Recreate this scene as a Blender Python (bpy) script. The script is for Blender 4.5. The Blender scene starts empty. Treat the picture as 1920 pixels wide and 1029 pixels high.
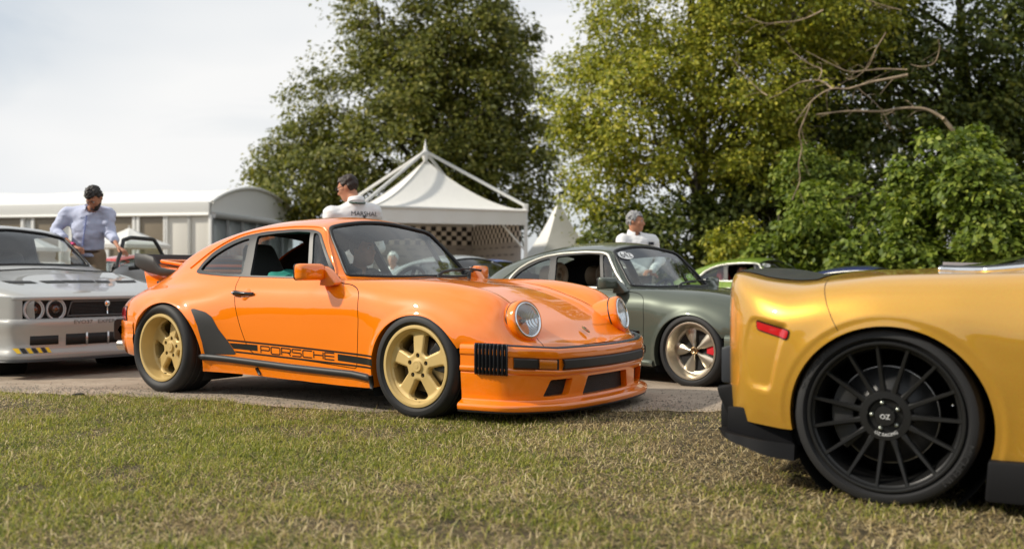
import bpy, bmesh, math, random
import numpy as np
from mathutils import Vector, Matrix
from mathutils.bvhtree import BVHTree

# ------------------------------------------------------------------ camera, sky, sun, exposure
scene = bpy.context.scene
col = scene.collection
R = math.radians

cam_data = bpy.data.cameras.new('camera')
cam = bpy.data.objects.new('camera', cam_data)
col.objects.link(cam)
cam.location = (0.0, 0.0, 0.82)
cam.rotation_euler = (R(90), 0, 0)
cam_data.sensor_width = 36.0
cam_data.lens = 36.0 * 1874.0 / 1920.0
cam_data.clip_start = 0.05
cam_data.clip_end = 3000.0
cam_data.dof.use_dof = True
cam_data.dof.focus_distance = 5.9
cam_data.dof.aperture_fstop = 1.9
cam_data.dof.aperture_blades = 9
scene.camera = cam

SUN_EL, SUN_AZ = 36.0, -100.0      # azimuth measured from +Y (view direction) towards +X
world = bpy.data.worlds.new('World')
scene.world = world
world.use_nodes = True
wn, wl = world.node_tree.nodes, world.node_tree.links
wn.clear()
w_out = wn.new('ShaderNodeOutputWorld')
w_bg = wn.new('ShaderNodeBackground'); w_bg.inputs['Strength'].default_value = 0.12
sky = wn.new('ShaderNodeTexSky'); sky.sky_type = 'NISHITA'; sky.sun_disc = False
sky.sun_elevation = R(SUN_EL); sky.sun_rotation = R(SUN_AZ)
sky.air_density = 1.0; sky.dust_density = 1.6; sky.ozone_density = 1.0
tc = wn.new('ShaderNodeTexCoord')
mp = wn.new('ShaderNodeMapping'); mp.inputs['Scale'].default_value = (1.0, 1.0, 3.4)
mp.inputs['Rotation'].default_value = (0, R(9), 0)
cn = wn.new('ShaderNodeTexNoise'); cn.inputs['Scale'].default_value = 2.1; cn.inputs['Detail'].default_value = 7.0
cn.inputs['Roughness'].default_value = 0.52; cn.inputs['Distortion'].default_value = 0.5
cr = wn.new('ShaderNodeValToRGB')
cr.color_ramp.elements[0].position = 0.33; cr.color_ramp.elements[0].color = (0.62, 0.62, 0.62, 1)
cr.color_ramp.elements[1].position = 0.55; cr.color_ramp.elements[1].color = (1, 1, 1, 1)
cn2 = wn.new('ShaderNodeTexNoise'); cn2.inputs['Scale'].default_value = 1.1; cn2.inputs['Detail'].default_value = 4.0
cc = wn.new('ShaderNodeValToRGB')
cc.color_ramp.elements[0].position = 0.36; cc.color_ramp.elements[0].color = (5.5, 6.0, 6.5, 1)
cc.color_ramp.elements[1].position = 0.62; cc.color_ramp.elements[1].color = (7.9, 7.9, 7.85, 1)
mx = wn.new('ShaderNodeMixRGB')
wl.new(tc.outputs['Generated'], mp.inputs['Vector'])
wl.new(mp.outputs['Vector'], cn.inputs['Vector'])
wl.new(mp.outputs['Vector'], cn2.inputs['Vector'])
wl.new(cn.outputs['Fac'], cr.inputs['Fac'])
wl.new(cn2.outputs['Fac'], cc.inputs['Fac'])
wl.new(cr.outputs['Color'], mx.inputs['Fac'])
wl.new(sky.outputs['Color'], mx.inputs['Color1'])
wl.new(cc.outputs['Color'], mx.inputs['Color2'])
wl.new(mx.outputs['Color'], w_bg.inputs['Color'])
wl.new(w_bg.outputs['Background'], w_out.inputs['Surface'])

sun_data = bpy.data.lights.new('sun', 'SUN')
sun_data.energy = 4.2
sun_data.angle = R(2.5)
sun_data.color = (1.0, 0.92, 0.79)
sun = bpy.data.objects.new('sun', sun_data)
col.objects.link(sun)
_sd = Vector((math.sin(R(SUN_AZ)) * math.cos(R(SUN_EL)), math.cos(R(SUN_AZ)) * math.cos(R(SUN_EL)), math.sin(R(SUN_EL))))
sun.rotation_euler = _sd.to_track_quat('Z', 'Y').to_euler()
sun.location = _sd * 60

scene.view_settings.view_transform = 'Standard'
scene.view_settings.look = 'None'
scene.view_settings.exposure = 0.0
scene.view_settings.gamma = 1.0
scene.view_settings.use_curve_mapping = False
scene.cycles.use_denoising = True
scene.cycles.max_bounces = 9
scene.cycles.transparent_max_bounces = 24
scene.cycles.caustics_reflective = False
scene.cycles.caustics_refractive = False
scene.cycles.sample_clamp_indirect = 6.0
# ------------------------------------------------------------------ tools
rng = np.random.default_rng(7)
FX, CX, CY, CH = 1874.0, 960.0, 514.5, 0.82
def at(u, v, Y):
    """a point seen at photograph position (u, v) that stands Y metres down the view"""
    return np.array([(u - CX) / FX * Y, Y, CH + (CY - v) / FX * Y])

MATS = {}
def mat(name, color, rough=0.5, metal=0.0, coat=0.0, coat_rough=0.03, spec=0.5, emit=None, alpha=None, trans=0.0, ior=1.45, sheen=0.0):
    if name in MATS: return MATS[name]
    m = bpy.data.materials.new(name); m.use_nodes = True
    b = m.node_tree.nodes['Principled BSDF']
    b.inputs['Base Color'].default_value = (*color, 1)
    b.inputs['Roughness'].default_value = rough
    b.inputs['Metallic'].default_value = metal
    b.inputs['Coat Weight'].default_value = coat
    b.inputs['Coat Roughness'].default_value = coat_rough
    b.inputs['Specular IOR Level'].default_value = spec
    b.inputs['Transmission Weight'].default_value = trans
    b.inputs['IOR'].default_value = ior
    b.inputs['Sheen Weight'].default_value = sheen
    if emit: b.inputs['Emission Color'].default_value = (*emit[0], 1); b.inputs['Emission Strength'].default_value = emit[1]
    MATS[name] = m
    return m
def bsdf(m): return m.node_tree.nodes['Principled BSDF']
def noise_color(m, c1, c2, scale=8.0, detail=5.0, lo=0.35, hi=0.65, coord='Object', rough=0.6, stretch=None):
    n, l = m.node_tree.nodes, m.node_tree.links
    t = n.new('ShaderNodeTexCoord'); k = n.new('ShaderNodeTexNoise'); r = n.new('ShaderNodeValToRGB')
    k.inputs['Scale'].default_value = scale; k.inputs['Detail'].default_value = detail; k.inputs['Roughness'].default_value = rough
    r.color_ramp.elements[0].position = lo; r.color_ramp.elements[0].color = (*c1, 1)
    r.color_ramp.elements[1].position = hi; r.color_ramp.elements[1].color = (*c2, 1)
    if stretch:
        mp_ = n.new('ShaderNodeMapping'); mp_.inputs['Scale'].default_value = stretch
        l.new(t.outputs[coord], mp_.inputs['Vector']); l.new(mp_.outputs['Vector'], k.inputs['Vector'])
    else: l.new(t.outputs[coord], k.inputs['Vector'])
    l.new(k.outputs['Fac'], r.inputs['Fac']); l.new(r.outputs['Color'], bsdf(m).inputs['Base Color'])
    return k, r
def add_bump(m, scale=40.0, strength=0.3, dist=0.01, detail=4.0, coord='Object', voronoi=False, stretch=None):
    n, l = m.node_tree.nodes, m.node_tree.links
    t = n.new('ShaderNodeTexCoord')
    k = n.new('ShaderNodeTexVoronoi' if voronoi else 'ShaderNodeTexNoise'); k.inputs['Scale'].default_value = scale
    if not voronoi: k.inputs['Detail'].default_value = detail
    b = n.new('ShaderNodeBump'); b.inputs['Strength'].default_value = strength; b.inputs['Distance'].default_value = dist
    if stretch:
        mp_ = n.new('ShaderNodeMapping'); mp_.inputs['Scale'].default_value = stretch
        l.new(t.outputs[coord], mp_.inputs['Vector']); l.new(mp_.outputs['Vector'], k.inputs['Vector'])
    else: l.new(t.outputs[coord], k.inputs['Vector'])
    l.new(k.outputs[0], b.inputs['Height']); l.new(b.outputs['Normal'], bsdf(m).inputs['Normal'])
def glass_mat(name, tint=(0.75, 0.85, 0.82), refl_rough=0.0, fac=None):
    """thin window glass: clear with a mirror-like skin that grows towards grazing angles"""
    if name in MATS: return MATS[name]
    m = bpy.data.materials.new(name); m.use_nodes = True
    n, l = m.node_tree.nodes, m.node_tree.links; n.clear()
    o = n.new('ShaderNodeOutputMaterial'); t = n.new('ShaderNodeBsdfTransparent'); g = n.new('ShaderNodeBsdfGlossy')
    f = n.new('ShaderNodeLayerWeight'); x = n.new('ShaderNodeMixShader'); f.inputs['Blend'].default_value = .5
    t.inputs['Color'].default_value = (*tint, 1); g.inputs['Roughness'].default_value = refl_rough
    f0 = (((fac or 1.7) - 1) / ((fac or 1.7) + 1)) ** 2 * 1.8          # two faces of the pane
    p = n.new('ShaderNodeMath'); p.operation = 'POWER'; p.inputs[1].default_value = 4.0
    q = n.new('ShaderNodeMath'); q.operation = 'MULTIPLY_ADD'; q.inputs[1].default_value = 1 - f0; q.inputs[2].default_value = f0
    l.new(f.outputs['Facing'], p.inputs[0]); l.new(p.outputs[0], q.inputs[0])
    l.new(q.outputs[0], x.inputs[0]); l.new(t.outputs[0], x.inputs[1]); l.new(g.outputs[0], x.inputs[2]); l.new(x.outputs[0], o.inputs['Surface'])
    MATS[name] = m
    return m

class Surf:
    def __init__(s, V, F, N=None):
        s.V = np.asarray(V, float).reshape(-1, 3); s.F = np.asarray(F, int).reshape(-1, 3)
        s.N = vnormals(s.V, s.F) if N is None else np.asarray(N, float)
    def copy(s): return Surf(s.V.copy(), s.F.copy(), s.N.copy())
def vnormals(V, F):
    N = np.zeros_like(V)
    if len(F):
        fn = np.cross(V[F[:, 1]] - V[F[:, 0]], V[F[:, 2]] - V[F[:, 0]])
        for k in range(3): np.add.at(N, F[:, k], fn)
    L = np.linalg.norm(N, axis=1, keepdims=True); L[L == 0] = 1
    return N / L
def grid_faces(nu, nv, cu=False, cv=False, flip=False):
    iu = np.arange(nu if cu else nu - 1); iv = np.arange(nv if cv else nv - 1)
    a, b = np.meshgrid(iu, iv, indexing='ij'); a = a.ravel(); b = b.ravel()
    a2 = (a + 1) % nu; b2 = (b + 1) % nv
    i00, i10, i11, i01 = a * nv + b, a2 * nv + b, a2 * nv + b2, a * nv + b2
    F = np.concatenate([np.stack([i00, i10, i11], 1), np.stack([i00, i11, i01], 1)])
    return F[:, ::-1] if flip else F
def grid(P, cu=False, cv=False, flip=False):
    nu, nv = P.shape[:2]
    return Surf(P.reshape(-1, 3), grid_faces(nu, nv, cu, cv, flip))
def compact(V, F, N):
    u, inv = np.unique(F.ravel(), return_inverse=True)
    return Surf(V[u], inv.reshape(-1, 3), N[u])
def split(s, d):
    """cut a triangle surface along d = 0: (part with d < 0, part with d > 0)"""
    d = np.where(np.abs(d) < 1e-9, 1e-9, d)
    neg = d < 0
    c = neg[s.F].sum(1)
    Fin, Fout = [s.F[c == 3]], [s.F[c == 0]]
    V, N = s.V, s.N
    mixed = s.F[(c == 1) | (c == 2)]
    if len(mixed):
        mc = neg[mixed].sum(1)
        lone_neg = mc == 1
        k = np.where(lone_neg, np.argmax(neg[mixed], 1), np.argmax(~neg[mixed], 1))
        r = np.arange(len(mixed))
        A, B, C = mixed[r, k], mixed[r, (k + 1) % 3], mixed[r, (k + 2) % 3]
        e = np.sort(np.concatenate([np.stack([A, B], 1), np.stack([A, C], 1)]), 1)
        key = e[:, 0] * (len(V) + 1) + e[:, 1]
        uk, first, inv = np.unique(key, return_index=True, return_inverse=True)
        e0, e1 = e[first, 0], e[first, 1]
        t = (d[e0] / (d[e0] - d[e1]))[:, None]
        nV = V[e0] * (1 - t) + V[e1] * t
        nN = N[e0] * (1 - t) + N[e1] * t; nN /= np.maximum(np.linalg.norm(nN, axis=1, keepdims=True), 1e-9)
        base = len(V); V = np.concatenate([V, nV]); N = np.concatenate([N, nN])
        m = len(mixed); AB = base + inv[:m]; AC = base + inv[m:]
        T = np.stack([A, AB, AC], 1); Q1 = np.stack([AB, B, C], 1); Q2 = np.stack([AB, C, AC], 1)
        Fin += [T[lone_neg], Q1[~lone_neg], Q2[~lone_neg]]
        Fout += [T[~lone_neg], Q1[lone_neg], Q2[lone_neg]]
    return compact(V, np.concatenate(Fin), N), compact(V, np.concatenate(Fout), N)
def offset(s, d): return Surf(s.V + s.N * d, s.F, s.N)
def flip(s): return Surf(s.V, s.F[:, ::-1], -s.N)
def mirror(s): 
    k = np.array([1, -1, 1.0]); return Surf(s.V * k, s.F[:, ::-1], s.N * k)
def join(*ss):
    ss = [s for s in ss if s is not None and len(s.F)]
    V, F, N, o = [], [], [], 0
    for s in ss: V.append(s.V); F.append(s.F + o); N.append(s.N); o += len(s.V)
    return Surf(np.concatenate(V), np.concatenate(F), np.concatenate(N))
def border_edges(s):
    e = np.concatenate([s.F[:, [0, 1]], s.F[:, [1, 2]], s.F[:, [2, 0]]])
    k = np.sort(e, 1); key = k[:, 0] * (len(s.V) + 1) + k[:, 1]
    _, inv, cnt = np.unique(key, return_inverse=True, return_counts=True)
    return e[cnt[inv] == 1]
def loops(s, weld=True):
    """ordered border loops as point arrays"""
    e = border_edges(s); nx = {int(a): int(b) for a, b in e}; out = []
    while nx:
        a = next(iter(nx)); lp = [a]; b = nx.pop(a)
        while b in nx: lp.append(b); b = nx.pop(b)
        lp.append(b)
        out.append(s.V[lp])
    return sorted(out, key=len, reverse=True)
def skirt(s, vec_fn, mask=None):
    """strip hanging from the border: vec_fn(V, N) gives where each border vertex goes"""
    e = border_edges(s)
    if mask is not None:
        ok = mask(s.V); e = e[ok[e[:, 0]] & ok[e[:, 1]]]
    if not len(e): return None
    W = s.V + vec_fn(s.V, s.N)
    V = np.concatenate([s.V, W]); n = len(s.V)
    F = np.concatenate([np.stack([e[:, 1], e[:, 0], e[:, 0] + n], 1), np.stack([e[:, 1], e[:, 0] + n, e[:, 1] + n], 1)])
    u, inv = np.unique(F.ravel(), return_inverse=True)
    return Surf(V[u], inv.reshape(-1, 3))
def solid(s, t):
    """a sheet given thickness t inwards, with its edges closed"""
    inner = flip(offset(s, -t))
    return join(s, inner, skirt(s, lambda V, N: -N * t))

def poly_sd(px, py, poly):
    """signed distance of points to a closed polygon (negative inside)"""
    poly = np.asarray(poly, float); n = len(poly)
    d = np.full(px.shape, 1e9); inside = np.zeros(px.shape, bool)
    for i in range(n):
        a, b = poly[i], poly[(i + 1) % n]
        ex, ey = b - a; wx, wy = px - a[0], py - a[1]
        t = np.clip((wx * ex + wy * ey) / (ex * ex + ey * ey + 1e-12), 0, 1)
        d = np.minimum(d, (wx - ex * t) ** 2 + (wy - ey * t) ** 2)
        c = ((a[1] > py) != (b[1] > py)) & (px < (b[0] - a[0]) * (py - a[1]) / (b[1] - a[1] + 1e-15) + a[0])
        inside ^= c
    d = np.sqrt(d)
    return np.where(inside, -d, d)
def round_poly(poly, r, n=5):
    """corners of a polygon rounded with radius r (one value or one for each corner)"""
    poly = [np.array(p, float) for p in poly]; out = []; m = len(poly)
    rs = r if hasattr(r, '__len__') else [r] * m
    for i in range(m):
        p, a, b = poly[i], poly[i - 1], poly[(i + 1) % m]
        la, lb = np.linalg.norm(a - p), np.linalg.norm(b - p)
        q = min(rs[i], la * .49, lb * .49)
        p0, p1 = p + (a - p) / la * q, p + (b - p) / lb * q
        for t in np.linspace(0, 1, n): out.append((1 - t) ** 2 * p0 + 2 * t * (1 - t) * p + t * t * p1)
    return np.array(out)
def resample(P, n, closed=False):
    P = np.asarray(P, float)
    if closed: P = np.vstack([P, P[:1]])
    L = np.r_[0, np.cumsum(np.linalg.norm(np.diff(P, axis=0), axis=1))]
    t = np.linspace(0, L[-1], n + 1)[:-1] if closed else np.linspace(0, L[-1], n)
    return np.stack([np.interp(t, L, P[:, k]) for k in range(P.shape[1])], 1)
def pchip(xk, yk, x):
    xk, yk = np.asarray(xk, float), np.asarray(yk, float)
    h = np.diff(xk); dl = np.diff(yk) / h
    d = np.zeros_like(yk)
    if len(xk) == 2: d[:] = dl[0]
    else:
        w1, w2 = 2 * h[1:] + h[:-1], h[1:] + 2 * h[:-1]
        ok = dl[:-1] * dl[1:] > 0
        with np.errstate(divide='ignore', invalid='ignore'):
            d[1:-1] = np.where(ok, (w1 + w2) / (w1 / dl[:-1] + w2 / dl[1:]), 0)
        d[0], d[-1] = dl[0], dl[-1]
    i = np.clip(np.searchsorted(xk, x) - 1, 0, len(xk) - 2)
    t = (x - xk[i]) / h[i]
    t = np.clip(t, 0, 1)
    return ((1 + 2 * t) * (1 - t) ** 2 * yk[i] + t * (1 - t) ** 2 * h[i] * d[i] + t * t * (3 - 2 * t) * yk[i + 1] + t * t * (t - 1) * h[i] * d[i + 1])
def catmull(P, n):
    """centripetal-like smooth curve through the points P (..., k, dim) sampled n times along axis -2"""
    k = P.shape[-2]
    t = np.linspace(0, k - 1, n); i = np.clip(t.astype(int), 0, k - 2); f = (t - i)[:, None]
    g = lambda j: P[..., np.clip(j, 0, k - 1), :]
    p0, p1, p2, p3 = g(i - 1), g(i), g(i + 1), g(i + 2)
    return 0.5 * (2 * p1 + (p2 - p0) * f + (2 * p0 - 5 * p1 + 4 * p2 - p3) * f ** 2 + (3 * p1 - p0 - 3 * p2 + p3) * f ** 3)
def tube(P, r, n=8, closed=False, cap=True, flat=None, up=None):
    """round bar along the points P; r one radius or one for each point; flat squeezes it across 'up'"""
    P = np.asarray(P, float); m = len(P)
    r = np.broadcast_to(np.asarray(r, float), (m,))
    T = np.roll(P, -1, 0) - np.roll(P, 1, 0) if closed else np.gradient(P, axis=0)
    T /= np.maximum(np.linalg.norm(T, axis=1, keepdims=True), 1e-12)
    u0 = np.array(up if up is not None else (0, 0, 1.0))
    if up is None and abs(T[0] @ u0) > .9: u0 = np.array([1.0, 0, 0])
    A = np.zeros_like(P); a = u0
    for i in range(m):
        if up is not None: a = np.array(up, float)
        a = a - T[i] * (a @ T[i]); a = a / max(np.linalg.norm(a), 1e-9); A[i] = a
    B = np.cross(T, A)
    th = np.linspace(0, 2 * np.pi, n, endpoint=False)
    fl = 1.0 if flat is None else flat
    ring = P[:, None] + r[:, None, None] * (np.cos(th)[None, :, None] * A[:, None] * fl + np.sin(th)[None, :, None] * B[:, None])
    s = grid(ring, cu=closed, cv=True, flip=True)
    if cap and not closed:
        V = np.concatenate([s.V, P[:1], P[-1:]]); a0 = m * n
        i = np.arange(n); j = (i + 1) % n
        F = np.concatenate([s.F, np.stack([np.full(n, a0), i, j], 1), np.stack([np.full(n, a0 + 1), (m - 1) * n + j, (m - 1) * n + i], 1)])
        s = Surf(V, F)
    return s
def lathe(prof, n=48, axis='y', a0=0, a1=2 * np.pi):
    """profile of (radius, height) turned round an axis"""
    prof = np.asarray(prof, float); full = abs(a1 - a0 - 2 * np.pi) < 1e-6
    th = np.linspace(a0, a1, n, endpoint=not full)
    r, h = prof[:, 0], prof[:, 1]
    c, s_ = np.cos(th)[:, None] * r, np.sin(th)[:, None] * r; H = np.broadcast_to(h, c.shape)
    P = {'y': np.stack([c, H, s_], 2), 'z': np.stack([c, s_, H], 2), 'x': np.stack([H, c, s_], 2)}[axis]
    return grid(P, cu=full, flip=(axis != 'y'))
def box(c, size, bev=0.0, rot=None):
    """box with chamfered edges as a Surf"""
    bm = bmesh.new(); bmesh.ops.create_cube(bm, size=1.0)
    bmesh.ops.scale(bm, vec=Vector(size), verts=bm.verts)
    if bev: bmesh.ops.bevel(bm, geom=bm.edges[:], offset=bev, segments=2, affect='EDGES', profile=.6)
    if rot is not None: bmesh.ops.rotate(bm, cent=(0, 0, 0), matrix=rot, verts=bm.verts)
    bmesh.ops.translate(bm, vec=Vector(c), verts=bm.verts)
    bmesh.ops.triangulate(bm, faces=bm.faces[:])
    bm.verts.ensure_lookup_table(); bm.verts.index_update()
    V = np.array([v.co[:] for v in bm.verts]); F = np.array([[v.index for v in f.verts] for f in bm.faces]); bm.free()
    return Surf(V, F)
def prism(poly, d0, d1, plane='xz', bev=0.0):
    """closed plate: polygon in a plane, pushed from d0 to d1 along the remaining axis"""
    poly = np.asarray(poly, float)
    ax = {'xz': (0, 2, 1), 'yz': (1, 2, 0), 'xy': (0, 1, 2)}[plane]
    area = 0.5 * np.sum(poly[:, 0] * np.roll(poly[:, 1], -1) - np.roll(poly[:, 0], -1) * poly[:, 1])
    if area < 0: poly = poly[::-1]
    bm = bmesh.new(); vs = []
    for d in (d0, d1):
        row = []
        for p in poly:
            v = [0, 0, 0]; v[ax[0]] = p[0]; v[ax[1]] = p[1]; v[ax[2]] = d; row.append(bm.verts.new(v))
        vs.append(row)
    n = len(poly)
    bm.faces.new(vs[0]); bm.faces.new(vs[1])
    for i in range(n): bm.faces.new((vs[0][i], vs[0][(i + 1) % n], vs[1][(i + 1) % n], vs[1][i]))
    bmesh.ops.recalc_face_normals(bm, faces=bm.faces[:])
    if bev: bmesh.ops.bevel(bm, geom=[e for e in bm.edges if e.calc_face_angle(0) > .6], offset=bev, segments=2, affect='EDGES', profile=.6)
    bmesh.ops.triangulate(bm, faces=bm.faces[:]); bm.verts.index_update()
    V = np.array([v.co[:] for v in bm.verts]); F = np.array([[v.index for v in f.verts] for f in bm.faces]); bm.free()
    return Surf(V, F)
def xform(s, rotz=0.0, loc=(0, 0, 0), mat3=None, scale=1.0):
    M = np.array([[math.cos(rotz), -math.sin(rotz), 0], [math.sin(rotz), math.cos(rotz), 0], [0, 0, 1.0]]) if mat3 is None else np.asarray(mat3, float)
    return Surf((s.V * scale) @ M.T + np.array(loc), s.F, s.N @ M.T)
def frame(normal, up=(0, 0, 1)):
    """matrix whose columns are right, normal(y), up : maps a thing built facing -y ... to face 'normal' along +y"""
    n = np.array(normal, float); n /= np.linalg.norm(n); u = np.array(up, float); u -= n * (u @ n); u /= np.linalg.norm(u)
    return np.stack([np.cross(n, u), n, u], 1)

def link_mesh(name, V, F, m=None, parent=None, smooth=True, normals=None):
    me = bpy.data.meshes.new(name)
    V = np.ascontiguousarray(V, dtype=np.float32); F = np.ascontiguousarray(F, dtype=np.int32); k = F.shape[1]
    me.vertices.add(len(V)); me.vertices.foreach_set('co', V.ravel())
    me.loops.add(F.size); me.loops.foreach_set('vertex_index', F.ravel())
    me.polygons.add(len(F)); me.polygons.foreach_set('loop_start', np.arange(0, F.size, k, dtype=np.int32))
    me.update(calc_edges=True)
    if smooth: me.polygons.foreach_set('use_smooth', np.ones(len(F), bool))
    if normals is not None: me.normals_split_custom_set_from_vertices(normals.astype(np.float32))
    if m is not None: me.materials.append(m)
    o = bpy.data.objects.new(name, me); col.objects.link(o)
    if parent is not None: o.parent = parent
    return o
def put(name, s, m, parent=None, smooth=True, keep=False, angle=None, label=None):
    """link a Surf as one mesh object; keep = use the surface's own normals, angle = split shading at sharp edges"""
    o = link_mesh(name, s.V, s.F, m, parent, smooth, s.N if keep else None)
    if angle is not None and not keep: sharp(o, angle)
    if label: o['label'] = label
    return o
def sharp(o, deg=35):
    me = o.data; bm = bmesh.new(); bm.from_mesh(me)
    bmesh.ops.remove_doubles(bm, verts=bm.verts[:], dist=1e-5)
    c = R(deg)
    for e in bm.edges: e.smooth = not (len(e.link_faces) == 2 and e.calc_face_angle(0) > c)
    bm.to_mesh(me); bm.free()
    return o
def empty(name, loc=(0, 0, 0), rz=0.0):
    o = bpy.data.objects.new(name, None); col.objects.link(o); o.empty_display_size = .1
    o.location = loc; o.rotation_euler = (0, 0, rz)
    return o
def tag(o, label=None, cat=None, group=None, kind=None):
    if label: o['label'] = label
    if cat: o['category'] = cat
    if group: o['group'] = group
    if kind: o['kind'] = kind
    return o
def copy_tree(o, parent=None):
    c = o.copy(); col.objects.link(c); c.parent = parent
    for ch in list(o.children): copy_tree(ch, c)
    return c
def vnoise(P, freq, seed=0):
    """smooth 3-D value noise in -1..1 for arrays of points"""
    P = np.asarray(P, float) * freq; i = np.floor(P).astype(np.int64); f = P - i; f = f * f * (3 - 2 * f)
    def h(a, b, c):
        n = (a * 374761393 + b * 668265263 + c * 2147483647 + seed * 974711) & 0xffffffff
        n = ((n ^ (n >> 13)) * 1274126177) & 0xffffffff
        return ((n ^ (n >> 16)) & 0xffff) / 32767.5 - 1
    r = 0
    for dx in (0, 1):
        for dy in (0, 1):
            for dz in (0, 1):
                w = (f[..., 0] if dx else 1 - f[..., 0]) * (f[..., 1] if dy else 1 - f[..., 1]) * (f[..., 2] if dz else 1 - f[..., 2])
                r = r + w * h(i[..., 0] + dx, i[..., 1] + dy, i[..., 2] + dz)
    return r
# ------------------------------------------------------------------ ground, road, grass
def sstep(a, b, x):
    t = np.clip((x - a) / (b - a), 0, 1); return t * t * (3 - 2 * t)
ROAD_DROP = .055
def ground_z(X, Y):
    X, Y = np.asarray(X, float), np.asarray(Y, float)
    P = np.stack([X, Y, np.zeros_like(X + Y)], -1)
    near = np.clip((30 - np.hypot(X, Y)) / 20, 0, 1)
    return -ROAD_DROP * sstep(6.9, 7.9, Y) + near * (.006 * vnoise(P, 1.3, 3) + .004 * vnoise(P, 3.1, 4)) * sstep(6.6, 5.9, Y)
def verge_edge(X):
    e = np.interp(X, [-9, -3.7, -2.7, -1.9, -1.3, -.83, 0, .82, 1.3, 2.5, 6, 12], [8.6, 7.0, 6.70, 6.38, 6.14, 6.02, 5.95, 5.90, 5.97, 6.0, 6.1, 6.6])
    return e
def edge_wobble(X):
    P = np.stack([X, X * 0 + 1.7, X * 0], -1)
    return .09 * vnoise(P, 2.2, 11) + .055 * vnoise(P, 6.0, 12) + .03 * vnoise(P, 19.0, 13)
def sheet(xs, ys, dz=0.0):
    X, Y = np.meshgrid(xs, ys, indexing='ij')
    return grid(np.stack([X, Y, ground_z(X, Y) + dz], 2))
xs = np.unique(np.concatenate([np.linspace(-400, -12, 24), np.linspace(-12, 12, 130), np.linspace(12, 400, 24)]))
ys = np.unique(np.concatenate([np.linspace(-400, -4, 16), np.linspace(-4, 12, 90), np.linspace(12, 900, 30)]))
soil = mat('verge_soil', (.13, .10, .05), .95)
noise_color(soil, (.030, .024, .011), (.115, .085, .042), 7.0, 9.0, .35, .72)
add_bump(soil, 60, .6, .02)
tag(put('ground', sheet(xs, ys), soil), kind='structure')
# road: worn tan tarmac whose near edge frays under the grass
xr = np.linspace(-16, 16, 700)
e = verge_edge(xr) + edge_wobble(xr)
rows = np.concatenate([[0, .03, .1, .2, .4], np.linspace(.7, 2.6, 9), [4, 7, 12, 20]])
Yr = e[:, None] + rows[None, :]
Pr = np.stack([np.broadcast_to(xr[:, None], Yr.shape), Yr, ground_z(np.broadcast_to(xr[:, None], Yr.shape), Yr) + .005], 2)
tar = mat('road_tarmac', (.25, .21, .17), .88)
kk, rr_ = noise_color(tar, (.29, .225, .165), (.47, .385, .295), 3.2, 9.0, .32, .68, rough=.72)
add_bump(tar, 130, .75, .012, detail=6)
tag(put('road', grid(Pr), tar), kind='structure')
# loose grit along the road edge
def scatter_grit(n):
    X = rng.uniform(-4.6, 3.4, n); Y = verge_edge(X) + edge_wobble(X) + np.abs(rng.normal(.05, .45, n)); s = rng.uniform(.0015, .006, n) * rng.choice([1, 1, 1, 2], n)
    Z = ground_z(X, Y) + .006
    t = np.array([(1, 0, 0), (-.6, .8, 0), (-.5, -.7, 0), (.1, .1, .8)]); F0 = np.array([(0, 1, 3), (1, 2, 3), (2, 0, 3)])
    a = rng.uniform(0, 6.28, n); ca, sa = np.cos(a), np.sin(a)
    V = np.stack([t[None, :, 0] * ca[:, None] - t[None, :, 1] * sa[:, None], t[None, :, 0] * sa[:, None] + t[None, :, 1] * ca[:, None], np.broadcast_to(t[None, :, 2], (n, 4))], 2) * s[:, None, None] + np.stack([X, Y, Z], 1)[:, None]
    return V.reshape(-1, 3), (F0[None] + 4 * np.arange(n)[:, None, None]).reshape(-1, 3)
gm = mat('grit', (.22, .19, .15), .9)
V, F = scatter_grit(9000)
tag(link_mesh('road_grit', V, F, gm, smooth=False), 'fine grit and crumbs scattered over the tan road', 'grit', kind='stuff')

def island_color(m, stops, patch=None):
    """each blade or leaf takes its own colour from the ramp; patch = (scale, amount) shifts whole areas"""
    n, l = m.node_tree.nodes, m.node_tree.links
    g = n.new('ShaderNodeNewGeometry'); r = n.new('ShaderNodeValToRGB')
    els = r.color_ramp.elements
    while len(els) < len(stops): els.new(.5)
    for e_, (p, c) in zip(els, stops): e_.position = p; e_.color = (*c, 1)
    if patch:
        t = n.new('ShaderNodeTexCoord'); k = n.new('ShaderNodeTexNoise'); k.inputs['Scale'].default_value = patch[0]; k.inputs['Detail'].default_value = 3.0
        a = n.new('ShaderNodeMath'); a.operation = 'MULTIPLY_ADD'; a.inputs[1].default_value = patch[1]; a.inputs[2].default_value = -.5 * patch[1]
        b = n.new('ShaderNodeMath'); b.operation = 'ADD'; b.use_clamp = True
        l.new(t.outputs['Object'], k.inputs['Vector']); l.new(k.outputs['Fac'], a.inputs[0]); l.new(a.outputs[0], b.inputs[0]); l.new(g.outputs['Random Per Island'], b.inputs[1])
        l.new(b.outputs[0], r.inputs['Fac'])
    else: l.new(g.outputs['Random Per Island'], r.inputs['Fac'])
    l.new(r.outputs['Color'], bsdf(m).inputs['Base Color'])
    return r
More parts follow.
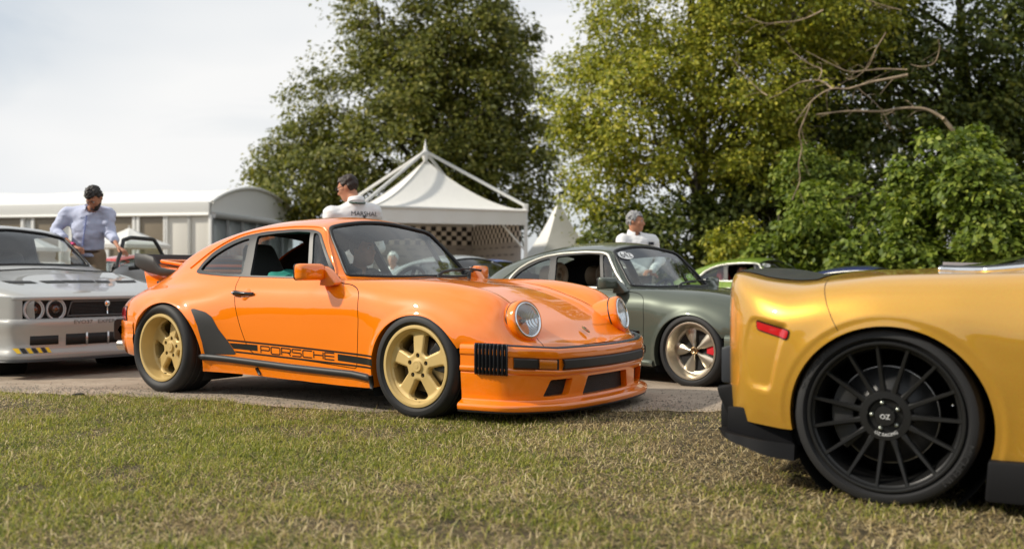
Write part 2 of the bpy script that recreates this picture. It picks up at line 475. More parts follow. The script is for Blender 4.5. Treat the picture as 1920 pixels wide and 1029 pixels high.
def translucent(m, amount=.35, tint=(1, 1, 1)):
    """thin leaf: some light passes through"""
    n, l = m.node_tree.nodes, m.node_tree.links; b = bsdf(m); o = n['Material Output']
    t = n.new('ShaderNodeBsdfTranslucent'); x = n.new('ShaderNodeMixShader'); x.inputs[0].default_value = amount
    src = b.inputs['Base Color'].links[0].from_socket
    mul = n.new('ShaderNodeMixRGB'); mul.blend_type = 'MULTIPLY'; mul.inputs[0].default_value = 1; mul.inputs[2].default_value = (*tint, 1)
    l.new(src, mul.inputs[1]); l.new(mul.outputs[0], t.inputs['Color'])
    l.new(b.outputs[0], x.inputs[1]); l.new(t.outputs[0], x.inputs[2]); l.new(x.outputs[0], o.inputs['Surface'])
green_b = mat('grass_green', (.1, .15, .03), .6)
island_color(green_b, [(0, (.072, .102, .013)), (.45, (.225, .262, .030)), (.8, (.39, .39, .055)), (1, (.60, .52, .15))], (1.6, .7)); translucent(green_b, .35, (1.15, 1.2, .6))
straw_b = mat('grass_straw', (.3, .24, .1), .75)
island_color(straw_b, [(0, (.14, .095, .04)), (.5, (.46, .34, .145)), (1, (.82, .68, .40))], (1.3, .6)); translucent(straw_b, .2)
def blades(n, lie, hmin, hmax, wid, density_fn, ymin=2.2, ymax=7.4):
    """n grass blades: three-triangle bent strips; lie = share of flatness"""
    got = []; tot = 0
    while tot < n:
        Y = np.sqrt(rng.uniform(ymin ** 2, ymax ** 2, n)); X = rng.uniform(-.62, .62, n) * Y
        ok = (Y < verge_edge(X) + edge_wobble(X) + rng.normal(0, .055, n)) & (rng.random(n) < density_fn(X, Y))
        got.append(np.stack([X, Y], 1)[ok]); tot += ok.sum()
    XY = np.concatenate(got)[:n]; X, Y = XY[:, 0], XY[:, 1]
    h = rng.uniform(hmin, hmax, n) * (1 + .35 * vnoise(np.stack([X, Y, X * 0], 1), 2.3, 21))
    a = rng.uniform(0, 2 * np.pi, n); tilt = np.clip(rng.normal(lie, .33, n), 0.05, 1.52); bend = rng.uniform(.1, .8, n)
    d = np.stack([np.cos(a), np.sin(a), np.zeros(n)], 1); wv = np.stack([-np.sin(a), np.cos(a), np.zeros(n)], 1) * (wid * rng.uniform(.6, 1.3, n))[:, None] * .5
    B = np.stack([X, Y, ground_z(X, Y) + rng.uniform(0, .008, n) * (lie > .8)], 1)
    def pt(t, bend):
        tt = np.clip(tilt + bend * t, 0, 1.56)
        return d * (np.sin(tt) * h * t)[:, None] + np.array([0, 0, 1.0]) * (np.cos(tt) * h * t)[:, None]
    m1, tip = B + pt(.55, bend * .5), B + pt(1.0, bend)
    V = np.stack([B - wv, B + wv, m1 - wv * .8, m1 + wv * .8, tip], 1).reshape(-1, 3)
    F = (np.array([(0, 1, 3), (0, 3, 2), (2, 3, 4)])[None] + 5 * np.arange(n)[:, None, None]).reshape(-1, 3)
    return V, F
pn = lambda X, Y, f, s: vnoise(np.stack([X, Y, X * 0], -1), f, s)
lush = lambda X, Y: np.clip(.46 + .35 * pn(X, Y, .9, 31) + .30 * pn(X, Y, 3.2, 32) + .35 * pn(X, Y, 8.0, 33) - .34 * np.clip(X / 1.5, -1.2, 1.0) - .30 * sstep(4.4, 6.2, Y), .04, 1)
worn = lambda X, Y: 1 - .72 * sstep(.25, .55, pn(X, Y, 1.9, 35) * .6 + pn(X, Y, 5.5, 36) * .5)        # trodden, thin patches
V, F = blades(122000, .74, .016, .044, .0032, lambda X, Y: lush(X, Y) * worn(X, Y))
tag(link_mesh('lawn_grass', V, F, green_b, smooth=False), 'short green lawn grass across the foreground', 'grass', kind='stuff')
V, F = blades(86000, 1.15, .018, .060, .0029, lambda X, Y: np.clip(1.15 - .8 * lush(X, Y), .15, 1) * (.35 + .65 * worn(X, Y)))
tag(link_mesh('dry_grass', V, F, straw_b, smooth=False), 'dry straw-coloured grass clippings lying on the lawn', 'grass', kind='stuff')
# wooded skyline all round the showground, mostly behind the viewer: what the paint reflects
wd = mat('woodland_leaves', (.05, .07, .02), .9); noise_color(wd, (.022, .034, .010), (.085, .105, .028), .35, 8.0, .35, .65); add_bump(wd, .9, 1.0, .8, 6)
a_ = np.linspace(R(-205), R(25), 460); hh = np.linspace(0, 1, 10)
Pw = np.zeros((460, 10, 3)); rad_ = 74 + 6 * np.sin(a_ * 5) + 4 * np.sin(a_ * 13)
top_ = 7.5 + 3.0 * vnoise(np.stack([a_ * 9, a_ * 0, a_ * 0], 1), 1.0, 77) + 1.6 * vnoise(np.stack([a_ * 31, a_ * 0, a_ * 0], 1), 1.0, 78) + .8 * vnoise(np.stack([a_ * 90, a_ * 0, a_ * 0], 1), 1.0, 79)
for j, q_ in enumerate(hh):
    bul = 2.6 * math.sin(q_ * math.pi) ; r_j = rad_ - bul + (3.5 * q_ ** 3) + .9 * vnoise(np.stack([a_ * 60, a_ * 0 + q_ * 5, a_ * 0], 1), 1.0, 80)
    Pw[:, j] = np.stack([r_j * np.cos(a_), r_j * np.sin(a_), -.1 + top_ * q_], 1)
tag(put('woodland', grid(Pw), wd), 'distant wooded skyline round the showground', 'wood', kind='stuff')
# ------------------------------------------------------------------ tents
canvas = mat('white_canvas', (.72, .71, .675), .7)
add_bump(canvas, 5, .25, .03, 3)
frame_w = mat('white_frame', (.68, .68, .66), .4)
inner_canvas = mat('inner_canvas', (.62, .60, .56), .8)
def quad_sheet(a, b, c, d, nu=2, nv=2, fn=None):
    """bilinear sheet with corners a b (bottom) d c (top)"""
    a, b, c, d = map(lambda q: np.array(q, float), (a, b, c, d))
    u = np.linspace(0, 1, nu)[:, None, None]; v = np.linspace(0, 1, nv)[None, :, None]
    P = (a * (1 - u) + b * u) * (1 - v) + (d * (1 - u) + c * u) * v
    if fn is not None: P = P + fn(np.broadcast_to(u, P.shape[:2] + (1,)), np.broadcast_to(v, P.shape[:2] + (1,)))
    return grid(P)
def pagoda(name, FR, sdir, size, eave, apex, z0, label):
    """square canopy tent: fabric peak under an outer frame of poles"""
    s = np.array(sdir, float); s /= np.linalg.norm(s); f = np.array([-s[1], s[0]])
    FR = np.array(FR, float); C = [FR, FR + f * size, FR + f * size + s * size, FR + s * size]     # FR FL BL BR
    mid = sum(C) / 4
    root = empty(name, (*mid, z0)); loc = lambda p, z: np.array([*(p - mid), z - z0])
    # roof: four concave panels
    n, k = 24, 16
    for i in range(4):
        a, b = C[i], C[(i + 1) % 4]
        t = np.linspace(0, 1, n)[:, None]; q = np.linspace(0, 1, k)
        r_ = (1 - q) ** 1.0
        P = np.zeros((n, k, 3))
        for j in range(k):
            e = (a * (1 - t) + b * t)
            p = mid + (e - mid) * r_[j]
            sag = .05 * np.sin(np.pi * t[:, 0]) * (1 - r_[j]) * r_[j]
            P[:, j, :2] = p - mid; P[:, j, 2] = eave - z0 + (apex - eave) * (q[j] ** 1.75 * .82 + .18 * q[j]) - sag
        put('roof_panel', grid(P), canvas, root)
        put('roof_seam', tube([P[0, j] + np.array([0, 0, .012]) for j in range(k)], .014, 6), canvas, root)
        # hanging valance
        A, B = loc(a, eave), loc(b, eave); out = np.array([*(((a + b) / 2 - mid) / np.linalg.norm((a + b) / 2 - mid)), 0]) * .03
        put('valance', solid(quad_sheet(A + out - (0, 0, .33), B + out - (0, 0, .33), B + out, A + out, 30, 6, lambda u, v: out * .5 * np.sin(u * 37) * (1 - v)), .01), canvas, root)
        put('eave_rail', tube([A + out * 1.6 + (0, 0, .02), B + out * 1.6 + (0, 0, .02)], .035, 8), frame_w, root)
        put('leg', box(loc(a, (eave + z0) / 2), (.09, .09, eave - z0), .01), frame_w, root, smooth=False)
        cu = np.array([*(mid - a) / np.linalg.norm(mid - a), 0])
        put('roof_pole', tube([loc(a, eave + .10), loc(a, eave + .16) + cu * .05, loc(mid, apex + .20) - cu * .06], .040, 8), frame_w, root)
        d1 = np.array([*(b - a) / np.linalg.norm(b - a), 0]); d0 = np.array([*(C[i - 1] - a) / np.linalg.norm(C[i - 1] - a), 0])
        put('brace', tube([loc(a, eave - .95), loc(a, eave - .30) + d1 * .62], .026, 8), frame_w, root)
        put('brace', tube([loc(a, eave - .95), loc(a, eave - .30) + d0 * .62], .026, 8), frame_w, root)
        put('corner_block', box(loc(a, eave + .08), (.13, .13, .20), .015), frame_w, root, smooth=False)
    put('peak_cap', lathe([(.02, apex - z0 - .1), (.09, apex - z0 + .12), (.09, apex - z0 + .22), (.05, apex - z0 + .26), (.0005, apex - z0 + .56)], 16, 'z'), frame_w, root, angle=40)
    tag(root, label, 'tent')
    return root, C, mid, loc
ZT = -.06
pt, PC, pmid, ploc = pagoda('canopy_tent', (.33, 24.0), (-.35, .937), 3.9, 2.33, 3.68, ZT, 'open white canopy tent with checkered banner inside and poles meeting at its peak')
# printed back and side walls with a checkered band
chk = mat('checker_print', (.5, .5, .5), .75)
_n, _l = chk.node_tree.nodes, chk.node_tree.links
_u = _n.new('ShaderNodeTexCoord'); _c = _n.new('ShaderNodeTexChecker'); _c.inputs['Scale'].default_value = 1.0
_c.inputs['Color1'].default_value = (.015, .015, .018, 1); _c.inputs['Color2'].default_value = (.68, .66, .63, 1)
_m = _n.new('ShaderNodeMapping'); _m.inputs['Scale'].default_value = (1, 1, 1)
_l.new(_u.outputs['UV'], _m.inputs['Vector']); _l.new(_m.outputs['Vector'], _c.inputs['Vector']); _l.new(_c.outputs['Color'], bsdf(chk).inputs['Base Color'])
def uv_sheet(name, a, b, z0, z1, nu, nv, m, parent):
    o = put(name, quad_sheet(ploc(a, z0), ploc(b, z0), ploc(b, z1), ploc(a, z1), 9, 3), m, parent)
    me = o.data; uv = me.uv_layers.new(name='UVMap'); co = np.array([v.co[:] for v in me.vertices])
    A, B = ploc(a, z0), ploc(b, z0); L = np.linalg.norm(B - A); t = (co - A) @ (B - A) / L / L; q = (co[:, 2] - A[2]) / (z1 - z0)
    idx = np.zeros(len(me.loops), int); me.loops.foreach_get('vertex_index', idx)
    uv.data.foreach_set('uv', np.stack([t[idx] * nu + .01, q[idx] * nv + .01], 1).astype(np.float32).ravel())
    return o
wallm = mat('printed_wall', (.36, .345, .335), .8)
_n, _l = wallm.node_tree.nodes, wallm.node_tree.links          # rows of small sponsor print, too far to read
_u = _n.new('ShaderNodeTexCoord'); _b = _n.new('ShaderNodeTexBrick'); _m = _n.new('ShaderNodeMapping')
_b.inputs['Scale'].default_value = 1.0; _b.inputs['Color1'].default_value = (.34, .33, .32, 1); _b.inputs['Color2'].default_value = (.40, .385, .375, 1); _b.inputs['Mortar'].default_value = (.37, .355, .345, 1)
_b.inputs['Mortar Size'].default_value = .30; _b.inputs['Brick Width'].default_value = .62; _b.inputs['Row Height'].default_value = .5
_k = _n.new('ShaderNodeTexNoise'); _k.inputs['Scale'].default_value = 9.0
_x = _n.new('ShaderNodeMixRGB'); _x.blend_type = 'MULTIPLY'; _x.inputs[0].default_value = .0
_l.new(_u.outputs['UV'], _b.inputs['Vector']); _l.new(_b.outputs['Color'], bsdf(wallm).inputs['Base Color'])
inB, inR = .12, .12
sv = np.array([-.35, .937]) / np.hypot(.35, .937); fv = np.array([-sv[1], sv[0]])
BLi, BRi, FRi = PC[2] - sv * inB, PC[3] - sv * inB + fv * inR, PC[0] + fv * inR
for nm, a, b, n in (('back_wall', BLi, BRi, 26), ('side_wall', BRi, FRi, 26)):
    w_ = uv_sheet(nm, a, b, ZT + .02, 1.62, 14, 10, wallm, pt)
    uv_sheet('checkered_band', a, b, 1.62, 2.12, n, 4, chk, pt)
# small rows of print on the walls
pm = mat('wall_print', (.13, .13, .14), .8)
for a, b in ((BLi, BRi), (BRi, FRi)):
    A, B = ploc(a, 0), ploc(b, 0); dv = (B - A) / np.linalg.norm(B - A); inn = np.array([*(pmid - (a + b) / 2), 0]); inn = inn / np.linalg.norm(inn)
    ss = []
    for r_i in range(7):
        for c_i in range(9):
            x0 = .12 + c_i * .46 + (.2 if r_i % 2 else 0); z = 1.48 - r_i * .19 - ZT
            if x0 > 3.5: continue
            for q in range(5):
                p = A + dv * (x0 + q * .048) + inn * .012; p[2] = z
                ss.append(quad_sheet(p, p + dv * .034, p + dv * .034 + (0, 0, .036), p + (0, 0, .036)))
    tag(put('wall_lettering', join(*ss), pm, pt, smooth=False), kind='stuff')

# second, smaller peaked tent
def cone_tent(name, c, half, eave, apex, label):
    root = empty(name, (c[0], c[1], ZT)); C = [np.array([c[0] + sx * half, c[1] + sy * half]) for sx, sy in ((1, -1), (-1, -1), (-1, 1), (1, 1))]
    rot = R(18); cc_ = np.array(c); Mx = np.array([[math.cos(rot), -math.sin(rot)], [math.sin(rot), math.cos(rot)]])
    C = [Mx @ (p - cc_) for p in C]
    for i in range(4):
        a, b = C[i], C[(i + 1) % 4]; n, k = 12, 18; t = np.linspace(0, 1, n)[:, None]; q = np.linspace(0, 1, k); P = np.zeros((n, k, 3))
        for j in range(k):
            P[:, j, :2] = (a * (1 - t) + b * t) * (1 - q[j]); P[:, j, 2] = eave - ZT + (apex - eave) * (q[j] ** 1.6 * .75 + .25 * q[j])
        put('roof_panel', grid(P), canvas, root)
        put('wall_panel', quad_sheet([*a, 0], [*b, 0], [*b, eave - ZT], [*a, eave - ZT], 8, 4), canvas, root)
        put('valance', quad_sheet([*(a * 1.02), eave - ZT - .25], [*(b * 1.02), eave - ZT - .25], [*(b * 1.02), eave - ZT], [*(a * 1.02), eave - ZT], 8, 2), canvas, root)
    put('peak_pole', tube([(0, 0, apex - ZT - .05), (0, 0, apex - ZT + .25)], [.04, .01], 8), frame_w, root)
    tag(root, label, 'tent')
cone_tent('peaked_tent', (1.24, 26.6), .98, 1.02, 2.80, 'closed white pointed tent behind the right leg of the open canopy tent')

# long marquee with glazed front
mq_c = np.array([-9.05, 30.0]); fdir = np.array([-.979, .205]); gdir = np.array([.205, .979]); GL = 5.9; NB = 6; BW = 1.62
mq = empty('marquee', (*mq_c, ZT)); tag(mq, 'long white marquee with window bays and a grey fabric gable end', 'tent')
mloc = lambda p, z: np.array([*(p - mq_c), z - ZT])
E0, E1, APX = 2.60, 2.98, 3.62
LEN = 15.0
wm = mat('marquee_white', (.76, .76, .73), .55); gm_ = mat('gable_grey', (.76, .76, .74), .7); add_bump(gm_, 3.0, .5, .05, 3, stretch=(1, 1, .12))
# roof: shallow arched skin swept along the facade, with a step for every bay
q = np.linspace(0, 1, 21); rise = E1 + (APX - E1) * np.sin(np.pi * q) ** .8
rows = []
ts = np.linspace(0, LEN, 61)
for t in ts:
    bay = .05 * (np.abs(np.sin(np.pi * t / 3.0)))
    rows.append([mloc(mq_c + fdir * t + gdir * GL * qq, z_ - bay * (0 < qq < 1)) for qq, z_ in zip(q, rise)])
put('roof', grid(np.array(rows)), wm, mq)
put('fascia', box((mloc(mq_c + fdir * LEN / 2 - gdir * .04, (E0 + E1) / 2 + .02)), (LEN, .10, E1 - E0), .01, Matrix.Rotation(math.atan2(fdir[1], fdir[0]), 3, 'Z')), wm, mq, smooth=False)
put('gutter_rail', tube([mloc(mq_c - gdir * .10, E0 + .02), mloc(mq_c - gdir * .10 + fdir * LEN, E0 + .02)], .045, 8), wm, mq)
rz_ = math.atan2(fdir[1], fdir[0])
RM = Matrix.Rotation(rz_, 3, 'Z')
pane = mat('marquee_pane', (.23, .19, .135), .25); solidp = mat('marquee_panel', (.68, .66, .60), .6)
bays = [(.03, .62, 's'), (.72, 1.38, 's'), (1.52, 2.32, 'w'), (2.56, 3.36, 'w')] + [(3.75 + 1.34 * i, 4.62 + 1.34 * i, 'w') for i in range(8)]
for a, b, k in bays:
    c_ = mloc(mq_c + fdir * (a + b) / 2, (ZT + E0) / 2); put('bay_panel' if k == 's' else 'window_pane', box(c_, (b - a, .04, E0 - ZT - .06), .004, RM), solidp if k == 's' else pane, mq, smooth=False)
    for e_ in (a - .05, b + .05): put('bay_post', box(mloc(mq_c + fdir * e_ - gdir * .03, (ZT + E0) / 2), (.10, .10, E0 - ZT), .008, RM), wm, mq, smooth=False)
    put('bay_rail', box(mloc(mq_c + fdir * (a + b) / 2 - gdir * .02, 1.15), (b - a, .07, .08), .006, RM), wm, mq, smooth=False)
put('front_wall', box(mloc(mq_c + fdir * LEN / 2 + gdir * .06, (ZT + E0) / 2), (LEN, .06, E0 - ZT), 0, RM), wm, mq, smooth=False)
# gable: grey skin under the arch, glazing below
gw = []
for qq, z_ in zip(q, rise): gw.append([mloc(mq_c + gdir * GL * qq - fdir * .02, z) for z in (E0 - .28 * 0, E0 * .5 + z_ * .5 - .02, z_ - .02)])
put('gable', grid(np.array(gw)), gm_, mq)
put('gable_beam', tube([mloc(mq_c + gdir * GL * qq - fdir * .06, z_ + .01) for qq, z_ in zip(q, rise)], .05, 8), wm, mq)
put('gable_rail', tube([mloc(mq_c - fdir * .08, E0), mloc(mq_c + gdir * GL - fdir * .08, E0)], .10, 10), mat('gable_rail_grey', (.6, .6, .6), .5), mq)
gp = mat('gable_pane', (.28, .30, .30), .15)
for i in range(6):
    a, b = GL * i / 6 + .05, GL * (i + 1) / 6 - .05
    put('gable_window', box(mloc(mq_c + gdir * (a + b) / 2, (ZT + E0) / 2), (.04, b - a, E0 - ZT - .04), 0, RM), gp, mq, smooth=False)
    put('gable_post', box(mloc(mq_c + gdir * (a - .05) - fdir * .03, (ZT + E0) / 2), (.09, .09, E0 - ZT), .008, RM), mat('alu_post', (.42, .43, .44), .4, .5), mq, smooth=False)

# parasols in front of the marquee
def parasol(c, r, z, label, ribs=8):
    root = empty('parasol', (c[0], c[1], ZT)); tag(root, label, 'parasol', 'parasols in front of the marquee')
    C = [(r * math.cos(a), r * math.sin(a)) for a in np.arange(ribs) * 2 * np.pi / ribs + .3]
    for i in range(ribs):
        a, b = np.array(C[i]), np.array(C[(i + 1) % ribs]); n, k = 6, 8; t = np.linspace(0, 1, n)[:, None]; qq = np.linspace(0, 1, k); P = np.zeros((n, k, 3))
        for j in range(k): P[:, j, :2] = (a * (1 - t) + b * t) * (1 - qq[j]); P[:, j, 2] = z - ZT - .46 * (1 - qq[j]) ** .9 - .03 * np.sin(np.pi * t[:, 0]) * (1 - qq[j])
        put('canopy_panel', grid(P), canvas, root)
        put('canopy_edge', quad_sheet([*a, z - ZT - .56], [*b, z - ZT - .56], [*b, z - ZT - .46], [*a, z - ZT - .46]), canvas, root)
    put('pole', tube([(0, 0, 0), (0, 0, z - ZT + .06)], .025, 8), frame_w, root)
parasol((-10.15, 26.5), 1.05, 2.06, 'white parasol right of the man in the blue shirt')
parasol((-13.6, 27.8), .95, 2.02, 'white parasol at the left edge behind the pale grey car')
# ------------------------------------------------------------------ trees
def leaf_mat(name, stops, patch=(.5, .5), rough=.55, trans=.32, tint=(1.2, 1.25, .5)):
    m = mat(name, stops[1][1], rough); island_color(m, stops, patch); translucent(m, trans, tint); return m
bark = mat('bark', (.10, .085, .06), .9); noise_color(bark, (.07, .06, .045), (.16, .135, .10), 4, 6, stretch=(1, 1, .25)); add_bump(bark, 14, .6, .03)
bare = mat('bare_branch', (.26, .19, .12), .85); noise_color(bare, (.20, .15, .10), (.44, .34, .23), 5, 6); add_bump(bare, 30, .7, .02)
def leaf_cards(C, N_, U, L, W):
    """rhombic leaves: centre, facing, length direction, size; a leaf is bent along its rib"""
    n = len(C); S = np.cross(N_, U); S /= np.maximum(np.linalg.norm(S, axis=1, keepdims=True), 1e-9)
    U = np.cross(S, N_)
    b = N_ * (L * .12)[:, None]
    V = np.stack([C - U * (L * .5)[:, None], C + S * (W * .5)[:, None] + b, C + U * (L * .5)[:, None], C - S * (W * .5)[:, None] + b], 1).reshape(-1, 3)
    F = (np.array([(0, 1, 2), (0, 2, 3)])[None] + 4 * np.arange(n)[:, None, None]).reshape(-1, 3)
    return V, F
def limb(p0, p1, r0, r1, wob=.06, n=9, seed=0):
    p0, p1 = np.array(p0, float), np.array(p1, float); t = np.linspace(0, 1, n)[:, None]; L = np.linalg.norm(p1 - p0)
    P = p0 * (1 - t) + p1 * t; k = vnoise(P * 1.0 + seed * 7.3, 2.2 / max(L, .3) * 1.5, seed)
    g = np.random.default_rng(seed); o = g.normal(0, 1, (3,)); o2 = g.normal(0, 1, (3,))
    P += (np.sin(t * np.pi) * o + np.sin(t * 2.3 * np.pi) * o2 * .5) * wob * L
    return tube(P, np.linspace(r0, r1, n), 7)
def tree(name, base, crown, label, leaf_m, n_clump, per, leaf, clump_r, trunk_r, seed, group=None, inner=.55, droop=.35, extra=None, lean=(0, 0), low=0.0, cat='tree', face=True, outline=.22):
    """crown = list of ellipsoids (centre, radii); clumps of leaves fill their outer shells, limbs reach the clumps"""
    g = np.random.default_rng(seed); base = np.array(base, float)
    root = empty(name, base); tag(root, label, cat, group)
    vol = np.array([c[1][0] * c[1][1] * c[1][2] for c in crown]) ** (2 / 3); pick = g.choice(len(crown), n_clump * 3, p=vol / vol.sum())
    d = g.normal(0, 1, (n_clump * 3, 3)); d /= np.linalg.norm(d, axis=1, keepdims=True)
    rad = inner + (1 - inner) * g.random(n_clump * 3) ** .5
    cen = np.array([crown[i][0] for i in pick], float); rd = np.array([crown[i][1] for i in pick], float)
    out = 1 + outline * vnoise(cen + d * rd, .8 / np.mean(rd) * 2.2, seed) + outline * .6 * vnoise(cen + d * rd, 3.5 / np.mean(rd), seed + 1)
    P = cen + d * rd * (rad * out)[:, None]
    # the half turned away from the view matters less: keep fewer clumps there
    if face:
        back = (d[:, 1] > .35) & (g.random(len(P)) < .6); P, d = P[~back], d[~back]
    P, d = P[:n_clump], d[:n_clump]
    keep = P[:, 2] > base[2] + low; P, d = P[keep], d[keep]
    n = len(P)
    k = g.poisson(per, n) + 4; idx = np.repeat(np.arange(n), k); m = len(idx)
    cr = clump_r * g.uniform(.55, 1.35, n)
    o = g.normal(0, .5, (m, 3)) * np.array([1, 1, .55]); hd = np.hypot(o[:, 0], o[:, 1]); o[:, 2] -= droop * hd ** 1.6
    C = P[idx] + o * cr[idx][:, None]
    N_ = g.normal(0, .55, (m, 3)) + np.array([0, -.25, .75]) + d[idx] * .5; N_ /= np.linalg.norm(N_, axis=1, keepdims=True)
    U = g.normal(0, .5, (m, 3)) + o * 1.2 + np.array([0, 0, -.35])
    L = leaf * g.uniform(.65, 1.35, m)
    V, F = leaf_cards(C, N_, U, L, L * g.uniform(.5, .72, m))
    crown_o = tag(link_mesh('crown', V - base, F, leaf_m, root, smooth=False), kind='stuff')
    # trunk and limbs
    top = np.mean(P, 0); zt = np.percentile(P[:, 2], 80)
    tp = [base, base + (lean[0] * .2, lean[1] * .2, (zt - base[2]) * .35), base + (lean[0] * .6, lean[1] * .6, (zt - base[2]) * .7), np.array([base[0] + lean[0], base[1] + lean[1], zt])]
    T = resample(catmull(np.array(tp), 40), 24)
    trunk = put('trunk', tube(T - base, np.linspace(trunk_r, trunk_r * .18, 24) * (1 + .35 * np.exp(-np.linspace(0, 8, 24) * 1.5)), 10), bark, root)
    sel = g.choice(n, min(n, 34 if trunk_r > .1 else 14), replace=False); ss = []
    for q in sel:
        h = np.clip((P[q, 2] - base[2]) * g.uniform(.35, .8), .25 * (zt - base[2]), zt - base[2]); a = T[np.argmin(np.abs(T[:, 2] - base[2] - h))]
        r0 = trunk_r * g.uniform(.18, .34); ss.append(limb(a - base, P[q] - base, r0, .008, .07, 9, int(seed * 100 + q)))
        for w in range(3):
            e_ = P[q] + g.normal(0, .6, 3) * clump_r; ss.append(limb((a * .35 + P[q] * .65) - base, e_ - base, r0 * .35, .005, .08, 6, int(seed * 999 + q * 7 + w)))
    tag(put('limbs', join(*ss), bark, root), kind='stuff')
    return root
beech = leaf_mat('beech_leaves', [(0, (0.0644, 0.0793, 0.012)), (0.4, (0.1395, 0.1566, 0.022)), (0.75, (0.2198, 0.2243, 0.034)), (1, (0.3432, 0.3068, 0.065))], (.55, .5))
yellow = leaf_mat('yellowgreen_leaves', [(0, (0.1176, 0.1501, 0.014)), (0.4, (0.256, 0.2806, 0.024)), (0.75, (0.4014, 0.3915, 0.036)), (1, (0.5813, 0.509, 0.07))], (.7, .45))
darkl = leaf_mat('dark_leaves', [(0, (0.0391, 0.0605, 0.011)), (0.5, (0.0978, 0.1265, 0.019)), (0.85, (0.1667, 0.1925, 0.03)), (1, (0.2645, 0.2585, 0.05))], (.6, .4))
maple = leaf_mat('shrub_leaves', [(0, (0.059, 0.0959, 0.0106)), (0.4, (0.1286, 0.1861, 0.0194)), (0.8, (0.2251, 0.2874, 0.0352)), (1, (0.3429, 0.3834, 0.0616))], (.9, .5))
# the big beech behind the canopy tent
def wx(u, Y): return (u - CX) / FX * Y
def wz(v, Y): return CH + (CY - v) / FX * Y
Yb = 38.0
tree('beech_tree', (wx(800, Yb), Yb, ZT), [((wx(800, Yb), Yb, wz(60, Yb)), (3.6, 3.2, 4.2)), ((wx(800, Yb), Yb, wz(215, Yb)), (5.1, 4.4, 3.6)), ((wx(740, Yb), Yb - .5, wz(330, Yb)), (5.1, 4.4, 2.3)), ((wx(940, Yb), Yb, wz(330, Yb)), (2.6, 3.6, 2.5)), ((wx(570, Yb), Yb - .6, wz(335, Yb)), (2.0, 2.4, 1.9)), ((wx(880, Yb), Yb, wz(100, Yb)), (2.8, 3, 3))],
     'tall spreading dark green tree rising behind the white canopy tent', beech, 1500, 66, .168, .62, .42, 3, droop=.5, outline=.24)
Ya = 25.0
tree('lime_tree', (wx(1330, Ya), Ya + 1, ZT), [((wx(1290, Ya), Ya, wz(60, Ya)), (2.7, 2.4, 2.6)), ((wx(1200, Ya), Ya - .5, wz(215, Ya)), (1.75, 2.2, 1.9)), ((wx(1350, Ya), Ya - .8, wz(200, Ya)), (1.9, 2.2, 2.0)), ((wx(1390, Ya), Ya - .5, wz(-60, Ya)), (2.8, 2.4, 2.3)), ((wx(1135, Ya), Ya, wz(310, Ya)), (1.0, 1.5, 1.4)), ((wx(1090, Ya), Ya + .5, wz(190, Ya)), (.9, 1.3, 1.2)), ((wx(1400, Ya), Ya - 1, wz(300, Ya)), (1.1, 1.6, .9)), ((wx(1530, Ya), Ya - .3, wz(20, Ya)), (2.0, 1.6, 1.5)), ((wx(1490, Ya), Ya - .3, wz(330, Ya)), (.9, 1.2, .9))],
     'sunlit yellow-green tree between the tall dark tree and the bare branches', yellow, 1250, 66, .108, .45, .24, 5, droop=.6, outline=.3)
Yd = 27.0
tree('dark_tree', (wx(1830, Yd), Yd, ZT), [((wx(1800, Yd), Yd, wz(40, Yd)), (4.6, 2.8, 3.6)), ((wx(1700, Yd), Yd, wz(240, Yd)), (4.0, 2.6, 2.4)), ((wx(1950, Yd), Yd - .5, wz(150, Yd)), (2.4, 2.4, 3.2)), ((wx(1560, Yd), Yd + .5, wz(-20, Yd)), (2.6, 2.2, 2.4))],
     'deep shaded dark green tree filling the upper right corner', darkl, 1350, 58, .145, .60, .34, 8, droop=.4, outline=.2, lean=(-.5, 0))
Yu = 24.6
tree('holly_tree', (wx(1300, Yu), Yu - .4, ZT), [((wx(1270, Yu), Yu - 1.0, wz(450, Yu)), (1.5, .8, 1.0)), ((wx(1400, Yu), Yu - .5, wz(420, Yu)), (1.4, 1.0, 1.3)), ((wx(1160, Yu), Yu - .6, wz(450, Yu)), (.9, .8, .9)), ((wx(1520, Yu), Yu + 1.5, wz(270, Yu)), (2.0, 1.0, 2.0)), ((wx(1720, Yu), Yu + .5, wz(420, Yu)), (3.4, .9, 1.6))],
     'dark understorey tree in the shade behind the grey-haired man', darkl, 850, 50, .13, .42, .12, 12, droop=.3)
